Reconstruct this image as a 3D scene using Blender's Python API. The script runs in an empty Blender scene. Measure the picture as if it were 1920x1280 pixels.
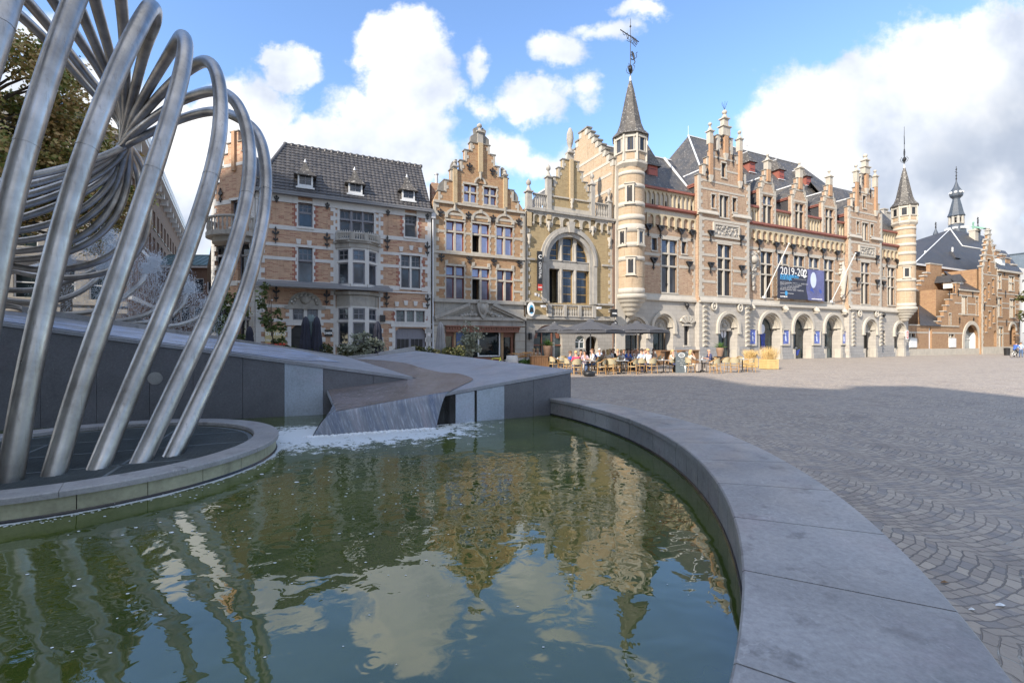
import bpy, math, random
from mathutils import Vector, Matrix
from math import sin, cos, pi, radians, sqrt, atan2, floor
random.seed(7)
C = bpy.context.scene.collection
SC = bpy.context.scene
# ---------------------------------------------------------------- camera
CAMH = 1.75; HOR = 642.0; FPX = 853.0
cd = bpy.data.cameras.new('camera'); cd.lens = 36*FPX/1920; cd.sensor_width = 36
cd.shift_y = 2/1920; cd.clip_end = 2000; cd.clip_start = 0.05
cam = bpy.data.objects.new('camera', cd); C.objects.link(cam)
cam.location = (0, 0, CAMH); cam.rotation_euler = (pi/2, 0, 0)
SC.camera = cam
# ---------------------------------------------------------------- light
SUNV = Vector((-.676*.848, -.738*.848, .530)).normalized()
EXPO = 1.42
sd = bpy.data.lights.new('sun', 'SUN'); sd.energy = 2.85; sd.angle = radians(.6); sd.color = (1, .90, .77)
so = bpy.data.objects.new('sun', sd); C.objects.link(so)
so.rotation_euler = (-SUNV).to_track_quat('-Z', 'Y').to_euler(); so.location = (-20, -20, 40)
SC.view_settings.view_transform = 'Standard'; SC.view_settings.look = 'None'
SC.view_settings.exposure = EXPO; SC.view_settings.gamma = 1
W = bpy.data.worlds.new('World'); SC.world = W; W.use_nodes = True
nt = W.node_tree; nt.nodes.clear()
class NG:
    """tiny node helper"""
    def __init__(s, t): s.t = t
    def n(s, typ, **kw):
        x = s.t.nodes.new(typ)
        for k, v in kw.items():
            if k.startswith('i_'):
                x.inputs[int(k[2:])].default_value = v
            else: setattr(x, k, v)
        return x
    def l(s, a, b): s.t.links.new(a, b)
    def m(s, op, a, b=None, c=None, clamp=False):
        x = s.t.nodes.new('ShaderNodeMath'); x.operation = op; x.use_clamp = clamp
        for i, v in enumerate((a, b, c)):
            if v is None: continue
            if isinstance(v, (int, float)): x.inputs[i].default_value = v
            else: s.l(v, x.inputs[i])
        return x.outputs[0]
    def vm(s, op, a, b=None, out=0):
        x = s.t.nodes.new('ShaderNodeVectorMath'); x.operation = op
        for i, v in enumerate((a, b)):
            if v is None: continue
            if isinstance(v, (tuple, list)): x.inputs[i].default_value = v
            else: s.l(v, x.inputs[i])
        return x.outputs[out]
    def noise(s, vec, scale, detail=3, rough=.55, col=False, dist=0):
        x = s.t.nodes.new('ShaderNodeTexNoise'); x.inputs['Scale'].default_value = scale
        x.inputs['Detail'].default_value = detail; x.inputs['Roughness'].default_value = rough
        x.inputs['Distortion'].default_value = dist
        if vec is not None: s.l(vec, x.inputs['Vector'])
        return x.outputs['Color' if col else 'Fac']
    def ramp(s, f, pts):
        x = s.t.nodes.new('ShaderNodeValToRGB'); e = x.color_ramp.elements
        while len(e) < len(pts): e.new(.5)
        for k, (p, c) in zip(e, pts):
            k.position = p; k.color = (c, c, c, 1) if isinstance(c, (int, float)) else (*c, 1)
        s.l(f, x.inputs[0]); return x.outputs[0]
    def mix(s, f, a, b, mode='MIX'):
        x = s.t.nodes.new('ShaderNodeMix'); x.data_type = 'RGBA'; x.blend_type = mode
        for i, v in ((0, f), (6, a), (7, b)):
            if isinstance(v, (int, float)): x.inputs[i].default_value = v
            elif isinstance(v, tuple): x.inputs[i].default_value = (*v, 1)
            else: s.l(v, x.inputs[i])
        return x.outputs[2]
    def sstep(s, v, a, b):
        x = s.t.nodes.new('ShaderNodeMapRange'); x.interpolation_type = 'SMOOTHSTEP'
        x.inputs[1].default_value = a; x.inputs[2].default_value = b; s.l(v, x.inputs[0]); return x.outputs[0]
g = NG(nt)
sky = g.n('ShaderNodeTexSky', sky_type='NISHITA'); sky.sun_disc = False
sky.sun_elevation = math.asin(SUNV.z); sky.sun_rotation = atan2(SUNV.x, SUNV.y)
sky.air_density = 1.0; sky.dust_density = .3; sky.ozone_density = 2.2
tc = g.n('ShaderNodeTexCoord'); dirv = g.vm('NORMALIZE', tc.outputs['Generated'])
sp = g.n('ShaderNodeSeparateXYZ'); g.l(dirv, sp.inputs[0])
yy = g.m('MAXIMUM', sp.outputs[1], .05)
cb = g.n('ShaderNodeCombineXYZ'); g.l(g.m('DIVIDE', sp.outputs[0], yy), cb.inputs[0]); g.l(g.m('DIVIDE', sp.outputs[2], yy), cb.inputs[1])
P0 = cb.outputs[0]
nz = g.vm('SUBTRACT', g.noise(P0, 3.2, 6, .62, col=True), (.5, .5, .5))
Pw = g.vm('ADD', P0, g.vm('MULTIPLY', nz, (.22, .22, 0)))
blobs = [(745,85,72,62,1),(765,170,92,75,1),(720,250,120,85,1),(620,300,150,70,1),(800,300,60,50,.7),(470,230,75,85,1),(420,330,120,120,1),(300,420,110,100,1),(330,240,60,60,.7),
 (548,122,62,46,1),(500,98,34,22,.7),(1045,85,58,34,.62),(1125,50,70,24,.5),(1205,12,60,20,.55),(1005,185,58,42,.8),(895,190,44,26,.42),(900,125,22,26,.4),
 (950,280,80,50,.42),(1030,310,80,40,.45),(1090,160,36,30,.5),(1480,250,90,110,1),(1540,220,120,100,1),(1660,190,140,100,1),(1780,150,130,90,1),(1880,130,120,100,1),(1600,320,190,130,1),(1800,330,220,170,1),
 (1950,300,150,150,1),(1440,330,60,60,.9),(1870,480,160,60,.8),(1700,480,120,70,.8),(1300,420,200,60,.5),(150,140,60,40,.8),(60,60,50,50,.6),(700,420,260,60,.8),(40,150,70,50,.7),(210,200,80,80,.8)]
acc = None
for cx, cy, rx, ry, w in blobs:
    u0 = (cx-960)/FPX; v0 = (HOR-cy)/FPX
    df = g.vm('MULTIPLY', g.vm('SUBTRACT', Pw, (u0, v0, 0)), (FPX/rx/1.25, FPX/ry/1.25, 0))
    ln = g.vm('LENGTH', df, out=1)
    val = g.m('MULTIPLY_ADD', ln, -w, w)
    acc = val if acc is None else g.m('MAXIMUM', acc, val)
fine = g.m('SUBTRACT', g.noise(P0, 9, 7, .62), .5)
dens = g.m('MULTIPLY_ADD', fine, 1.0, acc)
cm = g.sstep(dens, .0, .33)
# clouds all round (beside and behind the square)
gen = g.sstep(g.noise(g.vm('MULTIPLY', dirv, (1, 1, 2.2)), 2.6, 6, .6), .40, .55)
front = g.sstep(sp.outputs[1], .30, .42)
cm2 = g.mix(front, gen, cm)
# self-shading of the cloud volumes: soft grey undersides
gsh = g.noise(g.vm('ADD', P0, (0, .06, 0)), 3.4, 5, .55)
shade = g.ramp(gsh, [(.34, (.55, .61, .73)), (.48, (.80, .84, .91)), (.60, (1.0, 1.0, 1.0))])
rgt = g.m('MULTIPLY', g.sstep(g.vm('DOT_PRODUCT', P0, (1.0, -1.55, 0), out=1), .05, .42), g.sstep(g.noise(P0, 2.2, 5, .6), .28, .56))
shade = g.mix(g.m('MULTIPLY', rgt, .95), shade, (.40, .46, .57))
tint = g.mix(1.0, sky.outputs[0], (.84, .91, 1.0), 'MULTIPLY')
b1 = g.n('ShaderNodeBackground'); g.l(tint, b1.inputs[0]); b1.inputs[1].default_value = .134
b2 = g.n('ShaderNodeBackground'); g.l(shade, b2.inputs[0]); b2.inputs[1].default_value = .475
mx = g.n('ShaderNodeMixShader'); g.l(cm2, mx.inputs[0]); g.l(b1.outputs[0], mx.inputs[1]); g.l(b2.outputs[0], mx.inputs[2])
wo = g.n('ShaderNodeOutputWorld'); g.l(mx.outputs[0], wo.inputs[0])
# ---------------------------------------------------------------- materials
def newmat(name):
    m = bpy.data.materials.new(name); m.use_nodes = True
    t = m.node_tree; t.nodes.clear(); h = NG(t)
    o = h.n('ShaderNodeOutputMaterial'); p = h.n('ShaderNodeBsdfPrincipled'); h.l(p.outputs[0], o.inputs[0])
    return m, h, p
def setc(h, sock, v):
    if isinstance(v, tuple): sock.default_value = (*v, 1)
    elif isinstance(v, (int, float)): sock.default_value = v
    else: h.l(v, sock)
def bump(h, p, height, strength=.3, dist=.02):
    b = h.n('ShaderNodeBump'); b.inputs['Strength'].default_value = strength; b.inputs['Distance'].default_value = dist
    h.l(height, b.inputs['Height']); h.l(b.outputs[0], p.inputs['Normal'])
def M(name, col, rough=.7, var=.18, scale=2.5, bmp=0, bscale=30, metal=0, spec=None, coord='Object', dirt=0):
    m, h, p = newmat(name)
    t = h.n('ShaderNodeTexCoord').outputs[coord]
    n1 = h.noise(t, scale, 5, .6); n2 = h.noise(t, scale*9, 3, .6)
    f = h.m('ADD', h.m('MULTIPLY', n1, .65), h.m('MULTIPLY', n2, .35))
    lo = tuple(c*(1-var) for c in col); hi = tuple(min(1, c*(1+var)) for c in col)
    cc = h.ramp(f, [(.33, lo), (.67, hi)])
    if dirt:
        v = h.noise(h.vm('MULTIPLY', t, (3, 3, .35)), 1.6, 5, .65)
        cc = h.mix(h.m('MULTIPLY', h.sstep(v, .52, .72), dirt), cc, tuple(c*.35 for c in col))
    h.l(cc, p.inputs['Base Color'])
    p.inputs['Roughness'].default_value = rough; p.inputs['Metallic'].default_value = metal
    if spec is not None: p.inputs['Specular IOR Level'].default_value = spec
    if bmp: bump(h, p, h.noise(t, bscale, 4, .6), bmp, .01)
    return m
def wallvec(h):
    t = h.n('ShaderNodeTexCoord').outputs['Object']; s = h.n('ShaderNodeSeparateXYZ'); h.l(t, s.inputs[0])
    c = h.n('ShaderNodeCombineXYZ'); h.l(h.m('ADD', s.outputs[0], s.outputs[1]), c.inputs[0]); h.l(s.outputs[2], c.inputs[1])
    return t, c.outputs[0]
def brickmat(name, c1, c2, mortar, bw=.21, bh=.068, c3=None, f3=.3, msize=.009, bmp=.5, stain=.25, rough=.85):
    m, h, p = newmat(name); t, v = wallvec(h)
    b = h.n('ShaderNodeTexBrick'); b.offset = .5
    h.l(v, b.inputs['Vector']); b.inputs['Scale'].default_value = 1; b.inputs['Mortar Size'].default_value = msize
    b.inputs['Mortar Smooth'].default_value = .3; b.inputs['Bias'].default_value = 0
    b.inputs['Brick Width'].default_value = bw; b.inputs['Row Height'].default_value = bh
    b.inputs['Color1'].default_value = (*c1, 1); b.inputs['Color2'].default_value = (*c2, 1); b.inputs['Mortar'].default_value = (*mortar, 1)
    c = b.outputs['Color']
    if c3:   # single bricks of a third colour, in short runs
        w = h.n('ShaderNodeTexWhiteNoise'); w.noise_dimensions = '2D'
        q = h.vm('FLOOR', h.vm('DIVIDE', v, (bw*1.5, bh, 1))); h.l(q, w.inputs['Vector'])
        k = h.m('GREATER_THAN', w.outputs['Value'], 1-f3)
        k = h.m('MULTIPLY', k, h.m('LESS_THAN', b.outputs['Fac'], .5))
        c = h.mix(k, c, c3)
    n = h.noise(t, .8, 5, .62)
    c = h.mix(h.m('MULTIPLY', h.sstep(n, .42, .7), stain), c, tuple(x*.45 for x in c1))
    n2 = h.noise(h.vm('MULTIPLY', t, (2, 2, 9)), 2.2, 4, .6)
    c = h.mix(.35, c, h.ramp(n2, [(.3, tuple(x*.75 for x in c2)), (.7, tuple(min(1, x*1.2) for x in c1))]))
    n3 = h.noise(h.vm('MULTIPLY', t, (3.5, 3.5, .35)), 1.4, 5, .68)
    c = h.mix(h.m('MULTIPLY', h.sstep(n3, .50, .74), .45), c, tuple(x*.42 for x in c2))
    h.l(c, p.inputs['Base Color']); p.inputs['Roughness'].default_value = rough
    bump(h, p, h.m('SUBTRACT', 1, b.outputs['Fac']), bmp, .006)
    return m
def ashlar(name, col, bw=.75, bh=.34, dark=.55, dirt=.3, joint=.012):
    m, h, p = newmat(name); t, v = wallvec(h)
    b = h.n('ShaderNodeTexBrick'); b.offset = .5; h.l(v, b.inputs['Vector']); b.inputs['Scale'].default_value = 1
    b.inputs['Mortar Size'].default_value = joint; b.inputs['Mortar Smooth'].default_value = .4; b.inputs['Bias'].default_value = 0
    b.inputs['Brick Width'].default_value = bw; b.inputs['Row Height'].default_value = bh
    b.inputs['Color1'].default_value = (*col, 1); b.inputs['Color2'].default_value = (*[x*.86 for x in col], 1)
    b.inputs['Mortar'].default_value = (*[x*dark for x in col], 1)
    n = h.noise(t, 1.1, 6, .65)
    c = h.mix(h.m('MULTIPLY', h.sstep(n, .48, .75), dirt), b.outputs['Color'], tuple(x*.5 for x in col))
    n2 = h.noise(h.vm('MULTIPLY', t, (4, 4, .4)), 1.3, 5, .65)
    c = h.mix(h.m('MULTIPLY', h.sstep(n2, .55, .75), dirt), c, tuple(x*.55 for x in col))
    h.l(c, p.inputs['Base Color']); p.inputs['Roughness'].default_value = .8
    bump(h, p, h.m('SUBTRACT', h.m('MULTIPLY', h.noise(t, 30, 4), .25), b.outputs['Fac']), .4, .01)
    return m
def slatemat(name, col, lichen=0, lic=(.42, .40, .36), bw=.22, bh=.14, warm=(.12, .105, .09)):
    m, h, p = newmat(name); t, v = wallvec(h)
    b = h.n('ShaderNodeTexBrick'); b.offset = .5; h.l(v, b.inputs['Vector']); b.inputs['Scale'].default_value = 1
    b.inputs['Mortar Size'].default_value = .006; b.inputs['Brick Width'].default_value = bw; b.inputs['Row Height'].default_value = bh
    b.inputs['Bias'].default_value = 0
    b.inputs['Color1'].default_value = (*col, 1); b.inputs['Color2'].default_value = (*[x*.7 for x in col], 1); b.inputs['Mortar'].default_value = (*[x*.35 for x in col], 1)
    c = h.mix(h.m('MULTIPLY', h.sstep(h.noise(t, .7, 5, .6), .4, .65), .6), b.outputs['Color'], warm)
    if lichen:
        l = h.sstep(h.noise(t, 5.5, 6, .72), .60-.06*lichen, .66)
        c = h.mix(l, c, lic)
    h.l(c, p.inputs['Base Color']); p.inputs['Roughness'].default_value = .55
    bump(h, p, h.m('SUBTRACT', 1, b.outputs['Fac']), .5, .01)
    return m
def glassmat(name, col, metal=.0, rough=.04, leads=None, var=.5, coat=0):
    m, h, p = newmat(name); t, v = wallvec(h)
    n = h.noise(h.vm('MULTIPLY', t, (1.2, 1.2, .8)), 1.1, 3, .5)
    c = h.ramp(n, [(.35, tuple(x*(1-var) for x in col)), (.68, tuple(min(1, x*(1+var)) for x in col))])
    if leads:
        b = h.n('ShaderNodeTexBrick'); b.offset = 0; h.l(v, b.inputs['Vector']); b.inputs['Scale'].default_value = 1
        b.inputs['Mortar Size'].default_value = .012; b.inputs['Brick Width'].default_value = leads; b.inputs['Row Height'].default_value = leads*1.25
        c = h.mix(b.outputs['Fac'], c, (.02, .02, .022))
        r = h.m('MULTIPLY_ADD', b.outputs['Fac'], .5, rough); h.l(r, p.inputs['Roughness'])
        w = h.n('ShaderNodeTexVoronoi'); w.inputs['Scale'].default_value = 1/leads; h.l(v, w.inputs['Vector'])
        bump(h, p, w.outputs['Color'], .25, .01)
    else:
        p.inputs['Roughness'].default_value = rough
        bump(h, p, h.noise(t, 1.8, 2), .08, .05)
    oi = h.n('ShaderNodeObjectInfo'); rr = h.ramp(oi.outputs['Random'], [(0, .45), (.5, 1.0), (1, 1.7)])
    c = h.mix(1.0, c, rr, 'MULTIPLY')
    h.l(c, p.inputs['Base Color']); p.inputs['Metallic'].default_value = metal
    p.inputs['IOR'].default_value = 1.55
    return m
MT = {}
MT['stone'] = M('cream limestone', (0.432, 0.396, 0.336), .8, .13, 1.5, .25, 30, dirt=.35)
MT['stoneh'] = M('pale limestone trim', (0.448, 0.416, 0.36), .8, .10, 1.5, .25, 30, dirt=.22)
MT['stoneg'] = M('grey weathered limestone', (0.361, 0.34, 0.305), .85, .22, 1.8, .3, 25, dirt=.5)
MT['stonew'] = M('white painted stone', (.60, .585, .56), .7, .08, 2, .1, 30, dirt=.18)
MT['ydet'] = M('yellow render detail', (0.448, 0.38, 0.264), .85, .12, 2)
MT['capg'] = M('dark weathered coping stone', (0.212, 0.2, 0.178), .85, .3, 3, .3, 25)
MT['ashh'] = ashlar('hall limestone ashlar', (0.426, 0.398, 0.357), .85, .36, .62, .22)
MT['ash3'] = ashlar('grey block masonry', (0.357, 0.332, 0.293), .55, .3, .55, .35)
MT['plinth'] = ashlar('bluestone plinth', (0.32, 0.316, 0.312), .9, .34, .5, .35)
MT['br1'] = brickmat('orange-pink brick', (.55, .345, .22), (.43, .255, .16), (.50, .42, .34), c3=(.26, .075, .045), f3=.22)
MT['br1r'] = brickmat('dark red brick edging', (.36, .11, .07), (.28, .09, .06), (.42, .34, .28))
MT['br2'] = brickmat('ochre orange brick', (0.43, 0.267, 0.138), (0.344, 0.189, 0.086), (0.413, 0.344, 0.258), c3=(0.31, 0.129, 0.0602), f3=.25)
MT['br3'] = brickmat('yellow ochre brick', (0.41, 0.312, 0.164), (0.353, 0.254, 0.123), (0.377, 0.32, 0.23), c3=(0.271, 0.18, 0.082), f3=.15)
MT['brh'] = brickmat('pink buff brick', (.45, .312, .205), (.345, .215, .135), (.48, .42, .34), c3=(.27, .13, .08), f3=.2)
MT['brt'] = brickmat('straw buff brick', (0.451, 0.344, 0.23), (0.377, 0.271, 0.172), (0.508, 0.435, 0.344), c3=(0.41, 0.23, 0.123), f3=.12)
MT['brr'] = brickmat('brown orange brick', (0.374, 0.221, 0.111), (0.289, 0.153, 0.068), (0.34, 0.281, 0.212), c3=(0.204, 0.085, 0.0425), f3=.22)
MT['brl'] = brickmat('brown street brick', (.22, .14, .10), (.17, .10, .07), (.22, .19, .16))
MT['yb'] = brickmat('bright yellow brick strip', (0.476, 0.369, 0.221), (0.426, 0.312, 0.172), (0.492, 0.426, 0.328))
MT['ob'] = brickmat('orange brick strip', (0.442, 0.264, 0.153), (0.391, 0.221, 0.119), (0.468, 0.357, 0.255))
MT['slate'] = slatemat('grey slate', (.075, .075, .078), .25)
MT['slatel'] = slatemat('lichened slate', (.085, .078, .07), 1.0)
MT['slated'] = slatemat('dark blue slate', (.048, .049, .055), 0, warm=(.06, .055, .055))
MT['slateb'] = slatemat('blue-grey belfry slate', (.07, .09, .12), 0, warm=(.075, .09, .11))
MT['zinc'] = M('zinc flashing', (.55, .56, .58), .45, .12, 2)
MT['lead'] = M('white lead ridge', (.62, .63, .64), .5, .12, 2)
MT['gutter'] = M('grey painted gutter', (.20, .205, .22), .5, .1, 2)
MT['redp'] = M('red-brown painted wood', (.25, .085, .06), .55, .15, 2)
MT['redd'] = M('bright red shutter', (.32, .08, .055), .5, .12, 2)
MT['maroon'] = M('maroon window frame', (.17, .035, .035), .4, .1, 2)
MT['brownf'] = M('brown shopfront timber', (.22, .09, .055), .45, .2, 2)
MT['tanf'] = M('tan oak post', (.36, .23, .12), .5, .2, 3)
MT['greyf'] = M('grey window frame', (.20, .20, .225), .45, .08, 2)
MT['goldf'] = M('ochre window frame', (.33, .22, .09), .45, .12, 2)
MT['whitef'] = M('white window frame', (.66, .67, .67), .4, .05, 2)
MT['darkf'] = M('dark bronze frame', (.06, .055, .05), .45, .1, 2)
MT['greyd'] = M('grey garage door paint', (.21, .21, .245), .45, .08, 2)
MT['black'] = M('black painted iron', (.018, .018, .020), .45, .2, 4)
MT['dark'] = M('dark interior', (.010, .010, .012), .9, .2, 1)  # near-black sheets of this stand in for the shade of unlit rooms
MT['gl1'] = glassmat('grey-blue window glass', (.05, .06, .075), .25)
MT['gl2'] = glassmat('sky-reflection tinted glass', (.30, .34, .50), .6, .05, var=.15)  # lavender base colour puts the reflected sky into the panes
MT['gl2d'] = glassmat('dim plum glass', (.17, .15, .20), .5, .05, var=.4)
MT['glh'] = glassmat('leaded blue glass', (.10, .14, .21), .3, .12, .17)
MT['glhd'] = glassmat('leaded dark glass', (.045, .05, .06), .2, .12, .14)
MT['gls'] = glassmat('shop glass', (.03, .045, .05), .1, .03)
MT['gll'] = glassmat('pale interior glass', (.42, .46, .46), .0, .05, var=.2)
# ---------------------------------------------------------------- geometry helper
class MB:
    def __init__(s): s.v = []; s.f = []; s.mi = []; s.sm = []; s.pr = []
    def add(s, vs, fs, m=0, sm=False):
        k = len(s.v); s.v += [tuple(x) for x in vs]; s.pr.append((k, len(s.f)))
        for f in fs: s.f.append(tuple(i+k for i in f)); s.mi.append(m); s.sm.append(sm)
    def box(s, x0, x1, y0, y1, z0, z1, m=0):
        if x1 < x0: x0, x1 = x1, x0
        if y1 < y0: y0, y1 = y1, y0
        if z1 < z0: z0, z1 = z1, z0
        s.add([(x0,y0,z0),(x1,y0,z0),(x1,y1,z0),(x0,y1,z0),(x0,y0,z1),(x1,y0,z1),(x1,y1,z1),(x0,y1,z1)],
              [(0,3,2,1),(4,5,6,7),(0,1,5,4),(1,2,6,5),(2,3,7,6),(3,0,4,7)], m)
    def fill(s, cons, y0, y1, m=0, ax='xz', back=True, ms=None):
        """even-odd fill of 2D contours, extruded from y0 to y1"""
        ms = m if ms is None else ms
        T = (lambda a, b, d: (a, d, b)) if ax == 'xz' else ((lambda a, b, d: (d, a, b)) if ax == 'yz' else (lambda a, b, d: (a, b, d)))
        xs = sorted({round(p[0], 4) for c in cons for p in c})
        E = []
        for c in cons:
            for i in range(len(c)):
                a = (round(c[i][0], 4), c[i][1]); b = c[(i+1) % len(c)]; b = (round(b[0], 4), b[1])
                if a[0] != b[0]: E.append((a, b) if a[0] < b[0] else (b, a))
        for xa, xb in zip(xs, xs[1:]):
            if xb-xa < 1e-5: continue
            xm = (xa+xb)/2; cr = []
            for a, b in E:
                if a[0] < xm < b[0]:
                    q = lambda x: a[1]+(b[1]-a[1])*(x-a[0])/(b[0]-a[0])
                    cr.append((q(xm), q(xa), q(xb)))
            cr.sort()
            for lo, hi in zip(cr[::2], cr[1::2]):
                q = [(xa, lo[1]), (xb, lo[2]), (xb, hi[2]), (xa, hi[1])]
                s.add([T(*p, y0) for p in q], [(0, 1, 2, 3)], m)
                if back and y1 != y0: s.add([T(*p, y1) for p in q], [(3, 2, 1, 0)], m)
        if y1 != y0:
            for c in cons:
                n = len(c)
                for i in range(n):
                    a, b = c[i], c[(i+1) % n]
                    s.add([T(*a, y0), T(*b, y0), T(*b, y1), T(*a, y1)], [(0, 1, 2, 3)], ms)
    def poly(s, pts, m=0, th=None):
        n = len(pts); s.add(pts, [tuple(range(n))], m)
        if th:
            q = [(p[0]+th[0], p[1]+th[1], p[2]+th[2]) for p in pts]
            s.add(q, [tuple(reversed(range(n)))], m)
            for i in range(n):
                j = (i+1) % n; s.add([pts[i], pts[j], q[j], q[i]], [(0, 3, 2, 1)], m)
    def lathe(s, cx, cy, prof, n=16, m=0, sm=True, rot=0, a0=0, a1=2*pi):
        full = abs(a1-a0-2*pi) < 1e-6; k = n if full else n+1
        vs = []
        for r, z in prof:
            for i in range(k):
                a = a0+(a1-a0)*i/n+rot; vs.append((cx+r*cos(a), cy+r*sin(a), z))
        fs = []
        for j in range(len(prof)-1):
            for i in range(n):
                i2 = (i+1) % k; fs.append((j*k+i, j*k+i2, (j+1)*k+i2, (j+1)*k+i))
        s.add(vs, fs, m, sm)
        if full:
            if prof[0][0] > 1e-4: s.add(vs[:k], [tuple(reversed(range(k)))], m)
            if prof[-1][0] > 1e-4: s.add(vs[-k:], [tuple(range(k))], m)
    def tube(s, path, r, n=8, m=0, cap=True, sm=True):
        path = [Vector(p) for p in path]; k = len(path); rr = r if isinstance(r, (list, tuple)) else [r]*k
        up = Vector((0, 0, 1)); vs = []; t0 = (path[1]-path[0]).normalized()
        if abs(t0.dot(up)) > .95: up = Vector((1, 0, 0))
        nrm = (up-t0*up.dot(t0)).normalized()
        for i, p in enumerate(path):
            t = (path[min(i+1, k-1)]-path[max(i-1, 0)]).normalized()
            nrm = (nrm-t*nrm.dot(t)).normalized(); b = t.cross(nrm)
            for j in range(n):
                a = 2*pi*j/n; vs.append(tuple(p+(nrm*cos(a)+b*sin(a))*rr[i]))
        fs = [(i*n+j, i*n+(j+1) % n, (i+1)*n+(j+1) % n, (i+1)*n+j) for i in range(k-1) for j in range(n)]
        s.add(vs, fs, m, sm)
        if cap: s.add(vs[:n], [tuple(reversed(range(n)))], m); s.add(vs[-n:], [tuple(range(n))], m)
    def ball(s, c, r, m=0, n=8, sz=1):
        s.lathe(c[0], c[1], [(max(r*sin(pi*i/6), 0), c[2]-r*sz*cos(pi*i/6)) for i in range(7)], n, m)
    def split(s, tol=.03, mx=14):
        P = s.pr+[(len(s.v), len(s.f))]; n = len(s.pr)
        if n < 2 or n > 900: return [s]
        bb = []
        for (v0, f0), (v1, f1) in zip(P, P[1:]):
            if v1 <= v0: bb.append(None); continue
            q = s.v[v0:v1]; bb.append([f(p[i] for p in q)+o for f, o in ((min, -tol), (max, tol)) for i in range(3)])
        par = list(range(n))
        def fd(i):
            while par[i] != i: par[i] = par[par[i]]; i = par[i]
            return i
        for i in range(n):
            A = bb[i]
            if not A: continue
            for j in range(i):
                D = bb[j]
                if D and A[0] < D[3] and D[0] < A[3] and A[1] < D[4] and D[1] < A[4] and A[2] < D[5] and D[2] < A[5]:
                    x, y = fd(i), fd(j)
                    if x != y: par[x] = y
        G = {}
        for i in range(n):
            if bb[i]: G.setdefault(fd(i), []).append(i)
        if len(G) < 2 or len(G) > mx: return [s]
        out = []
        for ids in G.values():
            m = MB()
            for i in ids:
                (v0, f0), (v1, f1) = P[i], P[i+1]; k = len(m.v); m.v += s.v[v0:v1]
                for q in range(f0, f1): m.f.append(tuple(t-v0+k for t in s.f[q])); m.mi.append(s.mi[q]); m.sm.append(s.sm[q])
            out.append(m)
        return out
    def build(s, name, mats, parent=None, off=(0, 0, 0), smooth=None):
        me = bpy.data.meshes.new(name)
        me.from_pydata([(x-off[0], y-off[1], z-off[2]) for x, y, z in s.v], [], s.f)
        if not isinstance(mats, (list, tuple)): mats = [mats]
        for m in mats: me.materials.append(MT[m] if isinstance(m, str) else m)
        me.polygons.foreach_set('material_index', s.mi)
        me.polygons.foreach_set('use_smooth', s.sm if smooth is None else [smooth]*len(s.f))
        me.update()
        o = bpy.data.objects.new(name, me); C.objects.link(o)
        if parent: o.parent = parent
        return o
def tag(o, label=None, cat=None, group=None, kind=None):
    if label: o['label'] = label
    if cat: o['category'] = cat
    if group: o['group'] = group
    if kind: o['kind'] = kind
    return o
def empty(name, loc, rz=0, **k):
    o = bpy.data.objects.new(name, None); C.objects.link(o); o.location = loc; o.rotation_euler = (0, 0, rz)
    return tag(o, **k)
def copy_tree(o, parent=None):
    c = o.copy(); C.objects.link(c)
    if parent: c.parent = parent
    for ch in list(o.children): copy_tree(ch, c)
    return c
def textmesh(txt, size, depth=.004, align='CENTER', bold=0):
    cu = bpy.data.curves.new('txt', 'FONT'); cu.body = txt; cu.size = size; cu.extrude = depth; cu.align_x = align; cu.align_y = 'CENTER'
    cu.offset = bold; cu.resolution_u = 3
    o = bpy.data.objects.new('txt', cu); C.objects.link(o)
    dg = bpy.context.evaluated_depsgraph_get(); dg.update()
    me = bpy.data.meshes.new_from_object(o.evaluated_get(dg)); bpy.data.objects.remove(o)
    return me
def addtext(mb, txt, size, place, m=0, align='CENTER', bold=0, sx=1):
    """place(x, y, z) maps text plane coords to the builder's coords"""
    me = textmesh(txt, size, .003, align, bold)
    mb.add([place(v.co.x*sx, v.co.y, v.co.z) for v in me.vertices], [tuple(p.vertices) for p in me.polygons], m)
def at(px, py, Y): return Vector(((px-960)/FPX*Y, Y, CAMH+(HOR-py)/FPX*Y))
def gnd(px, py, z=0):
    Y = FPX*(CAMH-z)/(py-HOR); return Vector(((px-960)/FPX*Y, Y, z))
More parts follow.
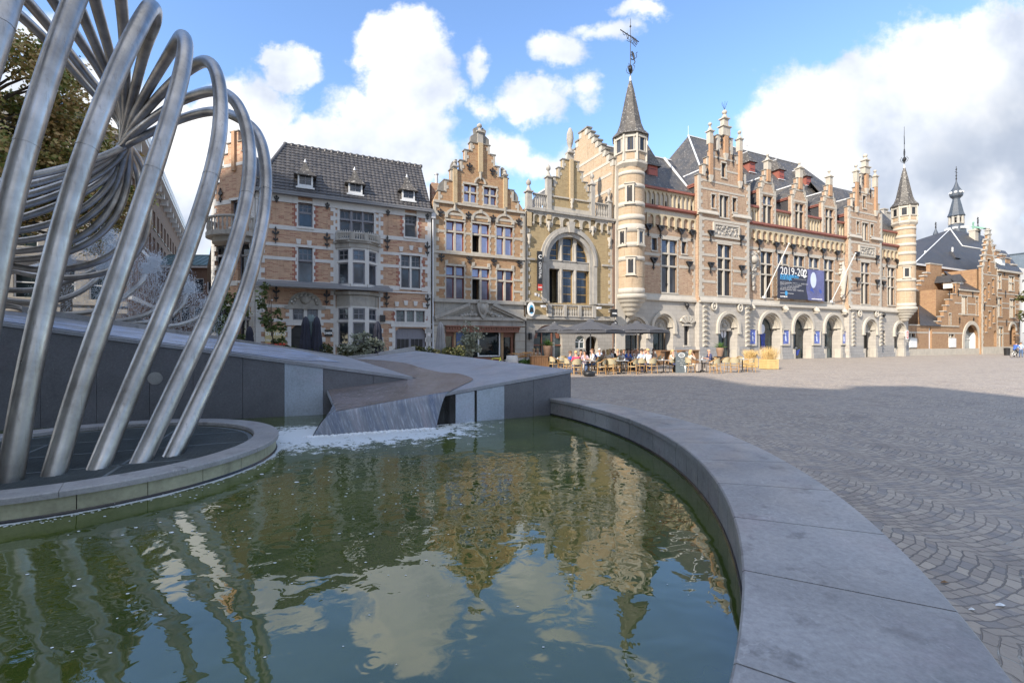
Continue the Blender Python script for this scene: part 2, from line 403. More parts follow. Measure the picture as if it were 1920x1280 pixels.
# ---------------------------------------------------------------- ground
def cobblemat():
    m, h, p = newmat('porphyry setts'); t = h.n('ShaderNodeTexCoord').outputs['Object']
    s = h.n('ShaderNodeSeparateXYZ'); h.l(t, s.inputs[0])
    x = h.m('ADD', s.outputs[0], h.m('MULTIPLY', s.outputs[1], .42)); y = h.m('SUBTRACT', s.outputs[1], h.m('MULTIPLY', s.outputs[0], .42))
    Wd = 1.35
    u = h.m('SUBTRACT', h.m('MODULO', h.m('ADD', x, 540), Wd), Wd/2)
    arc = h.m('SQRT', h.m('SUBTRACT', 1.9, h.m('MULTIPLY', u, u)))
    y2 = h.m('ADD', y, arc)
    c = h.n('ShaderNodeCombineXYZ')
    w = h.noise(t, 2.2, 4, .6, col=True); w2 = h.n('ShaderNodeSeparateXYZ'); h.l(w, w2.inputs[0])
    h.l(h.m('MULTIPLY_ADD', w2.outputs[0], .20, x), c.inputs[0]); h.l(h.m('MULTIPLY_ADD', w2.outputs[1], .17, y2), c.inputs[1])
    b = h.n('ShaderNodeTexBrick'); b.offset = .5; h.l(c.outputs[0], b.inputs['Vector']); b.inputs['Scale'].default_value = 1
    b.inputs['Mortar Size'].default_value = .008; b.inputs['Mortar Smooth'].default_value = .5; b.inputs['Brick Width'].default_value = .15; b.inputs['Row Height'].default_value = .093
    b.inputs['Bias'].default_value = 0
    b.inputs['Color1'].default_value = (.47, .40, .325, 1); b.inputs['Color2'].default_value = (.31, .265, .225, 1); b.inputs['Mortar'].default_value = (.185, .163, .145, 1)
    n = h.noise(t, .35, 5, .6)
    c1 = h.mix(h.sstep(n, .35, .68), b.outputs['Color'], (.39, .335, .285))
    c1 = h.mix(.6, b.outputs['Color'], c1)
    wn = h.n('ShaderNodeTexWhiteNoise'); wn.noise_dimensions = '2D'; h.l(h.vm('FLOOR', h.vm('DIVIDE', c.outputs[0], (.15, .093, 1))), wn.inputs['Vector'])
    c1 = h.mix(h.m('MULTIPLY', h.m('GREATER_THAN', wn.outputs['Value'], .8), .45), c1, (.20, .20, .21))
    c1 = h.mix(h.m('MULTIPLY', h.sstep(h.noise(t, .9, 5, .65), .52, .68), .35), c1, (.16, .135, .12))
    # pale worn mortar and paint marks
    k = h.m('MULTIPLY', h.sstep(h.noise(t, 1.3, 5, .7), .60, .66), h.m('GREATER_THAN', b.outputs['Fac'], .3))
    c1 = h.mix(k, c1, (.42, .40, .36))
    spk = h.sstep(h.noise(t, 9, 2, .5), .745, .76)
    c1 = h.mix(h.m('MULTIPLY', spk, .6), c1, (.55, .55, .53))
    h.l(c1, p.inputs['Base Color']); p.inputs['Roughness'].default_value = .72
    hh = h.m('ADD', h.m('MULTIPLY', h.m('SUBTRACT', 1, b.outputs['Fac']), 1), h.m('MULTIPLY', h.noise(t, 16, 5, .65), 1.1))
    bump(h, p, hh, .8, .014)
    return m
MT['cobble'] = cobblemat()
gm = MB(); gm.add([(-400, -200, 0), (400, -200, 0), (400, 700, 0), (-400, 700, 0)], [(0, 1, 2, 3)])
tag(gm.build('ground', 'cobble'), kind='structure')
# ================================================================ FOUNTAIN
CX, CY = -6.2, 6.35; RIN, ROUT, ZC, ZW = 8.4, 9.36, .42, .03
def bluestone(name, col, var=.25, rough=.45, blot=.5):
    m, h, p = newmat(name); t = h.n('ShaderNodeTexCoord').outputs['Object']
    c = h.ramp(h.noise(t, .9, 5, .6), [(.3, tuple(x*(1-var) for x in col)), (.7, tuple(x*(1+var) for x in col))])
    c = h.mix(h.m('MULTIPLY', h.sstep(h.noise(t, 4.2, 5, .62), .57, .70), blot), c, tuple(x*.45 for x in col))
    c = h.mix(h.m('MULTIPLY', h.sstep(h.noise(h.vm('ADD', t, (9, 3, 1)), 1.6, 5, .7), .5, .75), .4), c, (col[0]*1.15, col[1]*.95, col[2]*1.0))
    vo = h.n('ShaderNodeTexVoronoi'); vo.feature = 'DISTANCE_TO_EDGE'; vo.inputs['Scale'].default_value = 1.1
    h.l(h.vm('ADD', t, h.vm('MULTIPLY', h.noise(t, 1.5, 4, .6, col=True), (1.3, 1.3, 1.3))), vo.inputs['Vector'])
    sc = h.m('MULTIPLY', h.m('LESS_THAN', vo.outputs['Distance'], .006), h.sstep(h.noise(t, 1.1, 3), .52, .62))
    c = h.mix(h.m('MULTIPLY', sc, .22), c, tuple(min(1, x*2) for x in col))
    gr_ = h.noise(t, 26, 5, .75); c = h.mix(.45, c, h.mix(1.0, c, h.ramp(gr_, [(.3, .55), (.7, 1.5)]), 'MULTIPLY'))
    ln_ = h.noise(h.vm('MULTIPLY', t, (14, 1.2, 1)), 3, 3, .5); c = h.mix(h.m('MULTIPLY', h.sstep(ln_, .66, .72), .18), c, tuple(min(1, x*1.7) for x in col))
    sp = h.sstep(h.noise(t, 42, 2, .5), .70, .74); c = h.mix(h.m('MULTIPLY', sp, .35), c, (.5, .5, .5))
    h.l(c, p.inputs['Base Color']); h.l(h.ramp(h.noise(t, 2.5, 5), [(.35, rough-.1), (.65, rough+.12)]), p.inputs['Roughness'])
    bump(h, p, h.m('ADD', h.noise(t, 60, 4, .6), h.noise(t, 7, 3)), .18, .006)
    return m
MT['cop'] = bluestone('bluestone coping', (.292, .288, .288), .28, .46, .62)
MT['wallb'] = bluestone('bluestone wall panel', (.135, .14, .158), .2, .5, .2)
MT['walll'] = bluestone('pale bluestone panel', (.38, .44, .52), .15, .4, .25)
MT['wallw'] = bluestone('wet black panel', (.022, .022, .024), .2, .15, .2)
MT['algae'] = M('algae stained stone', (.34, .33, .22), .6, .3, 2.5, .3, 20, dirt=.5)
MT['slab'] = bluestone('ramp slab', (.28, .295, .33), .2, .45, .25)
def watermat():
    m, h, p = newmat('green pond water'); t = h.n('ShaderNodeTexCoord').outputs['Object']
    s = h.n('ShaderNodeSeparateXYZ'); h.l(t, s.inputs[0])
    c = h.ramp(h.noise(t, .5, 4, .55), [(.3, (.034, .056, .010)), (.7, (.086, .110, .022))])
    # foam lace near the cascade, with a shape of its own
    a, b_ = Vector((-3.75, 8.35)), Vector((-1.6, 9.1)); d = (b_-a).normalized(); nn = (d.y, -d.x)
    off = h.vm('SUBTRACT', t, (a.x, a.y, 0))
    al = h.vm('DOT_PRODUCT', off, (d.x, d.y, 0), out=1); ac = h.vm('DOT_PRODUCT', off, (nn[0], nn[1], 0), out=1)
    q = h.n('ShaderNodeCombineXYZ'); h.l(h.m('MULTIPLY', h.m('MAXIMUM', h.m('SUBTRACT', h.m('ABSOLUTE', h.m('SUBTRACT', al, .8)), .9), 0), .8), q.inputs[0]); h.l(ac, q.inputs[1])
    dist = h.vm('LENGTH', q.outputs[0], out=1)
    # second source: strip hugging the round island
    isl = h.m('SUBTRACT', h.vm('LENGTH', h.vm('SUBTRACT', t, (-6.0, 6.4, 0)), out=1), 2.42)
    vo = h.n('ShaderNodeTexVoronoi'); vo.feature = 'DISTANCE_TO_EDGE'; vo.inputs['Scale'].default_value = 7
    h.l(h.vm('ADD', t, h.vm('MULTIPLY', h.noise(t, 2.6, 5, .65, col=True), (.9, .9, 0))), vo.inputs['Vector'])
    lace = h.m('SUBTRACT', .22, vo.outputs['Distance'])
    nn2 = h.m('MULTIPLY', h.m('SUBTRACT', h.noise(t, 3.2, 6, .7), .5), 1.5)
    f1 = h.m('ADD', h.m('ADD', h.m('MULTIPLY_ADD', dist, -.50, .60), nn2), lace)
    f2 = h.m('ADD', h.m('ADD', h.m('MULTIPLY_ADD', h.m('ABSOLUTE', isl), -5.0, .10), h.m('MULTIPLY', nn2, .6)), h.m('MULTIPLY', h.sstep(s.outputs[0], -6.5, -3.6), .22))
    fm = h.m('MAXIMUM', h.sstep(f1, .06, .30), h.sstep(f2, .05, .2))
    c = h.mix(h.m('MULTIPLY', fm, .85), c, (.72, .77, .80))
    h.l(c, p.inputs['Base Color']); h.l(h.m('MULTIPLY_ADD', fm, .6, .015), p.inputs['Roughness'])
    p.inputs['IOR'].default_value = 1.68
    p.inputs['Specular IOR Level'].default_value = .9
    near = h.sstep(h.vm('LENGTH', h.vm('SUBTRACT', t, (-2.6, 8.2, 0)), out=1), 7.2, .8)
    r1 = h.noise(h.vm('MULTIPLY', t, (1, 1.15, 0)), 1.9, 2, .45, dist=.4)
    r2 = h.noise(t, 6.5, 2, .5, dist=.6); r3 = h.noise(t, 17, 2, .5)
    hh = h.m('ADD', h.m('MULTIPLY', r1, .55), h.m('MULTIPLY', r2, h.m('MULTIPLY_ADD', near, .20, .045)))
    hh = h.m('ADD', hh, h.m('MULTIPLY', r3, h.m('MULTIPLY', h.m('POWER', near, 2), .05)))
    # rings where drops fall
    rg = None
    for rx, ry in ((-.75, 2.45), (-.15, 2.05)):
        dd = h.vm('LENGTH', h.vm('SUBTRACT', t, (rx, ry, ZW)), out=1)
        w = h.m('MULTIPLY', h.m('SINE', h.m('MULTIPLY', dd, 150)), h.sstep(dd, .17, .05))
        rg = w if rg is None else h.m('ADD', rg, w)
    hh = h.m('ADD', hh, h.m('MULTIPLY', rg, .004))
    bump(h, p, hh, .14, .13)
    return m
MT['water'] = watermat()
wm = MB(); N = 96
wm.add([(CX+(RIN+.05)*cos(2*pi*i/N), CY+(RIN+.05)*sin(2*pi*i/N), ZW) for i in range(N)], [tuple(range(N))])
tag(wm.build('pond_water', 'water'), kind='structure')
# --- curved pond coping (bench) : inner circle RIN, outer ROUT, tapering toward the ramp
def ring_part(mb, r0, r1, z0, z1, a0, a1, n, cx=CX, cy=CY, m=0, taper=None, bev=.012):
    """one curved stone with a small top bevel"""
    pr = []
    for i in range(n+1):
        a = a0+(a1-a0)*i/n; ro = r1 if taper is None else taper(a, r1)
        pr.append([(r0, z0), (ro, z0), (ro, z1-bev), (ro-bev, z1), (r0+bev, z1), (r0, z1-bev)])
    vs = []
    for i in range(n+1):
        a = a0+(a1-a0)*i/n
        for r, z in pr[i]: vs.append((cx+r*cos(a), cy+r*sin(a), z))
    fs = []
    for i in range(n):
        for j in range(6):
            k = (j+1) % 6; fs.append((i*6+j, i*6+k, (i+1)*6+k, (i+1)*6+j))
    fs.append((5, 4, 3, 2, 1, 0)); e = n*6; fs.append((e, e+1, e+2, e+3, e+4, e+5))
    mb.add(vs, fs, m)
A_END = atan2(10.95-CY, .98-CX)          # where the bench meets the ramp
tp = lambda a, r: r-.45*max(0, min(1, (a-.05)/(A_END-.05)))
basin = empty('pond_surround', (CX, CY, 0), label='curved bluestone bench wall around the green pond, broad in the foreground', cat='pond wall')
BO = (CX, CY, 0)
co = MB(); st = .105
a = A_END; i = 0
while a > -4.05:
    a2 = a-st*(1.25 if i < 3 else 1); ring_part(co, RIN, ROUT, ZC-.075, ZC, a2+.0006, a-.0006, 4, taper=tp); a = a2; i += 1
co.build('coping', 'cop', basin, BO)
wl = MB(); a = A_END; i = 0
while a > -4.05:
    a2 = a-.0535; ring_part(wl, RIN+.025, ROUT-.05, 0, ZC-.080, a2+.0005, a-.0005, 2, taper=tp, m=0); a = a2
wl.build('wall', 'algae2' if 'algae2' in MT else 'cop', basin, BO)
pa = MB(); ring_part(pa, RIN+.012, RIN+.030, 0, .062, -4.2, A_END, 120); pa.build('waterline_stain', 'wallw', basin, BO)
# --- round island with grating
IX, IY, IR = -6.0, 6.4, 2.40
isl = empty('round_island', (IX, IY, 0), label='low round stone island with a dark grating from which the steel tubes rise', cat='fountain base')
IO = (IX, IY, 0)
ri = MB(); k = 14
for j in range(k): ring_part(ri, IR-.34, IR+.02, .215, .28, 2*pi*j/k+.001, 2*pi*(j+1)/k-.001, 8, IX, IY)
ri.build('coping', 'cop', isl, IO)
ri = MB(); k = 26
for j in range(k): ring_part(ri, IR-.3, IR-.02, 0, .214, 2*pi*(j+.5)/k+.0016, 2*pi*(j+1.5)/k-.0016, 4, IX, IY, bev=.004)
ri.build('kerb_blocks', 'algae', isl, IO)
ri = MB(); ring_part(ri, IR-.3, IR+.0, 0, .058, 0, 2*pi-.001, 80, IX, IY); ri.build('waterline_stain', 'wallw', isl, IO)
gr = MB(); R = IR-.36; ga = radians(24)
gr.lathe(IX, IY, [(R, .10), (.001, .10)], 48, 1, sm=False)
def chord(mb, off, ang, w, z0, z1, m=0):
    L = sqrt(max(R*R-off*off, 0))
    if L < .05: return
    c, s_ = cos(ang), sin(ang); ox, oy = -s_*off, c*off
    q = [(IX+ox+c*L*e-s_*w*f, IY+oy+s_*L*e+c*w*f) for e, f in ((-1, -1), (1, -1), (1, 1), (-1, 1))]
    mb.add([(x, y, z0) for x, y in q]+[(x, y, z1) for x, y in q], [(4, 5, 6, 7), (0, 1, 5, 4), (1, 2, 6, 5), (2, 3, 7, 6), (3, 0, 4, 7)], m)
j = -R
while j < R: chord(gr, j, ga, .0035, .165, .196); j += .034
j = -R
while j < R: chord(gr, j, ga+pi/2, .003, .178, .192); j += .07
for o_ in (-1.0, -.05, .9): chord(gr, o_, ga, .02, .15, .199)
for o_ in (-.7, .75): chord(gr, o_, ga+pi/2, .02, .15, .199)
MT['steelg'] = M('galvanised grating', (.13, .15, .155), .5, .2, 3, metal=.4)
gr.build('grating', ['steelg', 'dark'], isl, IO)
gr = MB(); ring_part(gr, R-.06, R+.01, .12, .205, 0, 2*pi-.001, 64, IX, IY, bev=.004); gr.build('grating_frame', 'steelg', isl, IO)
# --- sculpture of bent steel tubes
def steelmat():
    m, h, p = newmat('brushed stainless tube'); t = h.n('ShaderNodeTexCoord').outputs['Object']
    n = h.noise(t, 1.2, 6, .65)
    c = h.ramp(n, [(.3, (.23, .215, .20)), (.5, (.40, .385, .365)), (.7, (.57, .55, .53))])
    st_ = h.noise(h.vm('MULTIPLY', t, (9, 9, 1.2)), 2.5, 5, .65)
    c = h.mix(h.m('MULTIPLY', h.sstep(st_, .54, .72), .45), c, (.17, .15, .135))
    h.l(c, p.inputs['Base Color']); p.inputs['Metallic'].default_value = 1
    h.l(h.ramp(h.noise(t, 3, 5, .7), [(.3, .27), (.7, .46)]), p.inputs['Roughness'])
    bump(h, p, h.m('ADD', h.noise(t, 2.2, 3), h.m('MULTIPLY', h.noise(t, 60, 2), .06)), .12, .05)
    return m
MT['steel'] = steelmat()
def spline(pts, k=7):
    """Catmull-Rom through pts"""
    P = [pts[0]*2-pts[1]]+pts+[pts[-1]*2-pts[-2]]; out = []
    for i in range(1, len(P)-2):
        a, b_, c_, d_ = P[i-1:i+3]
        for j in range(k):
            t = j/k
            out.append(.5*((2*b_)+(c_-a)*t+(2*a-5*b_+4*c_-d_)*t*t+(3*b_-a-3*c_+d_)*t**3))
    out.append(P[-2]); return out
def smooth(P, it):
    for _ in range(it):
        Q = P[:]
        for i in range(1, len(P)-1): Q[i] = P[i-1]*.25+P[i]*.5+P[i+1]*.25
        P = Q
    return P
legs = [ # (px, py, distance)  front leg -> apex -> back to the knot
 [(319,856,6.28),(396,700,6.95),(447,590,7.5),(480,480,8.1),(498,385,8.75),(499,310,9.4),(486,250,10.0),(457,227,10.5),(431,214,10.9),(397,206,11.3),(337,223,11.8),(290,245,12.1),(236,272,12.3)],
 [(259,868,5.93),(341,700,6.55),(396,585,7.05),(438,470,7.55),(465,365,8.1),(470,275,8.65),(453,204,9.2),(428,178,9.7),(401,168,10.2),(349,184,11),(300,211,11.6),(236,262,12.2)],
 [(180,880,5.64),(257,700,6.15),(314,570,6.55),(360,445,6.95),(397,330,7.35),(417,225,7.8),(409,135,8.5),(388,113,9.1),(365,122,9.7),(322,155,10.6),(280,200,11.5),(240,250,12.2)],
 [(98,892,5.37),(151,715,5.65),(203,570,5.95),(247,440,6.25),(287,320,6.55),(325,200,6.95),(349,105,7.5),(346,62,8.3),(331,80,9.2),(307,118,10.2),(270,182,11.3),(240,240,12.2)],
 [(17,905,5.12),(48,730,5.25),(78,590,5.42),(112,445,5.6),(150,315,5.8),(190,205,6.05),(232,105,6.4),(268,35,6.9),(287,8,7.5),(291,40,8.2),(275,80,9.6),(257,150,11),(238,230,12.2)],
 [(-70,925,4.9),(-40,700,4.95),(-16,560,5),(6,440,5.1),(30,340,5.2),(60,235,5.33),(98,115,5.55),(140,0,5.9),(180,-90,6.4),(208,-110,7.2),(222,-40,8.2),(231,40,9.6),(236,140,11),(236,226,12.3)],
 [(-170,960,4.7),(-130,600,4.7),(-90,400,4.7),(-60,240,4.8),(-5,70,5.0),(15,0,5.2),(60,-110,5.6),(110,-180,6.4),(150,-120,7.6),(172,-20,9),(195,62,10.2),(222,160,11.6),(234,226,12.5)],
 [(-300,1000,4.6),(-250,600,4.4),(-190,300,4.4),(-120,60,4.6),(-60,-120,5),(0,-210,5.8),(60,-190,6.8),(110,-80,8.2),(148,12,9.6),(190,110,11),(220,180,12),(232,224,12.6)],
 [(-440,1010,4.7),(-380,600,4.4),(-320,250,4.3),(-230,0,4.6),(-140,-160,5.2),(-50,-200,6.2),(20,-140,7.6),(80,-30,9),(140,62,10.4),(186,130,11.4),(216,186,12.2),(230,224,12.8)],
 [(-560,1000,4.9),(-500,600,4.6),(-440,250,4.6),(-340,20,4.9),(-220,-130,5.6),(-110,-140,6.8),(-20,-70,8.2),(48,-2,9.6),(112,74,10.8),(170,150,11.8),(210,196,12.5),(230,228,12.9)],
 [(-660,980,5.2),(-600,600,5),(-540,280,5),(-430,60,5.4),(-290,-80,6.2),(-160,-90,7.4),(-60,-46,8.8),(26,18,10),(100,88,11.2),(160,158,12.2),(205,206,12.8),(230,236,13)],
]
lower = [ # knot -> fan sweeping left and down -> off to the left
 [(186,298,12.2),(120,316,11.8),(46,333,11.2),(-60,352,10.6),(-200,380,10),(-330,430,9.8)],
 [(190,302,12.4),(125,328,12),(43,349,11.5),(-60,370,10.9),(-200,402,10.4),(-340,450,10)],
 [(196,310,12.6),(128,342,12.2),(39,370,11.8),(-60,388,11.2),(-200,420,10.8),(-350,470,10.4)],
 [(202,318,12.8),(132,357,12.4),(36,390,12),(-60,408,11.5),(-200,440,11.2),(-360,490,10.8)],
 [(210,325,13),(140,372,12.6),(32,412,12.2),(-60,428,11.8),(-200,458,11.5),(-370,500,11)],
 [(212,340,13.1),(160,390,12.8),(95,420,12.6),(30,434,12.4),(-80,448,12),(-230,474,11.8),(-380,510,11.3)],
 [(218,350,13.2),(180,398,13),(110,440,12.8),(28,453,12.6),(-80,464,12.3),(-240,490,12),(-380,515,11.6)],
 [(227,345,13.3),(196,410,13.1),(130,458,12.9),(26,472,12.8),(-80,478,12.6),(-240,500,12.3),(-380,520,12)],
 [(240,340,13.4),(222,400,13.3),(180,448,13.2),(110,480,13),(24,487,13),(-80,490,12.8),(-240,508,12.6),(-380,525,12.4)],
 [(258,320,13.5),(264,390,13.5),(244,446,13.5),(200,486,13.3),(130,505,13.2),(60,506,13.1),(0,494,13),(-90,490,13),(-240,515,12.9)],
 [(264,300,13.6),(276,360,13.8),(280,420,13.9),(255,480,13.9),(200,512,13.8),(120,522,13.7),(50,514,13.6),(0,500,13.6),(-90,505,13.6),(-230,525,13.5)],
]
noz = [ # returning arms ending in upturned nozzles
 [(-200,560,14),(-60,520,14.5),(20,510,15),(60,500,15.5),(90,492,16)],
 [(-220,570,13.6),(-60,546,14),(0,544,14),(70,543,14.2),(120,530,14.5),(180,505,14.8),(205,480,15)],
 [(-220,575,13.2),(-40,556,13.6),(30,565,13.8),(90,566,14),(140,552,14.3),(175,528,14.6),(186,508,14.8)],
 [(-200,580,13.4),(0,572,13.8),(70,588,14.2),(140,588,14.6),(185,580,15),(228,560,15.4),(262,532,15.8),(272,515,16)],
 [(-180,590,13.6),(20,592,14),(110,596,14.4),(170,603,15),(220,602,15.6),(268,592,16),(300,574,16.4),(312,560,16.6)],
 [(-100,600,13.8),(100,600,14.4),(220,606,15.6),(262,604,16),(310,598,16.6),(340,574,17),(349,552,17.2)],
 [(-60,606,14),(200,610,15.4),(300,612,16.4),(345,606,17),(372,594,17.4),(386,580,17.6)],
]
FO_ = (CX, CY, 0)
scu = empty('tube_sculpture', FO_, label='large fountain sculpture of brushed steel tubes arching from the island and meeting in a knot', cat='sculpture')
for i, L in enumerate(legs):
    pts = [at(*p) for p in L]; pts[0].z = .12
    pts += [at(236+8*cos(i*2.3), 270+6*sin(i*2.3), 12.75)]+[at(*p) for p in lower[i]]
    mb = MB(); sp_ = smooth(spline(pts, 6), 10 if i > 3 else 16); q = len(L)*6
    mb.tube(sp_, [.115 if j < q*.55 else .115-.025*min(1, (j-q*.55)/(q*.45)) for j in range(len(sp_))], 16)
    # weld ring
    tb_ = mb.build('tube', 'steel', scu, FO_)
    # weld seams as slim collars
    mb = MB()
    for f in (.16, .34):
        j = int(q*f); d = (sp_[j+1]-sp_[j]).normalized(); mb = MB(); mb.tube([sp_[j]-d*.012, sp_[j]+d*.012], .119, 16)
        mb.build('weld_seam', 'steel', tb_, FO_)
for L in noz:
    pts = [at(*p) for p in L]; mb = MB(); mb.tube(spline(pts, 6), .085, 12); mb.build('nozzle_arm', 'steel', scu, FO_)
MT['steelring'] = MT['steel']
# plate on the ramp wall
# --- ramp slabs (two tilted planes with a channel between)
zA = lambda x, y: 1.515+(x+6.29)*(-.155)+(y-10.26)*(-.040)
zB = lambda x, y: .437+(x+3.31)*.0774+(y-8.58)*.11
A1 = Vector((-6.29, 10.26)); AD = Vector((.946, .324)); B1 = Vector((-3.31, 8.58)); BD = Vector((.8813, .4725))
Vp = Vector((-6.2, 17.0)); Fp = Vector((-3.9, 18.07)); Cc = Vector((1.435, 11.13)); Tip = Vector((-2.53, 11.55))
AL = A1-AD*8.0; ABL = Vector((-14.2, 13.3))
ra = empty('left_ramp', (A1.x, A1.y, 0), label='tall sloping bluestone ramp wall behind the steel tubes, catching the spray', cat='fountain ramp'); RO = (A1.x, A1.y, 0)
def topslab(pl, zf, th=.075):
    mb = MB(); t = [(p.x, p.y, zf(p.x, p.y)) for p in pl]; mb.poly(t, 0, (0, 0, -th)); return mb
N_A = Vector((AD.y, -AD.x)); N_B = Vector((BD.y, -BD.x))
topslab([AL+N_A*.03, Tip+N_A*.03, Tip, Vp, ABL], zA).build('top_slab', 'slab', ra, RO)
def panelwall(parent, off, org, D, ks, mats, zf, zt=.082, nrm=None, base=0):
    """vertical panels between parameters ks along org + D*k, tops following the slab"""
    groups = {}
    for k0, k1, m in zip(ks, ks[1:], mats):
        mb = groups.setdefault(m, MB()); a, b_ = org+D*(k0+.004), org+D*(k1-.004); q = -nrm*.1
        za, zb = zf(a.x, a.y)-zt, zf(b_.x, b_.y)-zt
        v = [(a.x, a.y, base), (b_.x, b_.y, base), (b_.x, b_.y, zb), (a.x, a.y, za)]
        v += [(x+q.x, y+q.y, z) for x, y, z in v]
        mb.add(v, [(0, 1, 2, 3), (7, 6, 5, 4), (0, 3, 7, 4), (1, 5, 6, 2), (3, 2, 6, 7)])
    for m, mb in groups.items(): [q.build('wall_panel', m, parent, off) for q in mb.split(.0)]
def kpx(org, D, px):
    u = (px-960)/FPX; return (u*org.y-org.x)/(D.x-u*D.y)
ksA = [-8]+[kpx(A1, AD, x) for x in (-140, -30, 76, 181, 280, 362, 455, 533, 606, 700)]+[ (Tip-A1).length-.02]
panelwall(ra, RO, A1, AD, ksA, ['wallb']*8+['walll', 'wallb', 'wallb'], zA, nrm=N_A)
bk = MB(); q = N_A*-.13
P_ = [AL+q, Tip+q]; bk.add([(p.x, p.y, 0) for p in P_]+[(p.x, p.y, zA(p.x, p.y)-.09) for p in reversed(P_)], [(0, 1, 2, 3)])
for a, b_ in ((Vp, ABL), (ABL, AL)):
    bk.add([(a.x, a.y, 0), (b_.x, b_.y, 0), (b_.x, b_.y, zA(b_.x, b_.y)-.01), (a.x, a.y, zA(a.x, a.y)-.01)], [(0, 1, 2, 3)])
bk.build('core', 'wallb', ra, RO)
# back kerb of left ramp
def kerb(parent, off, a, b_, zf, h0, h1, w=.22, name='back_kerb'):
    d = (b_-a).normalized(); n = Vector((-d.y, d.x))*w; mb = MB()
    v = []
    for p, hh in ((a, h0), (b_, h1)):
        for q in (p, p+n): v += [(q.x, q.y, 0), (q.x, q.y, zf(p.x, p.y)+hh)]
    mb.add(v, [(0, 4, 5, 1), (2, 3, 7, 6), (1, 5, 7, 3), (0, 1, 3, 2), (4, 6, 7, 5)]); mb.build(name, 'cop', parent, off)
kerb(ra, RO, Vp, ABL, zA, .02, .18)
pm = MB()
k = kpx(A1, AD, 291); c = A1+AD*k; zz = CAMH+(HOR-709)/FPX*c.y
for r0, dd in ((.135, .012), (.10, .022)):
    vs = [(c.x+AD.x*r0*cos(t)+N_A.x*dd, c.y+AD.y*r0*cos(t)+N_A.y*dd, zz+r0*sin(t)) for t in [2*pi*i/24 for i in range(24)]]
    w2 = [(c.x+AD.x*r0*cos(t), c.y+AD.y*r0*cos(t), zz+r0*sin(t)) for t in [2*pi*i/24 for i in range(24)]]
    pm.add(vs+w2, [tuple(range(24))]+[(i, (i+1) % 24, 24+(i+1) % 24, 24+i) for i in range(24)])
MT['plate'] = M('cast metal plate', (.42, .42, .42), .4, .2, 5, .3, 60, metal=.5)
pm.build('round_plate', 'plate', ra, RO)
# right ramp + cascade
rb = empty('right_ramp', (Cc.x, Cc.y, 0), label='low sloping bluestone ramp with a square corner toward the cafe terrace', cat='fountain ramp'); RB = (Cc.x, Cc.y, 0)
K0 = kpx(B1, BD, 843); Bm = B1+BD*K0
def onB(px, py):
    # intersect the view ray with the right ramp plane
    dx, dz = (px-960)/FPX, (HOR-py)/FPX
    Y = (CAMH-.437+3.31*-.0774+8.58*.11)/(dx*.0774+.11-dz); return Vector((dx*Y, Y))
chan = [onB(*p) for p in ((843,734.6),(868,722),(885,714),(884,709),(860,701),(829,699),(790,690),(759,681),(720,676))]
sj = Vector((-4.44, 10.9))
plB = [B1+N_B*0, Cc+N_B*.03, Cc+Vector((.03, 0)), Fp, Vp, Tip, sj]
topslab(plB, zB, .07).build('top_slab', 'slab', rb, RB)
ksB = [kpx(B1, BD, x) for x in (812, 833, 854, 890, 894, 946, 1000, 1069.5)]
panelwall(rb, RB, B1, BD, ksB, ['wallw', 'wallw', 'walll', 'wallw', 'walll', 'wallb', 'wallb'], zB, nrm=N_B)
MT['lightline'] = MT['cop']
sw = MB(); q = BD*-.1
for a, b_ in ((Cc, Fp), (Fp, Vp)):
    sw.add([(a.x, a.y, 0), (b_.x, b_.y, 0), (b_.x, b_.y, zB(b_.x, b_.y)-.02), (a.x, a.y, zB(a.x, a.y)-.02)], [(0, 1, 2, 3)])
sw.build('rear_walls', 'wallb', rb, RB)
kp = Vp+(Fp-Vp)*.45
kerb(rb, RB, Fp, kp, zB, .16, .10, .25)
kerb(rb, RB, kp, Vp+(Fp-Vp)*.02, zB, .06, .10, .18)
# waterfall sheet + channel film
def filmmat(name, brown, wet=.12, white=.5, streak=False):
    m, h, p = newmat(name); t = h.n('ShaderNodeTexCoord').outputs['Object']
    if streak:
        sx = h.n('ShaderNodeSeparateXYZ'); h.l(t, sx.inputs[0]); cx_ = h.n('ShaderNodeCombineXYZ')
        h.l(h.m('ADD', sx.outputs[0], h.m('MULTIPLY', sx.outputs[2], .35)), cx_.inputs[0]); h.l(h.m('MULTIPLY', sx.outputs[2], .12), cx_.inputs[1])
        v = cx_.outputs[0]; n = h.noise(v, 26, 6, .75); n0 = h.noise(v, 3.5, 5, .6)
        c = h.ramp(n0, [(.35, (.10, .13, .20)), (.5, brown), (.65, (.26, .25, .29))])
        c = h.mix(h.m('MULTIPLY', h.sstep(n, .46, .80), white), c, (.62, .68, .76))
        bump(h, p, n, .5, .02)
    else:
        n = h.noise(h.vm('MULTIPLY', t, (1, 1, 1)), 9, 6, .7); n0 = h.noise(t, 1.6, 4)
        c = h.ramp(n0, [(.35, brown), (.65, (brown[0]*1.5, brown[1]*1.6, brown[2]*1.9))])
        p.inputs['Specular IOR Level'].default_value = .9
        c = h.mix(h.m('MULTIPLY', h.sstep(n, .54, .74), white), c, (.55, .56, .58))
        bump(h, p, h.noise(h.vm('MULTIPLY', t, (2, 1, 1)), 13, 3, .6), .7, .03)
    h.l(c, p.inputs['Base Color']); p.inputs['Roughness'].default_value = wet; return m
MT['film'] = filmmat('thin brown water film', (.15, .118, .10), .04, .5)
MT['fall'] = filmmat('falling water sheet', (.17, .19, .23), .12, .65, True)
cs = MB(); chan = [Vector(v[:2]) for v in spline([Vector((*p, 0)) for p in chan], 5)]
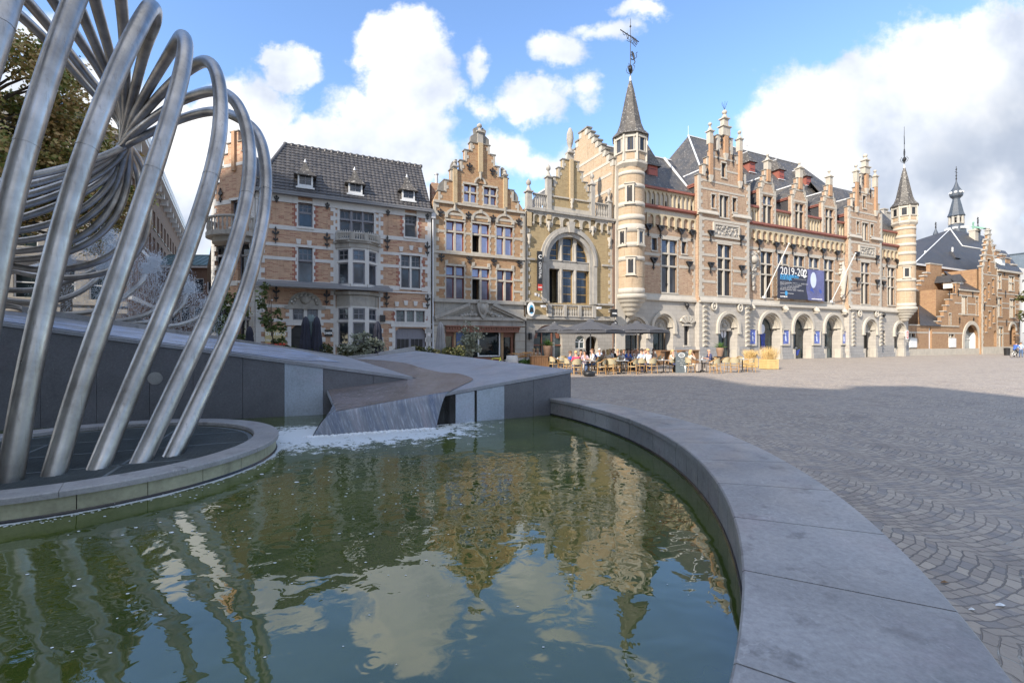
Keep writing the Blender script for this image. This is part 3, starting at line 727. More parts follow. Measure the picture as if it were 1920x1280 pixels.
pl = chan+[Vp+Vector((.25, -.1)), Vector((-4.6, 14.2)), Tip+Vector((.12, -.03)), sj+Vector((0.02, .02)), B1+(sj-B1)*.02]
z3 = [(p.x, p.y, zB(p.x, p.y)+.014) for p in pl]
import mathutils.geometry as mg
tri = mg.tessellate_polygon([[Vector(p) for p in z3]]); cs.add(z3, [tuple(t) for t in tri])
cas = empty('water_cascade', (B1.x, B1.y, 0), label='shallow brown stream pouring off the ramp edge into the pond as a glassy curtain', cat='cascade')
cs.build('stream', 'film', cas, (B1.x, B1.y, 0))
fl = MB(); nn = 40; rows = 8; vs = []
base0 = gnd(587, 818, ZW); base1 = gnd(818, 802, ZW)
for i in range(nn+1):
    f = i/nn; a = B1+(Bm-B1)*f; za = zB(a.x, a.y)+.016
    bx = base0.x+(base1.x-base0.x)*f; by = base0.y+(base1.y-base0.y)*f
    for j in range(rows+1):
        g_ = j/rows; o = 1-(1-g_)**1.0; w = .01*sin(i*1.7+j*.6)+.012*sin(i*.6)
        e = g_**.62
        vs.append((a.x+(bx-a.x)*e, a.y+(by-a.y)*e+w*g_, za+(ZW-.01-za)*g_**1.25))
cs = MB(); cs.add(vs, [(i*(rows+1)+j, (i+1)*(rows+1)+j, (i+1)*(rows+1)+j+1, i*(rows+1)+j+1) for i in range(nn) for j in range(rows)], 0, True)
# left return of the curtain
vs = []
for i in range(9):
    f = i/8; a = B1+(sj-B1)*f*.42; za = zB(a.x, a.y)+.016
    b_ = Vector((base0.x-.02+.15*f*0, base0.y+f*1.1))
    for j in range(rows+1):
        g_ = j/rows; e = g_**.6; vs.append((a.x+(b_.x-a.x)*e, a.y+(b_.y-a.y)*e, za+(ZW-.01-za)*g_**1.25))
cs.add(vs, [(i*(rows+1)+j, (i+1)*(rows+1)+j, (i+1)*(rows+1)+j+1, i*(rows+1)+j+1) for i in range(8) for j in range(rows)], 0, True)
cs.build('water_curtain', 'fall', cas, (B1.x, B1.y, 0))
ub = MB(); q = [B1, Bm, Vector((Bm.x-.05, Bm.y+.3)), Vector((B1.x-.2, B1.y+1.3))]
ub.add([(p.x, p.y, 0) for p in q]+[(p.x, p.y, zB(p.x, p.y)-.075) for p in q], [(0, 1, 5, 4), (1, 2, 6, 5), (2, 3, 7, 6), (3, 0, 4, 7)])
ub.build('ledge', 'wallw', cas, (B1.x, B1.y, 0))
# foam blobs / bubbles floating
MT['foam'] = M('white foam', (.72, .76, .80), .6, .1, 20)
fo = MB(); rnd = random.Random(5)
def blob(mb, x, y, r, z=ZW+.003):
    n = 7; ph = rnd.random()*6; q = [(x+r*(1+.35*sin(2*t+ph)*rnd.random())*cos(t)*1.3, y+r*(.8+.3*rnd.random())*sin(t), z) for t in [2*pi*i/n for i in range(n)]]
    mb.add(q+[(x, y, z+min(.012, r*.3))], [(i, (i+1) % n, n) for i in range(n)])
    
for i in range(700):
    f = rnd.random()*1.15-.15; dd = abs(rnd.gauss(0, .42)); p = base0.xy+(base1.xy-base0.xy)*f-Vector((-.3, .95))*dd
    if (p-Vector((IX, IY))).length > IR+.03: blob(fo, p.x, p.y, rnd.uniform(.004, .016))
for i in range(500):
    a = rnd.uniform(-2.0, .75); rr = IR+.01+abs(rnd.gauss(0, .05))+(.25*rnd.random()**3 if rnd.random() < .2 else 0)
    blob(fo, IX+rr*cos(a), IY+rr*sin(a), rnd.uniform(.004, .012))
for i in range(230):
    x = rnd.gauss(-2.6, 1.3); y = rnd.gauss(5.6, 1.5)
    if (Vector((x, y))-Vector((IX, IY))).length > IR+.05 and (Vector((x, y))-Vector((CX, CY))).length < RIN-.1 and y < 8: blob(fo, x, y, rnd.uniform(.003, .011)*(2 if rnd.random() < .1 else 1))
for i in range(90):
    x = rnd.uniform(-3, 1.6); y = rnd.uniform(1.7, 5.5)
    if (Vector((x, y))-Vector((CX, CY))).length < RIN-.1: blob(fo, x, y, rnd.uniform(.002, .007))
for i in range(420):
    f = rnd.random()*1.02-.04; p = base0.xy+(base1.xy-base0.xy)*f+Vector((rnd.gauss(0, .04), rnd.gauss(-.03, .04))); fo.ball((p.x, p.y, ZW), rnd.uniform(.012, .038), 0, 6, .7)
tag(fo.build('foam', 'foam'), 'white foam and bubbles floating below the cascade and beside the island', 'foam', kind='stuff')
# spray falling from the nozzles
def spraymat():
    m, h, p = newmat('water spray'); p.inputs['Base Color'].default_value = (.75, .8, .86, 1); p.inputs['Roughness'].default_value = .3; p.inputs['Alpha'].default_value = .42
    return m
MT['spray'] = spraymat()
spm = MB(); rnd = random.Random(11)
def drop(x, y, z, r):
    spm.add([(x-r, y, z), (x, y-r, z), (x+r, y, z), (x+r, y, z+r*2.4), (x-r, y, z-r*2.6)], [(0, 1, 3), (1, 2, 3), (2, 0, 3), (1, 0, 4), (2, 1, 4), (0, 2, 4)])
srcs = [at(*L[-1]) for L in noz]+[at(*p) for p in ((150, 470, 15.5), (200, 455, 15.8), (240, 470, 16), (120, 500, 15.2), (215, 500, 15.6), (285, 500, 16.2), (330, 530, 17))]
for s0 in srcs:
    vx0 = rnd.uniform(.3, .8)
    for i in range(2500):
        t = rnd.random()**.8*.95; sp0 = .08+.42*t; vx = vx0+rnd.gauss(0, .22); vz = rnd.gauss(2.4, .45)
        x, y, z = s0.x+vx*t+rnd.gauss(0, .03), s0.y+rnd.gauss(0, sp0), s0.z+vz*t-4.9*t*t
        if z > zA(x, y): drop(x, y, z, rnd.uniform(.005, .013)*(1.5 if t < .3 else 1))
tag(spm.build('water_spray', 'spray'), 'white spray falling from the upturned tube ends onto the left ramp', 'spray', kind='stuff')
MT['wetfoam'] = filmmat('splashing water film', (.30, .34, .40), .25, .95)
wf = MB(); pts = [AL+Vector((1.2, .6)), A1+AD*(-2.0)+N_A*-.25, A1+AD*1.2-N_A*.25, A1+AD*2.2-N_A*2.0, Vector((-7.4, 15.9)), Vector((-11.6, 13.9))]
wf.add([(p.x, p.y, zA(p.x, p.y)+.012) for p in pts], [tuple(range(len(pts)))])
tag(wf.build('splash_water', 'wetfoam'), 'foaming water sheet spreading over the top of the left ramp', 'water', kind='structure')
# ================================================================ BUILDINGS
FA = radians(25); CA, SA = cos(FA), sin(FA); DP = 31.5
def F(px, py=HOR, d=0):
    u = (px-960)/FPX; Y = (DP+d)/(CA-SA*u); return Y*(u*CA+SA), CAMH+(HOR-py)/FPX*Y
def FS(px, d=0): return F(px, HOR, d)[0]
def FZ(px, py, d=0): return F(px, py, d)[1]
def w2(s, d): return (s*CA-(DP+d)*SA, s*SA+(DP+d)*CA)
def arch_pts(s0, s1, zs, zt, n=12, rise=None):
    """arch contour pieces from (s1,zs) over the top to (s0,zs)"""
    c = (s0+s1)/2; r = (s1-s0)/2
    return [(c+r*cos(pi*i/n), zs+(zt-zs)*sin(pi*i/n)) for i in range(n+1)]
class B:
    def __init__(b, name, px0, label, cat, group=None, d0=0):
        b.s0 = FS(px0, d0); b.d0 = d0; x, y = w2(b.s0, d0); b.off = (b.s0, d0, 0)
        b.root = empty(name, (x, y, 0), FA, label=label, cat=cat, group=group)
        b.holes = {}; b.T = {}
    def mb(b, key):
        return b.T.setdefault(key, MB())
    def put(b, mbx, name, mats, parent=None, smooth=None):
        if name in ('window', 'pane', 'iron_bracket', 'wall_anchor'): return mbx.build(name, mats, parent or b.root, b.off, smooth)
        return [m.build(name, mats, parent or b.root, b.off, smooth) for m in mbx.split()][0]
    def flush(b, table):
        for k, (name, mats) in table.items():
            if k in b.T and b.T[k].v: b.put(b.T.pop(k), name, mats)
    def wall(b, name, outline, d, th, mat, holes=None, back=True):
        m = MB(); m.fill([outline]+(b.holes.get(d, []) if holes is None else holes), d, d+th, 0, back=back); return b.put(m, name, mat)
    def band(b, z0, z1, sa, sb, d=0, proud=.03, key='trim', clear=.0):
        iv = [(sa, sb)]
        for h in b.holes.get(d, []):
            xs = [p[0] for p in h]; zs = [p[1] for p in h]
            if max(zs) > z0+.01 and min(zs) < z1-.01:
                a, c = min(xs)-clear, max(xs)+clear; nv = []
                for p, q in iv:
                    if c <= p or a >= q: nv.append((p, q)); continue
                    if a > p: nv.append((p, a))
                    if c < q: nv.append((c, q))
                iv = nv
        m = b.mb(key)
        for p, q in iv:
            if q-p > .02: m.box(p, q, d-proud, d, z0, z1)
    def win(b, l, r, t, bt, d=0, cols=2, tr=(), fr='greyf', gl='gl1', gl2=None, stone='stoneh', recess=.20, arch=False, mw=.13, bars=None, sill=True, quoin=True, lintel=True, fw=.055, opened=(), name='window', key='trim', qw=.16, wood=True, sz=None):
        if sz: s0, s1, z0, z1 = sz
        else: s0, s1 = FS(l, d), FS(r, d); c = (l+r)/2; z0, z1 = FZ(c, bt, d), FZ(c, t, d)
        trz = sorted([FZ((l+r)/2, y, d) if y > 3 else z0+(z1-z0)*y for y in tr])
        if arch: zs = z1-(s1-s0)/2*(arch if arch is not True else 1); hole = [(s0, z0), (s1, z0)]+arch_pts(s0, s1, zs, z1)
        else: hole = [(s0, z0), (s1, z0), (s1, z1), (s0, z1)]; zs = z1
        b.holes.setdefault(d, []).append(hole)
        f = MB(); g_ = MB(); y0 = d+recess
        # stone mullions and transoms
        cx_ = [s0+(s1-s0)*i/cols for i in range(cols+1)]; zz = [z0]+trz+[z1]
        def top(s):
            if not arch: return z1
            c = (s0+s1)/2; rr = (s1-s0)/2; q = max(0, 1-((s-c)/rr)**2); return zs+(z1-zs)*sqrt(q)
        if stone and mw:
            for x in cx_[1:-1]: f.box(x-mw/2, x+mw/2, d+.05, y0+.06, z0, top(x), 0)
            for z in trz: f.box(s0, s1, d+.04, y0+.07, z-mw*.45, z+mw*.45, 0)
        for i in range(cols):
            xa, xb = cx_[i]+(mw/2 if (stone and i) else 0), cx_[i+1]-(mw/2 if (stone and i < cols-1) else 0)
            for j in range(len(zz)-1):
                za, zb = zz[j]+(mw*.45 if (stone and j) else 0), zz[j+1]-(mw*.45 if (stone and j < len(zz)-2) else 0)
                last = j == len(zz)-2
                if (i, j) in opened:
                    g_.box(xa, xb, y0+.5, y0+.52, za, zb, 2); continue
                if arch and last:
                    n = 6; xs = [xa+(xb-xa)*q/n for q in range(n+1)]
                    outer = [(xa, za), (xb, za)]+[(x, max(top(x), za+.01)) for x in reversed(xs)]
                    inner = [(min(max(x, xa+fw), xb-fw), z if z < za+.005 else z-fw) for x, z in outer]
                    inner = [(x, za+fw if k < 2 else max(z, za+fw+.01)) for k, (x, z) in enumerate(inner)]
                    if wood: f.fill([outer, inner], y0, y0+.05, 1, back=False)
                    g_.fill([outer], y0+.03, y0+.03, 0)
                else:
                    if wood: f.fill([[(xa, za), (xb, za), (xb, zb), (xa, zb)], [(xa+fw, za+fw), (xb-fw, za+fw), (xb-fw, zb-fw), (xa+fw, zb-fw)]], y0, y0+.05, 1, back=False)
                    g_.add([(xa, y0+.03, za), (xb, y0+.03, za), (xb, y0+.03, zb), (xa, y0+.03, zb)], [(0, 1, 2, 3)], 1 if (gl2 and not last) else 0)
                    nb = bars[j] if bars and j < len(bars) else None
                    if nb:
                        bw = .022
                        for q in range(1, nb[0]): x = xa+(xb-xa)*q/nb[0]; f.box(x-bw, x+bw, y0+.005, y0+.028, za+fw, zb-fw, 1)
                        for q in range(1, nb[1]): z = za+(zb-za)*q/nb[1]; f.box(xa+fw, xb-fw, y0+.006, y0+.027, z-bw, z+bw, 1)
        if not f.v: f.box(s0, s1, y0+.08, y0+.1, z0, z0+.02, 1)
        w = b.put(f, name, [stone or 'stoneh', fr]); b.put(g_, 'pane', [gl, gl2 or gl, 'dark'], w)
        m = b.mb(key)
        if sill: m.box(s0-.10, s1+.10, d-.09, d+.16, z0-.13, z0)
        if lintel and not arch: m.box(s0-.10, s1+.10, d-.05, d+.10, z1, z1+.15)
        if quoin:
            z = z0; i = 0
            while z < zs-.05:
                h = min(.22, zs-z); e = qw if i % 2 else qw*.5
                m.box(s0-e, s0, d-.022, d+.1, z, z+h-.004); m.box(s1, s1+e, d-.022, d+.1, z, z+h-.004); z += h; i += 1
        return (s0, s1, z0, z1)
    def quoins(b, s, z0, z1, d=0, side=1, a=.28, c=.45, h=.30, proud=.035, key='trim', depth=.1):
        m = b.mb(key); z = z0; i = 0
        while z < z1-.02:
            hh = min(h, z1-z); e = a if i % 2 else c
            m.box(s, s+side*e, d-proud, d+depth, z, z+hh-.005); z += hh; i += 1
    def anchor(b, px, py, d=0, h=.75, w=.34, kind='fleur'):
        s, z = F(px, py, d); m = MB(); y0, y1 = d-.10, d-.045
        if kind == 'fleur':
            m.box(s-.025, s+.025, y0, y1, z-h/2, z+h/2)
            lz = z+h*.18
            m.fill([[(s, z+h/2+.04), (s-.07, z+h*.36), (s, z+h*.2), (s+.07, z+h*.36)]], y0-.01, y1)
            for sg in (-1, 1):
                m.fill([[(s, lz-.07), (s+sg*w*.3, lz+.08), (s+sg*w*.5, lz+.04), (s+sg*w*.42, lz-.07), (s+sg*w*.15, lz-.11)]], y0, y1)
                m.fill([[(s, z-h*.26), (s+sg*w*.32, z-h*.16), (s+sg*w*.28, z-h*.3), (s, z-h*.36)]], y0, y1)
            m.box(s-.09, s+.09, y0-.012, y1, lz-.13, lz-.09)
        else:  # flared torch bracket
            m.box(s-.03, s+.03, y0-.04, y1, z-h*.42, z+h*.18)
            m.fill([[(s-.05, z), (s+.05, z), (s+w*.62, z+h*.42), (s+w*.5, z+h*.5), (s-w*.5, z+h*.5), (s-w*.62, z+h*.42)], [(s-.02, z+.12), (s-w*.3, z+h*.4), (s-.02, z+h*.4)], [(s+.02, z+.12), (s+.02, z+h*.4), (s+w*.3, z+h*.4)]], y0-.16, y1)
            m.box(s-.12, s+.12, y0-.03, y1, z-h*.40, z-h*.32); m.lathe(s, y0, [(.001, z-h*.58), (.05, z-h*.5), (.03, z-h*.42)], 6)
            m.box(s-w*.5, s+w*.5, y0-.03, y0, z+h*.5, z+h*.53)
        b.put(m, 'wall_anchor' if kind == 'fleur' else 'iron_bracket', 'black')
    def pinnacle(b, s, d, z0, ztop, w=.30, ball=True, mat='stoneg', cap=None, name='pinnacle', cone=False):
        m = MB(); H = ztop-z0
        zc = z0+H*.55 if cap is None else cap
        m.box(s-w/2, s+w/2, d-w/2, d+w/2, z0, zc)
        m.box(s-w*.72, s+w*.72, d-w*.72, d+w*.72, zc, zc+.09)
        r = w*.5; zt = ztop
        m.lathe(s, d, [(r*1.25, zc+.09), (r*1.05, zc+.18), (r*.45, zc+.18+(zt-zc)*.28), (r*.4, zc+(zt-zc)*.5)], 10)
        if cone: m.lathe(s, d, [(r*.35, zc+(zt-zc)*.5), (r*.95, zc+(zt-zc)*.62), (r*.9, zc+(zt-zc)*.8), (r*.4, zc+(zt-zc)*.93), (.001, zt)], 10)
        else:
            rb = (zt-zc)*.2; m.ball((s, d, zt-rb*.9), max(rb, .1), n=10); m.lathe(s, d, [(r*.4, zc+(zt-zc)*.45), (r*.35, zt-rb*1.6)], 8)
        return b.put(m, name, mat)
def gable(c, steps, ztop):
    """steps: (half width, z of tread) from outside in; returns stepped outline going right base -> top -> left base"""
    R_ = []; 
    for i, (hw, z) in enumerate(steps):
        R_.append((c+hw, z)) if i else R_.append((c+hw, z))
        nh = steps[i+1][0] if i+1 < len(steps) else 0
        if nh: R_.append((c+nh, z))
    L_ = [(2*c-x, z) for x, z in reversed(R_)]
    return R_+L_
def gcaps(m, c, steps, d, th, over=.07, h=.075, proud=.06, cm=0):
    for i, (hw, z) in enumerate(steps):
        nh = steps[i+1][0] if i+1 < len(steps) else 0
        for sg in (-1, 1):
            a, e = c+sg*(nh-.02 if nh else 0), c+sg*(hw+over)
            m.box(a, e, d-proud, d+th+proud, z, z+h, cm)
def gquoin(m, c, steps, zb, d, a=.16, e=.30, proud=.025, h=.24):
    z = zb
    for i, (hw, zt) in enumerate(steps):
        k = 0; z0 = z
        while z0 < zt-.03:
            hh = min(h, zt-z0); w = e if k % 2 else a
            for sg in (-1, 1): m.box(c+sg*(hw-w), c+sg*(hw+.004), d-proud, d+.1, z0, z0+hh-.004)
            z0 += hh; k += 1
        z = zt
def arcade(m, s0, s1, n, zb, zt, d, proud=.10, pier=.22, m0=0, corbel=True, pointed=False):
    """row of small blind arches as a proud strip"""
    w = (s1-s0)/n; holes = []
    for i in range(n):
        a, e = s0+w*i+w*pier/2, s0+w*(i+1)-w*pier/2; r = (e-a)/2
        if pointed: holes.append([(a, zb), (e, zb), (e, zt-.12-(e-a)*.8), ((a+e)/2, zt-.12), (a, zt-.12-(e-a)*.8)])
        else: holes.append([(a, zb), (e, zb)]+arch_pts(a, e, zt-.1-r, zt-.1, 8))
    m.fill([[(s0, zb), (s1, zb), (s1, zt), (s0, zt)]]+holes, d-proud, d, m0, back=False)
    if corbel:
        for i in range(n+1):
            x = s0+w*i; m.box(x-w*.13, x+w*.13, d-proud*1.1, d, zb-.16, zb, m0); m.box(x-w*.08, x+w*.08, d-proud*.7, d, zb-.26, zb-.16, m0)
def baluster_row(m, s0, s1, n, zb, zt, d, r=.06, m0=0, rail=.09, yw=.16):
    m.box(s0, s1, d-yw/2, d+yw/2, zt-rail, zt, m0); m.box(s0, s1, d-yw/2, d+yw/2, zb, zb+rail*.8, m0)
    z0, z1 = zb+rail*.8, zt-rail; H = z1-z0
    for i in range(n):
        x = s0+(s1-s0)*(i+.5)/n
        m.lathe(x, d, [(r*.9, z0), (r*.9, z0+H*.08), (r*.45, z0+H*.14), (r*1.05, z0+H*.35), (r*.9, z0+H*.45), (r*.4, z0+H*.68), (r*.45, z0+H*.86), (r*.9, z0+H*.9), (r*.9, z1)], 8, m0)
def groof(b, c, hw, ze, zr, d0, d1, mat='slate', name='cross_roof', ridge=True, over=.1):
    m = MB(); m.poly([(c-hw-over, d0, ze-.1), (c, d0, zr), (c, d1, zr), (c-hw-over, d1, ze-.1)], 0, (0, 0, -.1)); m.poly([(c, d0, zr), (c+hw+over, d0, ze-.1), (c+hw+over, d1, ze-.1), (c, d1, zr)], 0, (0, 0, -.1))
    o = b.put(m, name, mat)
    if ridge:
        r = MB(); r.box(c-.09, c+.09, d0, d1, zr-.03, zr+.09); b.put(r, 'ridge', 'lead', o)
    return o
# ---------------------------------------------------------------- HOUSE 1 (orange-pink brick corner house)
H = B('brick_house', 478, 'orange-pink brick corner house with white stone bands, dark pantile roof and three small dormers', 'house')
sL, sR = FS(479), FS(808); zE = FZ(512, 362); zE = (FZ(512, 358)+FZ(806, 398))/2
g1 = dict(fr='greyf', gl='gl1', stone='stonew')
H.win(559, 586, 381, 425.5, cols=1, tr=(.62,), mw=.0, bars=[None, (3, 2)], fw=.07, **g1)
H.win(759, 781, 404, 444.5, cols=1, tr=(.62,), mw=.0, bars=[None, (3, 2)], fw=.07, **g1)
W2 = H.win(637, 701, 396, 448, cols=3, tr=(.66,), mw=.11, bars=[None, (2, 1)], fw=.07, qw=.3, fr='greyf', gl='gl1', stone='greyf')
H.win(559, 586, 464, 530, cols=1, tr=(489,), mw=.09, bars=[None, (3, 2)], fw=.07, fr='greyf', gl='gl1', stone='greyf')
H.win(752, 788, 479, 540, cols=2, tr=(501.5,), mw=.13, bars=[None, (2, 2)], fw=.07, **g1)
H.win(549, 596, 577, 600, cols=2, mw=.2, bars=[(2, 2)], fw=.07, qw=.4, **g1)
H.win(743, 796, 582, 603.5, cols=3, mw=.14, bars=[(2, 3)], fw=.06, **g1)
# doors
def door_hole(H, l, r, t, bt=690, d=0):
    s0, s1 = FS(l, d), FS(r, d); z1 = FZ((l+r)/2, t, d); H.holes.setdefault(d, []).append([(s0, .004), (s1, .004), (s1, z1-.25), (s1-.25, z1), (s0+.25, z1), (s0, z1-.25)]); return s0, s1, .0, z1
s0, s1, z0, z1 = door_hole(H, 546, 597, 610)
m = MB(); m.box(s0, s1, .2, .26, z0, z1); m.box(s0+.1, (s0+s1)/2-.05, .17, .2, .9, 2.1); m.box((s0+s1)/2+.05, s1-.1, .17, .2, .9, 2.1); m.box(s0+.1, s1-.1, .17, .2, z1-.8, z1-.35)
dr = H.put(m, 'front_door', 'black')
m = MB(); m.lathe((s0+s1)/2-.12, .14, [(.02, 1.0), (.02, 1.4)], 6); H.put(m, 'handle', 'zinc', dr)
s0, s1, z0, z1 = door_hole(H, 741, 799, 615)
m = MB(); m.box(s0, s1, .2, .26, z0, z1); n = 12
for i in range(n+1):
    x = s0+(s1-s0)*i/n; m.box(x-.012, x+.012, .185, .2, 0, z1)
m.box(s0, s1, .175, .2, z1-.75, z1-.63)
dr = H.put(m, 'garage_door', 'greyd'); m = MB()
for f in (.13, .26, .39, .58, .71, .84):
    x = s0+(s1-s0)*f
    m.box(x-.12, x+.12, .165, .172, 1.15, 2.0)
H.put(m, 'grille_window', 'black', dr)
# bow windows (2nd floor and ground floor)
def bow(H, l, r, yt, yb, yt1, dep=.75, n=3, extra=.0, base=None, label=None):
    s0, s1 = FS(l), FS(r); c = (s0+s1)/2; hw = (s1-s0)/2
    zt = FZ((l+r)/2, yt, -.4); zb = FZ((l+r)/2, yb, -.4); zm = FZ((l+r)/2, yt1, -.4)
    pts = [(c-hw, 0), (c-hw*.40, -dep), (c+hw*.40, -dep), (c+hw, 0)]
    f = MB(); gl = MB()
    def post(p, w=.13): f.box(p[0]-w, p[0]+w, p[1]-w*.6, p[1]+w, zb, zt, 0)
    for p in pts: post(p)
    for a, e in zip(pts, pts[1:]):
        L = sqrt((e[0]-a[0])**2+(e[1]-a[1])**2); ux, uy = (e[0]-a[0])/L, (e[1]-a[1])/L; nx, ny = uy, -ux
        def bx(t0, t1, y0, y1, za, zc, mm, M_):
            q = [(a[0]+ux*t+nx*y, a[1]+uy*t+ny*y) for t, y in ((t0, y0), (t1, y0), (t1, y1), (t0, y1))]
            M_.add([(x, y, za) for x, y in q]+[(x, y, zc) for x, y in q], [(0, 1, 5, 4), (1, 2, 6, 5), (2, 3, 7, 6), (3, 0, 4, 7), (4, 5, 6, 7), (3, 2, 1, 0)], mm)
        bx(0, L, -.05, .07, zm-.07, zm+.07, 0, f); bx(0, L, -.08, .1, zb-.16, zb, 0, f); bx(0, L, -.08, .06, zt, zt+.12, 0, f)
        for za, zc, nb in ((zb, zm-.07, 0), (zm+.07, zt, 1)):
            e0, e1 = .13, L-.13
            for t0, t1, q0, q1 in ((e0, e0+.08, za, zc), (e1-.08, e1, za, zc), (e0, e1, za, za+.08), (e0, e1, zc-.08, zc)): bx(t0, t1, -.03, .01, q0, q1, 1, f)
            if nb: bx((e0+e1)/2-.02, (e0+e1)/2+.02, -.025, 0, za, zc, 1, f); bx(e0, e1, -.024, -.001, (za+zc)/2-.02, (za+zc)/2+.02, 1, f)
            bx(e0, e1, -.032, -.031, za, zc, 0, gl)
    w = H.put(f, 'bow_window', ['stonew', 'greyf']); H.put(gl, 'pane', 'gl1', w)
    H.holes.setdefault(0, []).append([(c-hw+.02, zb-.02), (c+hw-.02, zb-.02), (c+hw-.02, zt+.02), (c-hw+.02, zt+.02)])
    return c, hw, zb, zt, pts
def bowslab(m, c, hw, dep, z0, z1, e=.1, mm=0, back=.05):
    pl = [(c-hw-e, back), (c-hw-e, -.08), (c-hw*.42-e*.5, -dep-e), (c+hw*.42+e*.5, -dep-e), (c+hw+e, -.08), (c+hw+e, back)]
    m.fill([pl], z0, z1, mm, ax='xy')
bA = bow(H, 632, 707, 470, 534, 492); bB = bow(H, 632, 707, 578, 646, 602)
# balcony over the upper bow
m = MB(); c, hw, zb, zt, pts = bA; zf = zt+.12
bowslab(m, c, hw, .75, zf, zf+.30, .12); bowslab(m, c, hw, .75, zf+.3, zf+.42, .26)
zr0 = zf+.42; zr1 = FZ(670, 437, -.9)
arcpts = [(c+(hw+.1)*sin(t), -.2-.85*cos(t)) for t in [radians(-80+160*i/26) for i in range(27)]]
for (x, y) in arcpts[1:-1]:
    if abs(abs(x-c)-hw*.33) > .06: m.lathe(x, y, [(.06, zr0), (.03, zr0+.12), (.075, zr0+.33), (.03, zr0+.62), (.06, zr1-.12)], 6)
m.tube([(x, y, zr1-.06) for x, y in arcpts], .085, 6); m.tube([(x, y, zr0+.03) for x, y in arcpts], .07, 6)
for sg in (-1, -.33, .33, 1):
    t = math.asin(max(-1, min(1, sg*hw/(hw+.1)))); x, y = c+sg*(hw+.02), -.2-.85*cos(t)
    m.box(x-.11, x+.11, y-.1, y+.1, zr0, zr1+.03)
H.put(m, 'balcony', 'stoneg')
# stone fascia over lower bow
m = MB(); c, hw, zb, zt, pts = bB
bowslab(m, c, hw, .78, zt+.12, zt+.85, .04); bowslab(m, c, hw, .78, zt+.85, zt+1.05, .2); bowslab(m, c, hw, .78, zt+1.05, FZ(670, 556), .04)
bowslab(m, c, hw, .75, 0, zb-.16, .02)
H.put(m, 'bow_fascia', 'stoneg')
# tympanum over door
m = MB(); s, z = F(572.5, 574); r = .98
m.fill([[(s-r, z), (s+r, z)]+arch_pts(s-r, s+r, z, z+r*.92, 14)], -.07, 0); m.fill([[(s-r-.2, z-.18), (s+r+.2, z-.18), (s+r+.2, z), (s-r-.2, z)]], -.1, 0)
for i in range(9):
    t = pi*(i+.5)/9; m.ball((s+.7*cos(t), -.08, z+.08+.6*sin(t)), .12, n=6)
m.lathe(s, -.08, [(.001, z+.1), (.2, z+.2), (.3, z+.4), (.2, z+.62), (.001, z+.7)], 8)
H.put(m, 'tympanum', 'stoneg')
sbr, sbl = sR-.05, sL
out = [(sL, 0), (sR, 0), (sR, zE), (sL, zE)]
bands = [(FZ(506, 424), .26), (FZ(496, 456), .20), (FZ(496, 482), .20), (FZ(490, 529)+.05, .30), (FZ(503, 573), .2), (FZ(503, 600), .2)]
for z, h in bands: H.band(z-h/2, z+h/2, sL, sR, clear=.1)
H.band(zE-.55, zE-.02, sL, sR, proud=.07, clear=0); H.band(FZ(490, 531)-.2, FZ(490, 531)-.1, sL, sR, proud=.1, clear=.1)
H.band(.0, .75, sL, sR, proud=.05, clear=.25)
H.quoins(sR, 0, zE-.55, 0, -1, .25, .42); H.quoins(sL, 0, zE-.55, 0, 1, .3, .5)
for sx in (FS(632)-.1, FS(707)+.1):
    sg = -1 if sx < FS(660) else 1
    H.quoins(sx, 0, zE-.55, 0, sg, .12, .3)
for sx, sg in ((FS(546), -1), (FS(597), 1), (FS(741), -1), (FS(799), 1)): H.quoins(sx, 0, FZ(570, 612) if sx < FS(650) else FZ(770, 606), 0, sg, .2, .42)
for l, r, y in ((741, 799, 607), (546, 597, 604)):
    H.mb('trim').box(FS(l)-.3, FS(r)+.3, -.09, .02, FZ((l+r)/2, y+6), FZ((l+r)/2, y-1))
for px, py in ((560, 453), (580, 456), (752, 467), (771, 465), (788, 469), (744, 570), (761, 568), (779, 569), (796, 572)):
    s, z = F(px, py); H.mb('trim').fill([[(s-.1, z-.16), (s+.1, z-.16), (s+.15, z+.16), (s-.15, z+.16)]], -.06, 0)
H.wall('facade_wall', out, 0, .4, 'br1')
# red brick edging beside windows
m = MB()
for l, r, t, bt in ((559, 586, 381, 425.5), (759, 781, 404, 444.5), (559, 586, 464, 530), (752, 788, 479, 540), (743, 796, 582, 603)):
    z = FZ((l+r)/2, bt); zt = FZ((l+r)/2, t); k = 0
    while z < zt-.1:
        e = .34 if k % 2 else .22
        for x, sg in ((FS(l), -1), (FS(r), 1)): m.box(x+sg*.0, x+sg*e, -.012, .05, z, z+.13)
        z += .14; k += 1
H.put(m, 'red_brick_edging', 'br1r')
H.T['trim'] and H.flush({'trim': ('stone_trim', 'stonew')})
# sides / rear, roof
m = MB(); m.box(sR-.25, sR-.003, .4, 9, 0, zE); m.box(sL, sR-.003, 9, 9.3, 0, zE); m.fill([[(.4, zE), (9, zE), (4.7, zE+.2+1.42*2.85)]], sR-.25, sR-.003, ax='yz')
H.put(m, 'side_wall', 'br1')
def pantile():
    m, h, p = newmat('black pantiles'); t = h.n('ShaderNodeTexCoord').outputs['Object']; s = h.n('ShaderNodeSeparateXYZ'); h.l(t, s.inputs[0])
    w = h.n('ShaderNodeTexWhiteNoise'); w.noise_dimensions = '3D'; h.l(h.vm('FLOOR', h.vm('MULTIPLY', t, (3.7, 4, 4))), w.inputs['Vector'])
    c = h.ramp(w.outputs['Value'], [(0, (.050, .050, .055)), (1, (.095, .09, .09))])
    c = h.mix(h.m('MULTIPLY', h.sstep(h.noise(t, 3, 5, .7), .55, .7), .5), c, (.15, .14, .13))
    h.l(c, p.inputs['Base Color']); p.inputs['Roughness'].default_value = .42; return m
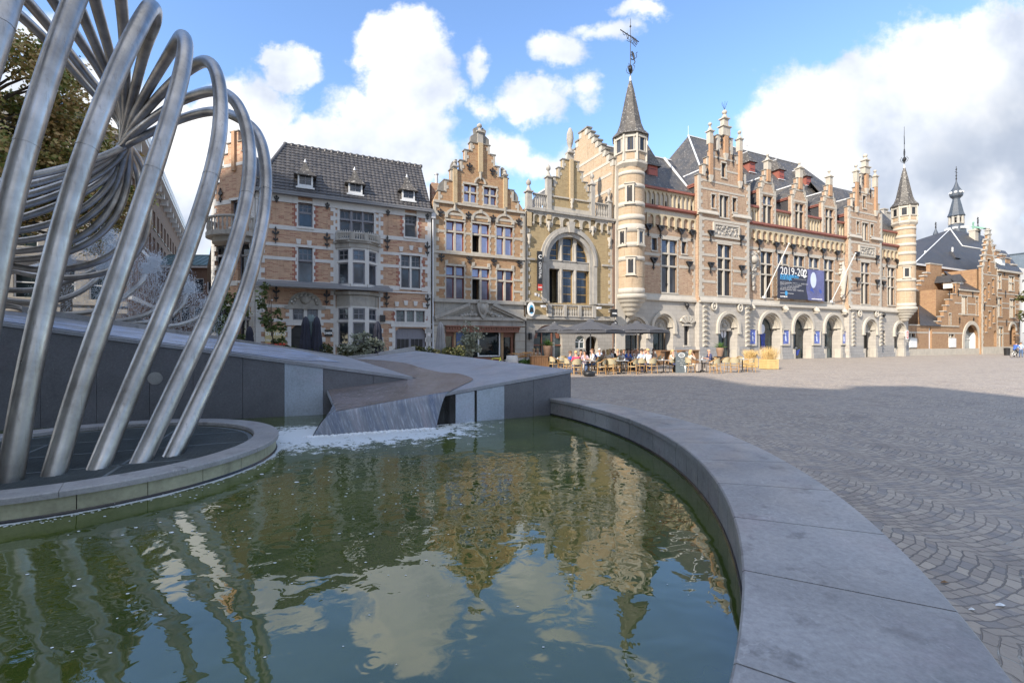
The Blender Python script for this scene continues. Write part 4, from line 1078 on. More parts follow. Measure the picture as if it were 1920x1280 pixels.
MT['tile'] = pantile()
zr = zE+.1+1.42*2.85; ce = .32
def tiled(mb, p00, p10, p11, p01, cw=.27, rh=.31, amp=.045):
    """corrugated pantile slope; p00-p10 eave, p01-p11 ridge"""
    p00, p10, p11, p01 = map(Vector, (p00, p10, p11, p01)); W_ = (p10-p00).length; Hh = (p01-p00).length
    n = ((p10-p00).cross(p01-p00)).normalized(); rows = int(Hh/rh); s_ = int(W_/cw*5)
    W1 = Vector((1, 0, 0)).dot(p10-p00) or 1
    vs = []; fs = []; tot = 0
    for r in range(rows):
        for e in (0, 1):
            v = (r+e*.999)/rows; a = p00.lerp(p01, v); c = p10.lerp(p11, v)
            for i in range(s_+1):
                q = a.lerp(c, i/s_); ph = (q.x/cw) % 1
                hgt = amp*(abs(sin(pi*ph))**.7)+.035*(1-e); vs.append(tuple(q+n*hgt))
        if r:
            o = (2*r-1)*(s_+1); fs += [(o+i, o+i+1, o+s_+2+i, o+s_+1+i) for i in range(s_)]
        o = 2*r*(s_+1); fs += [(o+i, o+i+1, o+s_+2+i, o+s_+1+i) for i in range(s_)]
    mb.add(vs, fs, 0, False)
rL = FS(535, 2.85); rR = FS(790, 2.85)+.1; rR = sR-.02
m = MB(); tiled(m, (sL-.2, -ce, zE-.15+.1), (sR-.02, -ce, zE-.05), (rR, 2.85, zr), (rL, 2.85, zr))
m.add([(rL, 2.85, zr), (rR, 2.85, zr), (rR, 5.6, zr), (rL, 5.6, zr)], [(0, 1, 2, 3)]); m.add([(rL, 5.6, zr), (rR, 5.6, zr), (rR, 9.3, zE), (sL, 9.3, zE)], [(0, 1, 2, 3)])
m.add([(sL-.2, -ce, zE-.05), (rL, 2.85, zr), (rL, 5.6, zr), (sL-.2, 9.3, zE)], [(0, 1, 2, 3)])
# wider bell toward the chamfered corner
roof = H.put(m, 'tiled_roof', 'tile')
m = MB(); m.tube([(rL, 2.85, zr+.03), (rR, 2.85, zr+.03)], .10, 8); m.tube([(sL-.2, -ce, zE), (rL, 2.85, zr+.03)], .11, 8)
i = 0; x = rL
while x < rR: m.lathe(x, 2.85, [(.13, zr-.05), (.13, zr+.12), (.05, zr+.16)], 8); x += .42
H.put(m, 'ridge_tiles', 'tile', roof)
m = MB(); m.box(sL-.3, sR+.05, -.42, -.16, zE-.14, zE+.03); m.box(sL-.3, sR+.05, -.44, -.40, zE-.02, zE+.06); H.put(m, 'gutter', 'gutter')
for px, pz, ps, pb in ((572.5, 301, 326, 348), (666.5, 316, 342, 361), (766, 329.5, 354.5, 373)):
    dd = .6
    for _ in range(4): dd = max(.0, (FZ(px, pb, dd)-.15-zE)/1.35-.62)
    s = FS(px, dd); za = FZ(px, pb, dd)-.1; zs_ = FZ(px, ps, dd); zt = FZ(px, pz, dd+.5); f = MB()
    w = .44
    f.fill([[(s-w, za), (s+w, za), (s+w, zs_), (s-w, zs_)], [(s-w+.1, za+.16), (s+w-.1, za+.16), (s+w-.1, zs_-.08), (s-w+.1, zs_-.08)]], dd, dd+.08, 0)
    f.box(s-w, s-w+.06, dd+.08, dd+1.2, za, zs_, 2); f.box(s+w-.06, s+w, dd+.08, dd+1.2, za, zs_, 2); f.box(s-w-.1, s+w+.1, dd-.06, dd+.1, za-.1, za, 0)
    f.box(s-.02, s+.02, dd+.03, dd+.06, za, zs_, 1); f.box(s-w+.08, s+w-.08, dd+.03, dd+.055, (za+zs_)/2, (za+zs_)/2+.04, 1)
    pr = [(s-w-.22, dd-.2, zs_-.12), (s+w+.22, dd-.2, zs_-.12), (s+w+.2, dd+1.3, zs_-.1), (s-w-.2, dd+1.3, zs_-.1)]
    q = [(s-w*.62, dd+.1, zs_+.3), (s+w*.62, dd+.1, zs_+.3), (s+w*.62, dd+1.1, zs_+.3), (s-w*.62, dd+1.1, zs_+.3)]
    f2 = MB(); 
    for k in range(4): j = (k+1) % 4; f2.add([pr[k], pr[j], q[j], q[k]], [(0, 1, 2, 3)]); f2.add([q[k], q[j], (s, dd+.55, zt)], [(0, 1, 2)])
    f2.add(pr, [(3, 2, 1, 0)])
    dm = H.put(f, 'dormer', ['whitef', 'greyf', 'slatel']); H.put(f2, 'spire_roof', 'slatel', dm)
    g2 = MB(); g2.add([(s-w+.05, dd+.05, za+.1), (s+w-.05, dd+.05, za+.1), (s+w-.05, dd+.05, zs_), (s-w+.05, dd+.05, zs_)], [(0, 1, 2, 3)]); H.put(g2, 'pane', 'gl1', dm)
    g2 = MB(); g2.lathe(s, dd+.55, [(.09, zt-.12), (.05, zt+.02), (.001, zt+.14)], 6); H.put(g2, 'finial', 'lead', dm)
for px, py in ((518.6, 374), (613.7, 387), (727, 400), (801, 407)): H.anchor(px, py, h=.42, w=.3)
for px, py in ((517, 441), (613, 451), (726, 456), (801, 467), (518, 551), (612.6, 558), (725, 562), (801.6, 565)): H.anchor(px, py, h=1.0, w=.42)
# canopy gutter
m = MB(); sa, sb = FS(482, -.7), FS(732, -.7); z = FZ(600, 537.5, -.7)
m.poly([(sa, -1.15, z), (sb, -1.15, z), (sb, -.02, z+.35), (sa, -.02, z+.35)], 0, (0, 0, -.06)); m.box(sa-.05, sb+.05, -1.27, -1.1, z-.14, z+.04)
H.put(m, 'glass_canopy', 'gutter')
m = MB(); x = sR+.12; m.lathe(x, -.12, [(.06, 0), (.06, zE-.1)], 8)
for z in (2, 5, 8): m.lathe(x, -.12, [(.08, z), (.08, z+.08)], 8)
m.box(x-.14, x+.14, -.25, .02, zE-.5, zE-.15); H.put(m, 'drainpipe', 'zinc')
# signs
def sign(H, name, l, r, t, bt, txts, mat, d=-.06, th=.05, frame=None, label=None, lone=True):
    s0, s1 = FS(l, d), FS(r, d); z0, z1 = FZ((l+r)/2, bt, d), FZ((l+r)/2, t, d); m = MB(); m.box(s0, s1, d-th, d, z0, z1, 0)
    if frame: m.box(s0, s1, d-th-.01, d-.001, z0-.12, z0, 2)
    c, cz = (s0+s1)/2, (z0+z1)/2
    for tx, fx, fz, size, bold in txts: addtext(m, tx, size, lambda x, y, z, fx=fx, fz=fz: (c+fx*(s1-s0)/2+x, d-th-.004-z, cz+fz*(z1-z0)/2+y), 1, bold=bold)
    o = m.build(name, mat, H.root, H.off); return o
MT['goldsign'] = M('pale gold panel', (.55, .45, .22), .5, .05); MT['wht'] = M('white lettering', (.8, .8, .78), .5, .03); MT['signred'] = M('sign red', (.5, .05, .03), .5, .05)
sign(H, 'beer_sign', 497, 535, 616, 643, [('Bolero', .05, .35, .42, 0), ('STELLA  ARTOIS', 0, -.62, .17, .004)], ['goldsign', 'wht', 'signred'], frame=True)
sign(H, 'black_sign', 608.5, 623, 618, 630, [('OMER.', 0, -.1, .19, .008)], ['black', 'wht'])
sign(H, 'street_number', 801.5, 807, 624, 629.5, [('VERBODEN', 0, .2, .035, 0)], ['wht', 'signred'], th=.02)
m = MB()
for px, py in ((510, 563), (547, 565)): s, z = F(px, py); m.ball((s, -.12, z), .06)
H.put(m, 'alarm_light', 'wht'); m = MB()
for px, py, w in ((497, 598, .13), (717, 597, .15)): s, z = F(px, py); m.box(s-w, s+w, -.3, 0, z-.22, z+.22)
H.put(m, 'loudspeaker', 'black')
# --- chamfered corner wing with gable
cx0, cy0 = w2(sL, 0); ch = radians(180-21); CD = Vector((-cos(radians(21)), sin(radians(21)))); 
wing = empty('corner_wing', (cx0, cy0, 0), 0); wing.parent = H.root
wing.location = (0, 0, 0); wing.rotation_euler = (0, 0, radians(-21)-FA)
# local frame: +x to the right along the chamfer (ends at 0), y inward
WL = 3.75; KW = (lambda px: (lambda u: (cx0-u*cy0)/( -u*sin(radians(21))-cos(radians(21)) ) )((px-960)/FPX))
def wk(px):   # distance left of the corner along chamfer for a pixel column
    u = (px-960)/FPX; return (cx0-u*cy0)/(cos(radians(21))+u*sin(radians(21)))
def wz(px, py):
    k = wk(px); Y = cy0+k*sin(radians(21)); return CAMH+(HOR-py)/FPX*Y
def wput(mb, name, mats, parent=None): return mb.build(name, mats, parent or wing)
WL = wk(398); c = -(wk(441)); zg = wz(440, 377)
steps = [(WL+c if c > -WL/2 else -c, zg+.0)]
hwid = min(WL+c, -c)
tops = [(436, 312), (430, 291), (436, 268), (441, 247)]
hs = []
zb_ = wz(428, 312)
steps = [(hwid, wz(428, 342)), (hwid*.78, wz(428, 313)), (hwid*.56, wz(428, 290)), (hwid*.36, wz(432, 270)), (hwid*.18, wz(440, 248))]
ol = [(-WL, 0), (0, 0), (0, steps[0][1])]+[p for p in gable(c, steps, 0)][1:]+[]
ol = [(-WL, 0), (0, 0)]+gable(c, [(hwid, steps[0][1])]+steps[1:], 0)+[(-WL, steps[0][1])]
holes = []
def wwin(l, r, t, bt, cols=1, tr=()):
    a, e = -wk(l), -wk(r); q = (l+r)/2; z0, z1 = wz(q, bt), wz(q, t); holes.append([(a, z0), (e, z0), (e, z1), (a, z1)]); f = MB(); gl_ = MB()
    f.fill([holes[-1], [(a+.07, z0+.07), (e-.07, z0+.07), (e-.07, z1-.07), (a+.07, z1-.07)]], .18, .24, 1, back=False)
    for i in range(1, cols): x = a+(e-a)*i/cols; f.box(x-.04, x+.04, .16, .24, z0, z1, 1)
    for y in tr: z = wz(q, y); f.box(a, e, .14, .24, z-.06, z+.06, 1)
    f.box(a-.1, e+.1, -.08, .1, z0-.13, z0, 0); f.box(a-.1, e+.1, -.05, .1, z1, z1+.15, 0)
    gl_.add([(a, .21, z0), (e, .21, z0), (e, .21, z1), (a, .21, z1)], [(0, 1, 2, 3)])
    w = wput(f, 'window', ['stonew', 'greyf'], H.root if False else wing); wput(gl_, 'pane', 'gl1', w)
wwin(434, 447, 376, 425); wwin(447, 469, 455, 526, 1, (478,)); wwin(404, 432, 455, 526, 2, (478,)); wwin(448, 470, 574, 645, 2, (598,)); wwin(404, 436, 574, 645, 2, (598,))
m = MB(); m.fill([ol]+holes, 0, .35, 0); wput(m, 'wall', 'br1')
m = MB(); gcaps(m, c, steps, 0, .35, .08, .07); wput(m, 'gable_coping', 'capg')
m = MB()
for z, h in ((wz(440, 377), .26), (wz(440, 309), .2), (wz(440, 531), .3), (wz(440, 450), .2), (wz(440, 573), .2), (wz(440, 603), .2)):
    iv = [(-WL, 0)]
    for h_ in holes:
        x0, x1 = h_[0][0], h_[1][0]
        if h_[2][1] > z-h/2 and h_[0][1] < z+h/2:
            iv = [q for p in iv for q in ((p[0], min(p[1], x0)), (max(p[0], x1), p[1])) if q[1]-q[0] > .02]
    if z > steps[0][1]: iv = [(c-hwid*.7, c+hwid*.7)]
    for p, q in iv: m.box(p, q, -.03, .0, z-h/2, z+h/2)
for s_, sg in ((-WL, 1), (0, -1)):
    z = 0; k = 0
    while z < steps[0][1]: e = .45 if k % 2 else .28; m.box(s_, s_+sg*e, -.035, .1, z, z+.29); z += .3; k += 1
wput(m, 'stone_trim', 'stonew'); m = MB(); m.box(c-.13, c+.13, -.14, 0, steps[0][1]+.6, steps[-1][1]); wput(m, 'brick_pilaster', 'ob')
m = MB(); a = radians; zc = wz(440, 440); rr = hwid*.95
for i in range(19):
    t = pi*i/18; x, y = c+rr*cos(t), -rr*.75*sin(t)-.05; m.lathe(x, y, [(.06, zc), (.03, zc+.1), (.07, zc+.3), (.03, zc+.55), (.06, zc+.75)], 6)
pts = [(c+rr*cos(pi*i/24), -rr*.75*sin(pi*i/24)-.05) for i in range(25)]
m.tube([(x, y, zc+.82) for x, y in pts], .09, 6); m.fill([[(c-rr-.1, 0), (c+rr+.1, 0)]+[(c+(rr+.1)*cos(pi*i/24), -(rr*.75+.1)*sin(pi*i/24)-.05) for i in range(25)]], zc-.28, zc-.02, 0, ax='xy')
m.fill([[(c-rr*.9, 0), (c+rr*.9, 0)]+[(c+(rr*.85)*cos(pi*i/24), -(rr*.62)*sin(pi*i/24)-.03) for i in range(25)]], zc-.6, zc-.28, 0, ax='xy')
wput(m, 'balcony', 'stoneg')
m = MB()
for px, py in ((416, 367), (480, 353)): x, z = -wk(px), wz(px, py); m.box(x-.03, x+.03, -.1, -.04, z-.45, z+.45); m.fill([[(x-.2, z+.1), (x, z-.05), (x+.2, z+.1), (x, z+.4)]], -.1, -.05); m.fill([[(x-.13, z-.25), (x, z-.35), (x+.13, z-.25), (x, z-.1)]], -.1, -.05)
wput(m, 'wall_anchor', 'black')
m = MB(); m.poly([(-WL-2.6, 1.5, wz(390, 520)), (-WL-.1, -.2, wz(390, 497)), (-WL-.1, .3, wz(398, 420)), (-WL-.8, 1.2, wz(392, 418))], 0, (.1, .25, 0)); m.poly([(-WL-.2, .5, wz(390, 500)), (-WL-2.0, 2.0, wz(390, 520)), (-WL-.8, 1.2, wz(392, 418))], 0, (.1, .2, 0))
wput(m, 'side_hood', 'darkf')
m = MB(); m.box(-WL, -WL+.3, .35, 7, 0, steps[0][1]); wput(m, 'side_wall', 'br1')
groofw = MB(); zr_ = steps[-2][1]-.3
groofw.poly([(c-hwid-.1, .3, steps[0][1]-.3), (c, .3, zr_), (c, 5, zr_), (c-hwid-.1, 5, steps[0][1]-.3)]); groofw.poly([(c+hwid+.1, .3, steps[0][1]-.3), (c, .3, zr_), (c, 5, zr_), (c+hwid+.1, 5, steps[0][1]-.3)]); wput(groofw, 'roof', 'tile')
# ---------------------------------------------------------------- HOUSE 2 (ochre stepped gable)
H = B('gabled_house', 813, 'narrow orange-ochre stepped-gable house with maroon windows and a broken stone pediment above the shop', 'house')
sL, sR = FS(812.5), FS(984); c = FS(900.3); zc = FZ(814, 376); WLm = dict(fr='maroon', stone='stone')
# even out: gable treads measured on the left side
st = [(c-FS(px), FZ(px, py)) for px, py in ((821.6, 357.5), (833.2, 337.7), (845, 318), (862.9, 300.9), (871.5, 281.5), (882, 267))]
for l, r, t, bt, tr in ((870, 893.5, 346.7, 379.6, 360.5), (907.3, 930.6, 352, 384.4, 366.3)): H.win(l, r, t, bt, tr=(tr,), gl='gl2', mw=.12, fw=.05, **WLm)
for l, r, t, bt, tr, op in ((836.5, 869.8, 415, 470.3, 434, ()), (885.4, 917, 420, 474, 440, ((0, 0),)), (930.8, 961.3, 425, 478.3, 445, ())): H.win(l, r, t, bt, tr=(tr,), gl='gl2', mw=.15, fw=.07, opened=op, **WLm)
for l, r, t, bt, tr, op in ((836.5, 870.3, 499, 559.8, 518.5, ()), (885.3, 917.5, 503.5, 562, 522, ((0, 0),)), (931.8, 961.8, 507, 563.8, 526.5, ())): H.win(l, r, t, bt, tr=(tr,), gl='gl2', gl2='gl2d', mw=.15, fw=.07, opened=op, **WLm)
zs1 = FZ(900, 478); H.band(zs1-.14, zs1+.06, sL, sR, proud=.12); H.band(zc-.12, zc+.05, sL, sR, proud=.14)
for y in (434, 400): z = FZ(840, y); H.band(z-.09, z+.09, sL, sR, clear=.1)
for y in (517, 540): z = FZ(840, y); H.band(z-.08, z+.08, sL, sR, clear=.1)
for px in (852.7, 900.6, 946): pass
# pediment zone
zp1, zp0 = FZ(900, 566), FZ(900, 600)
H.band(zp1-.12, zp1+.14, sL, sR, proud=.25, key='cor'); H.band(zp0-.02, zp0+.2, sL, sR, proud=.30, key='cor'); H.band(zp0-.42, zp0-.02, sL, sR, proud=.12, key='cor')
m = H.mb('cor'); m.box(sL+.1, sR-.1, -.04, 0, zp0+.2, zp1-.12)
for a, e in (((816, 598), (881, 573)), ((984, 601), (923, 573.5))):
    sa, za = F(a[0], a[1], -.2); se, ze = F(e[0], e[1], -.2); dx, dz = se-sa, ze-za; L = sqrt(dx*dx+dz*dz); nx, nz = -dz/L, dx/L
    if nz < 0: nx, nz = -nx, -nz
    m.fill([[(sa, za), (se, ze), (se+nx*.22, ze+nz*.22), (sa+nx*.22, za+nz*.22)]], -.42, 0); m.fill([[(sa, za), (se, ze), (se-nx*.16, ze-nz*.16), (sa-nx*.16, za-nz*.16)]], -.26, 0)
H.flush({'cor': ('shop_cornice', 'stoneg')})
m = MB(); s, z = F(902, 583); 
m.fill([[(s-.28, z+.62), (s+.28, z+.62), (s+.45, z+.42), (s+.36, z), (s+.2, z-.35), (s, z-.62), (s-.2, z-.35), (s-.36, z), (s-.45, z+.42)]], -.42, -.03); m.box(s-.3, s+.3, -.5, -.03, z+.6, z+.74); m.lathe(s, -.4, [(.001, z-.3), (.2, z-.1), (.27, z+.15), (.2, z+.4), (.001, z+.5)], 10)
rn = random.Random(3)
for sg in (-1, 1):
    for i in range(26):
        f = rn.random(); m.ball((s+sg*(.45+1.25*f), -.1-.12*rn.random(), z-.5+.42*(1-f)*rn.random()+.05), .09+.06*rn.random(), n=5)
m.fill([[(s-.9, z+.1), (s-.62, z+.1), (s-.76, z+.55)]], -.1, -.03); m.fill([[(s+.62, z+.1), (s+.9, z+.1), (s+.76, z+.55)]], -.1, -.03)
H.put(m, 'coat_of_arms', 'stoneg')
H.holes[0].append([(FS(834), .004), (FS(965), .004), (FS(965), zp0-.45), (FS(834), zp0-.45)])
H.wall('facade_wall', [(sL, 0), (sR, 0), (sR, zc)]+gable(c, st, 0)+[(sL, zc)], 0, .4, 'br2')
m = H.mb('trim'); gquoin(m, c, st, zc, 0); H.quoins(sL, zp1, zc-.1, 0, 1, .2, .4); H.quoins(sR, zp1, zc-.1, 0, -1, .2, .4)
for x0, x1 in ((sL, FS(834)), (FS(965), sR)):
    z = 0
    while z < zp0-.45: h = min(.62, zp0-.45-z); m.box(x0, x1, -.12, .3, z, z+h-.03); z += h
for l, r, t in ((836.5, 869.8, 393.5), (885.4, 917, 398.5), (930.8, 961.3, 404)):
    a, e = FS(l), FS(r); zz = FZ((l+r)/2, t); zw = FZ((l+r)/2, {836.5: 415, 885.4: 420, 930.8: 425}[l])+.15
    o_ = [(a-.12, zw)]+[(e+.12, zw)]+arch_pts(a-.12, e+.12, zw, zz+.12, 12); i_ = [(a+.02, zw), (e-.02, zw)]+arch_pts(a+.02, e-.02, zw, zz-.06, 12)
    m.fill([o_, i_], -.07, 0); 
    for q in (0, 1, -1): x = (a+e)/2+q*(e-a)*.5; m.box(x-.1, x+.1, -.1, 0, (zz-.08 if q == 0 else zw+.05), (zz+.2 if q == 0 else zw+.35))
a, e = FS(889), FS(911); zw, zz = FZ(900, 345), FZ(900, 332); m.fill([[(a, zw), (e, zw)]+arch_pts(a, e, zw, zz), [(a+.13, zw), (e-.13, zw)]+arch_pts(a+.13, e-.13, zw, zz-.13)], -.08, 0)
for px in (837, 868, 887, 916, 933, 961): s, z = F(px, 492+(px-837)*.08); m.fill([[(s-.1, z-.16), (s+.1, z-.1), (s+.12, z+.18), (s-.12, z+.14)]], -.07, 0)
H.flush({'trim': ('stone_trim', 'stone')})
m = MB(); gcaps(m, c, st, 0, .4); 
for sg in (-1, 1):   # scrolls
    for i in (0, 2): hw, z = st[i]; x = c+sg*hw; m.fill([[(x-sg*.02, z+.07), (x-sg*.5, z+.07), (x-sg*.5, z+.85), (x-sg*.35, z+.82), (x-sg*.12, z+.6), (x-sg*.02, z+.35)]], .05, .3)
hw, z = st[-1]
for sg in (-1, 1): m.fill([[(c+sg*.2, z+.07), (c+sg*(hw-.02), z+.07), (c+sg*(hw-.04), z+.5), (c+sg*(hw*.55), z+.72), (c+sg*.5, z+1.1), (c+sg*.2, z+1.3)]], .05, .3)
H.put(m, 'gable_coping', 'capg')
m = MB(); m.box(c-.17, c+.17, -.16, 0, FZ(900, 324), st[-1][1]+.05)
for px, y0_, y1_ in ((852.7, 384, 318), (946.5, 392, 335)): s = FS(px); m.box(s-.15, s+.15, -.15, 0, FZ(px, y0_), FZ(px, y1_))
H.put(m, 'brick_pilasters', 'yb')
m = MB()
for px, py in ((900.6, 330), (852.7, 388), (946.5, 396)): s, z = F(px, py); m.lathe(s, -.06, [(.02, z-.3), (.12, z-.1), (.1, z+.1), (.18, z+.25)], 8); 
H.put(m, 'pilaster_corbels', 'stone')
H.pinnacle(c, .15, st[-1][1]+.05, FZ(900, 229), .42, cap=FZ(900, 249), cone=True)
for px, y0_, y1_ in ((852.7, 318, 300), (946.5, 334, 318)): H.pinnacle(FS(px), .0, FZ(px, y0_)+.05, FZ(px, y1_), .3, cap=FZ(px, y0_-4), cone=True, name='gable_finial')
for px, py in ((825.7, 400), (878, 405), (924, 411), (972, 417), (827.5, 483), (879.3, 487), (925.6, 491.7), (972.8, 494.5), (880, 314), (923, 323)): H.anchor(px, py, h=.62, w=.5)
# shopfront
zf = zp0-.45; m = MB(); a, e = FS(834), FS(965)
m.box(a-.05, e+.3, -.5, .3, zf-.08, zf+.02); m.box(a, e+.2, -.36, .3, zf-.45, zf-.08); x = a+.05
while x < e+.15: m.box(x, x+.12, -.44, -.36, zf-.25, zf-.1); x += .2
sf = H.put(m, 'shopfront', 'brownf')
m = MB()
for l, r in ((834, 836.5), (849, 851), (959, 963)): m.box(FS(l), FS(r), .1, .3, 0, zf-.45)
m.box(a, FS(851), .12, .28, zf-.75, zf-.45); m.box(FS(943), e, .12, .28, zf-.8, zf-.45); m.box(FS(943), e, .12, .28, 0, .25); m.box(a, FS(851), .12, .28, 0, .3); H.put(m, 'timber_frame', 'brownf', sf)
m = MB()
for l, r in ((851, 855), (940, 944.5)): m.box(FS(l), FS(r), .05, .3, 0, zf-.45)
H.put(m, 'oak_post', 'tanf', sf)
m = MB(); a1, e1 = FS(896.5), FS(938.5); z1 = FZ(917, 618); m.fill([[(a1, .7), (e1, .7), (e1, z1), (a1, z1)], [(a1+.1, .8), (e1-.1, .8), (e1-.1, z1-.12), (a1+.1, z1-.12)]], .05, .15); H.put(m, 'display_window_frame', 'whitef', sf)
m = MB(); m.box(a, e, .22, .24, 0, zf-.45, 0); m.box(FS(856), FS(939), .1, .2, 0, .65, 1); H.put(m, 'shop_glass', ['gls', 'brownf'], sf)
MT['poster'] = M('blue flower poster', (.06, .12, .30), .3, .8, 3)
m = MB(); m.box(FS(857), FS(872), .19, .21, FZ(865, 668), FZ(865, 620)); H.put(m, 'window_poster', 'poster', sf)
m = MB(); m.box(sL+.05, sR-.05, .95, 8, 0, zc-.2); H.put(m, 'rear_walls', 'br2')
groof(H, c, (sR-sL)/2-.1, zc-.1, st[-2][1]-.5, .35, 8, 'slate', 'roof')
m = MB(); s, z = F(819, 345, 2.5); m.box(s-.45, s+.45, 2.3, 2.9, zc-1, z); ch_ = H.put(m, 'chimney', 'br1'); m = MB(); m.lathe(s, 2.6, [(.12, z), (.12, FZ(819, 326, 2.5))], 8); m.lathe(s, 2.6, [(.17, FZ(819, 327, 2.5)), (.17, FZ(819, 325, 2.5))], 8); H.put(m, 'flue', 'zinc', ch_)
m = MB(); x = sR+.03; m.lathe(x, -.1, [(.07, 0), (.07, zc)], 8); H.put(m, 'drainpipe', 'darkf')
# ---------------------------------------------------------------- HOUSE 3 (cafe, big arched window)
H = B('cafe_building', 985, 'yellow-brown brick cafe with one huge round-arched window, stone balustrades and a small stepped gable', 'cafe')
sL, sR = FS(985), FS(1149.5); c = FS(1070); zb0 = FZ(1070, 402); zt0 = FZ(1070, 373)
zA0, zA1 = FZ(1066.5, 568.7), FZ(1066.5, 447.5); zs_ = FZ(1066.5, 489); a, e = FS(1028.6), FS(1104.8); ztr0, ztr1 = FZ(1066.5, 505.5), FZ(1066.5, 491)
zA1 = zs_+(e-a)/2*1.02
hole = [(a, zA0), (e, zA0)]+arch_pts(a, e, zs_, zA1, 24); H.holes[0] = [hole]
f = MB(); G = MB(); dd = .35
sm1, sm2 = (FS(1049), FS(1057)), (FS(1076.4), FS(1083)); ca = (a+e)/2; ra_ = (e-a)/2
tp_ = lambda x: zs_+(zA1-zs_)*sqrt(max(0, 1-((x-ca)/ra_)**2))
for p, q in (sm1, sm2): f.box(p, q, .12, dd+.1, zA0, tp_((p+q)/2), 0); f.lathe((p+q)/2, .10, [(.13, ztr1), (.17, ztr1+.1), (.09, ztr1+.3), (.09, tp_(p)-.5)], 8, 0); f.lathe((p+q)/2, .1, [(.08, zA0), (.08, ztr0-.9), (.14, ztr0-.6), (.1, ztr0-.3), (.17, ztr0)], 8, 0)
f.box(a, e, .05, dd+.1, ztr0, ztr1, 0); f.box(a, e, .0, dd, ztr1, ztr1+.08, 0)
for i, (p, q) in enumerate(((a, sm1[0]), (sm1[1], sm2[0]), (sm2[1], e))):
    if i == 0: G.box(p, q, 1.2, 1.22, zA0, ztr0, 1)
    else:
        f.fill([[(p, zA0), (q, zA0), (q, ztr0), (p, ztr0)], [(p+.1, zA0+.1), (q-.1, zA0+.1), (q-.1, ztr0-.1), (p+.1, ztr0-.1)]], dd-.05, dd, 1, back=False); G.box(p, q, dd-.02, dd, zA0, ztr0)
        for k in (.28, .52, .76): z = zA0+(ztr0-zA0)*k; f.box(p, q, dd-.04, dd-.021, z-.03, z+.03, 1)
    xs = [p+(q-p)*k/8 for k in range(9)]; o_ = [(p, ztr1), (q, ztr1)]+[(x, max(tp_(x), ztr1+.02)) for x in reversed(xs)]
    i_ = [(min(max(x, p+.1), q-.1), max(z-.12, ztr1+.12) if k > 1 else ztr1+.1) for k, (x, z) in enumerate(o_)]
    f.fill([o_, i_], dd-.05, dd, 1, back=False); G.fill([o_], dd-.01, dd-.01, 0)
    for k in (.33, .66): z = ztr1+(tp_((p+q)/2)-ztr1)*k; f.box(p+.1, q-.1, dd-.04, dd-.02, z-.025, z+.025, 1)
w = H.put(f, 'arched_window', ['stoneg', 'goldf']); H.put(G, 'pane', ['glh', 'dark'], w)
m = MB(); R1 = 1.17
def ringarc(m, c, z, r0, r1, d0, d1, n=24, zdrop=None):
    o_ = [(c-r1, zdrop or z), (c-r0, zdrop or z)]+[(c-r0*cos(pi*i/n), z+r0*sin(pi*i/n)) for i in range(n+1)]+[(c+r0, zdrop or z), (c+r1, zdrop or z)]+[(c+r1*cos(pi*i/n), z+r1*sin(pi*i/n)) for i in range(n+1)]
    m.fill([o_], d0, d1, 0)
ringarc(m, ca, zs_, ra_, ra_*1.18, -.12, .3, zdrop=zA0); ringarc(m, ca, zs_, ra_*1.18, ra_*1.30, -.26, .02, zdrop=zs_-.3); ringarc(m, ca, zs_, ra_*1.30, ra_*1.40, -.16, .02, zdrop=zs_-.3)
m.box(ca+ra_*1.14, ca+ra_*1.34, -.2, .1, zA0, zs_-.3); m.box(ca-ra_*1.34, ca-ra_*1.14, -.2, .1, zA0, zs_-.3)
m.fill([[(ca-.2, zA1+.25), (ca+.2, zA1+.25), (ca+.3, zA1+1.1), (ca-.3, zA1+1.1)]], -.42, 0)
H.put(m, 'arch_surround', 'stoneg')
# ground floor openings
zg = FZ(1070, 597)
o1 = [(FS(1000), .004), (FS(1054), .004)]+arch_pts(FS(1000), FS(1054), FZ(1027, 640), FZ(1027, 609), 14)
o2 = [(FS(1078), FZ(1087, 653)), (FS(1096.5), FZ(1087, 653))]+arch_pts(FS(1078), FS(1096.5), FZ(1087, 640), FZ(1087, 629), 10)
o3 = [(FS(1097.8), .004), (FS(1120), .004)]+arch_pts(FS(1097.8), FS(1120), FZ(1109, 640), FZ(1109, 630), 10)
m = MB(); m.fill([[(sL, 0), (sR, 0), (sR, zg), (sL, zg)], o1, o2, o3], -.05, .4, 0); H.put(m, 'ground_floor_wall', 'ash3')
m = MB(); x0, x1 = FS(1000), FS(1054); m.box(x0, x1, .3, .32, 0, 4.6, 0); m.box(FS(1097), FS(1121), .9, .92, 0, 3.6, 1); gp = H.put(m, 'ground_floor_glass', ['gls', 'dark'])
m = MB(); c_ = (x0+x1)/2
for r0, r1 in ((.9, 1.15),): ringarc(m, c_, 2.1, r0, r1, .2, .28, 14, zdrop=0)
m.box(x0, x1, .2, .28, 1.5, 1.6); m.box(x0, x1, .2, .28, 2.75, 2.85); m.box(x1-.9, x1-.8, .2, .28, 0, 2.8); m.box(x0+.8, x0+.88, .2, .28, 0, 2.8); H.put(m, 'cafe_window_frame', 'brownf', gp)
m = MB(); p, q = FS(1078), FS(1096.5); zz0, zz1 = FZ(1087, 653), FZ(1087, 640)
m.fill([o2, [(x*.88+(p+q)/2*.12, z*.93+zz1*.07) for x, z in o2]], .1, .16, 0); m.box((p+q)/2-.03, (p+q)/2+.03, .1, .15, zz0, zz1+.1); m.box(p, q, .1, .15, zz1-.08, zz1)
for sg in (-1, 1): m.tube([((p+q)/2, .12, zz1), ((p+q)/2+sg*.42, .12, zz1+.35)], .03, 5)
wf_ = H.put(m, 'small_arched_window', 'whitef'); m = MB(); m.fill([o2], .15, .15, 0); H.put(m, 'pane', 'gls', wf_)
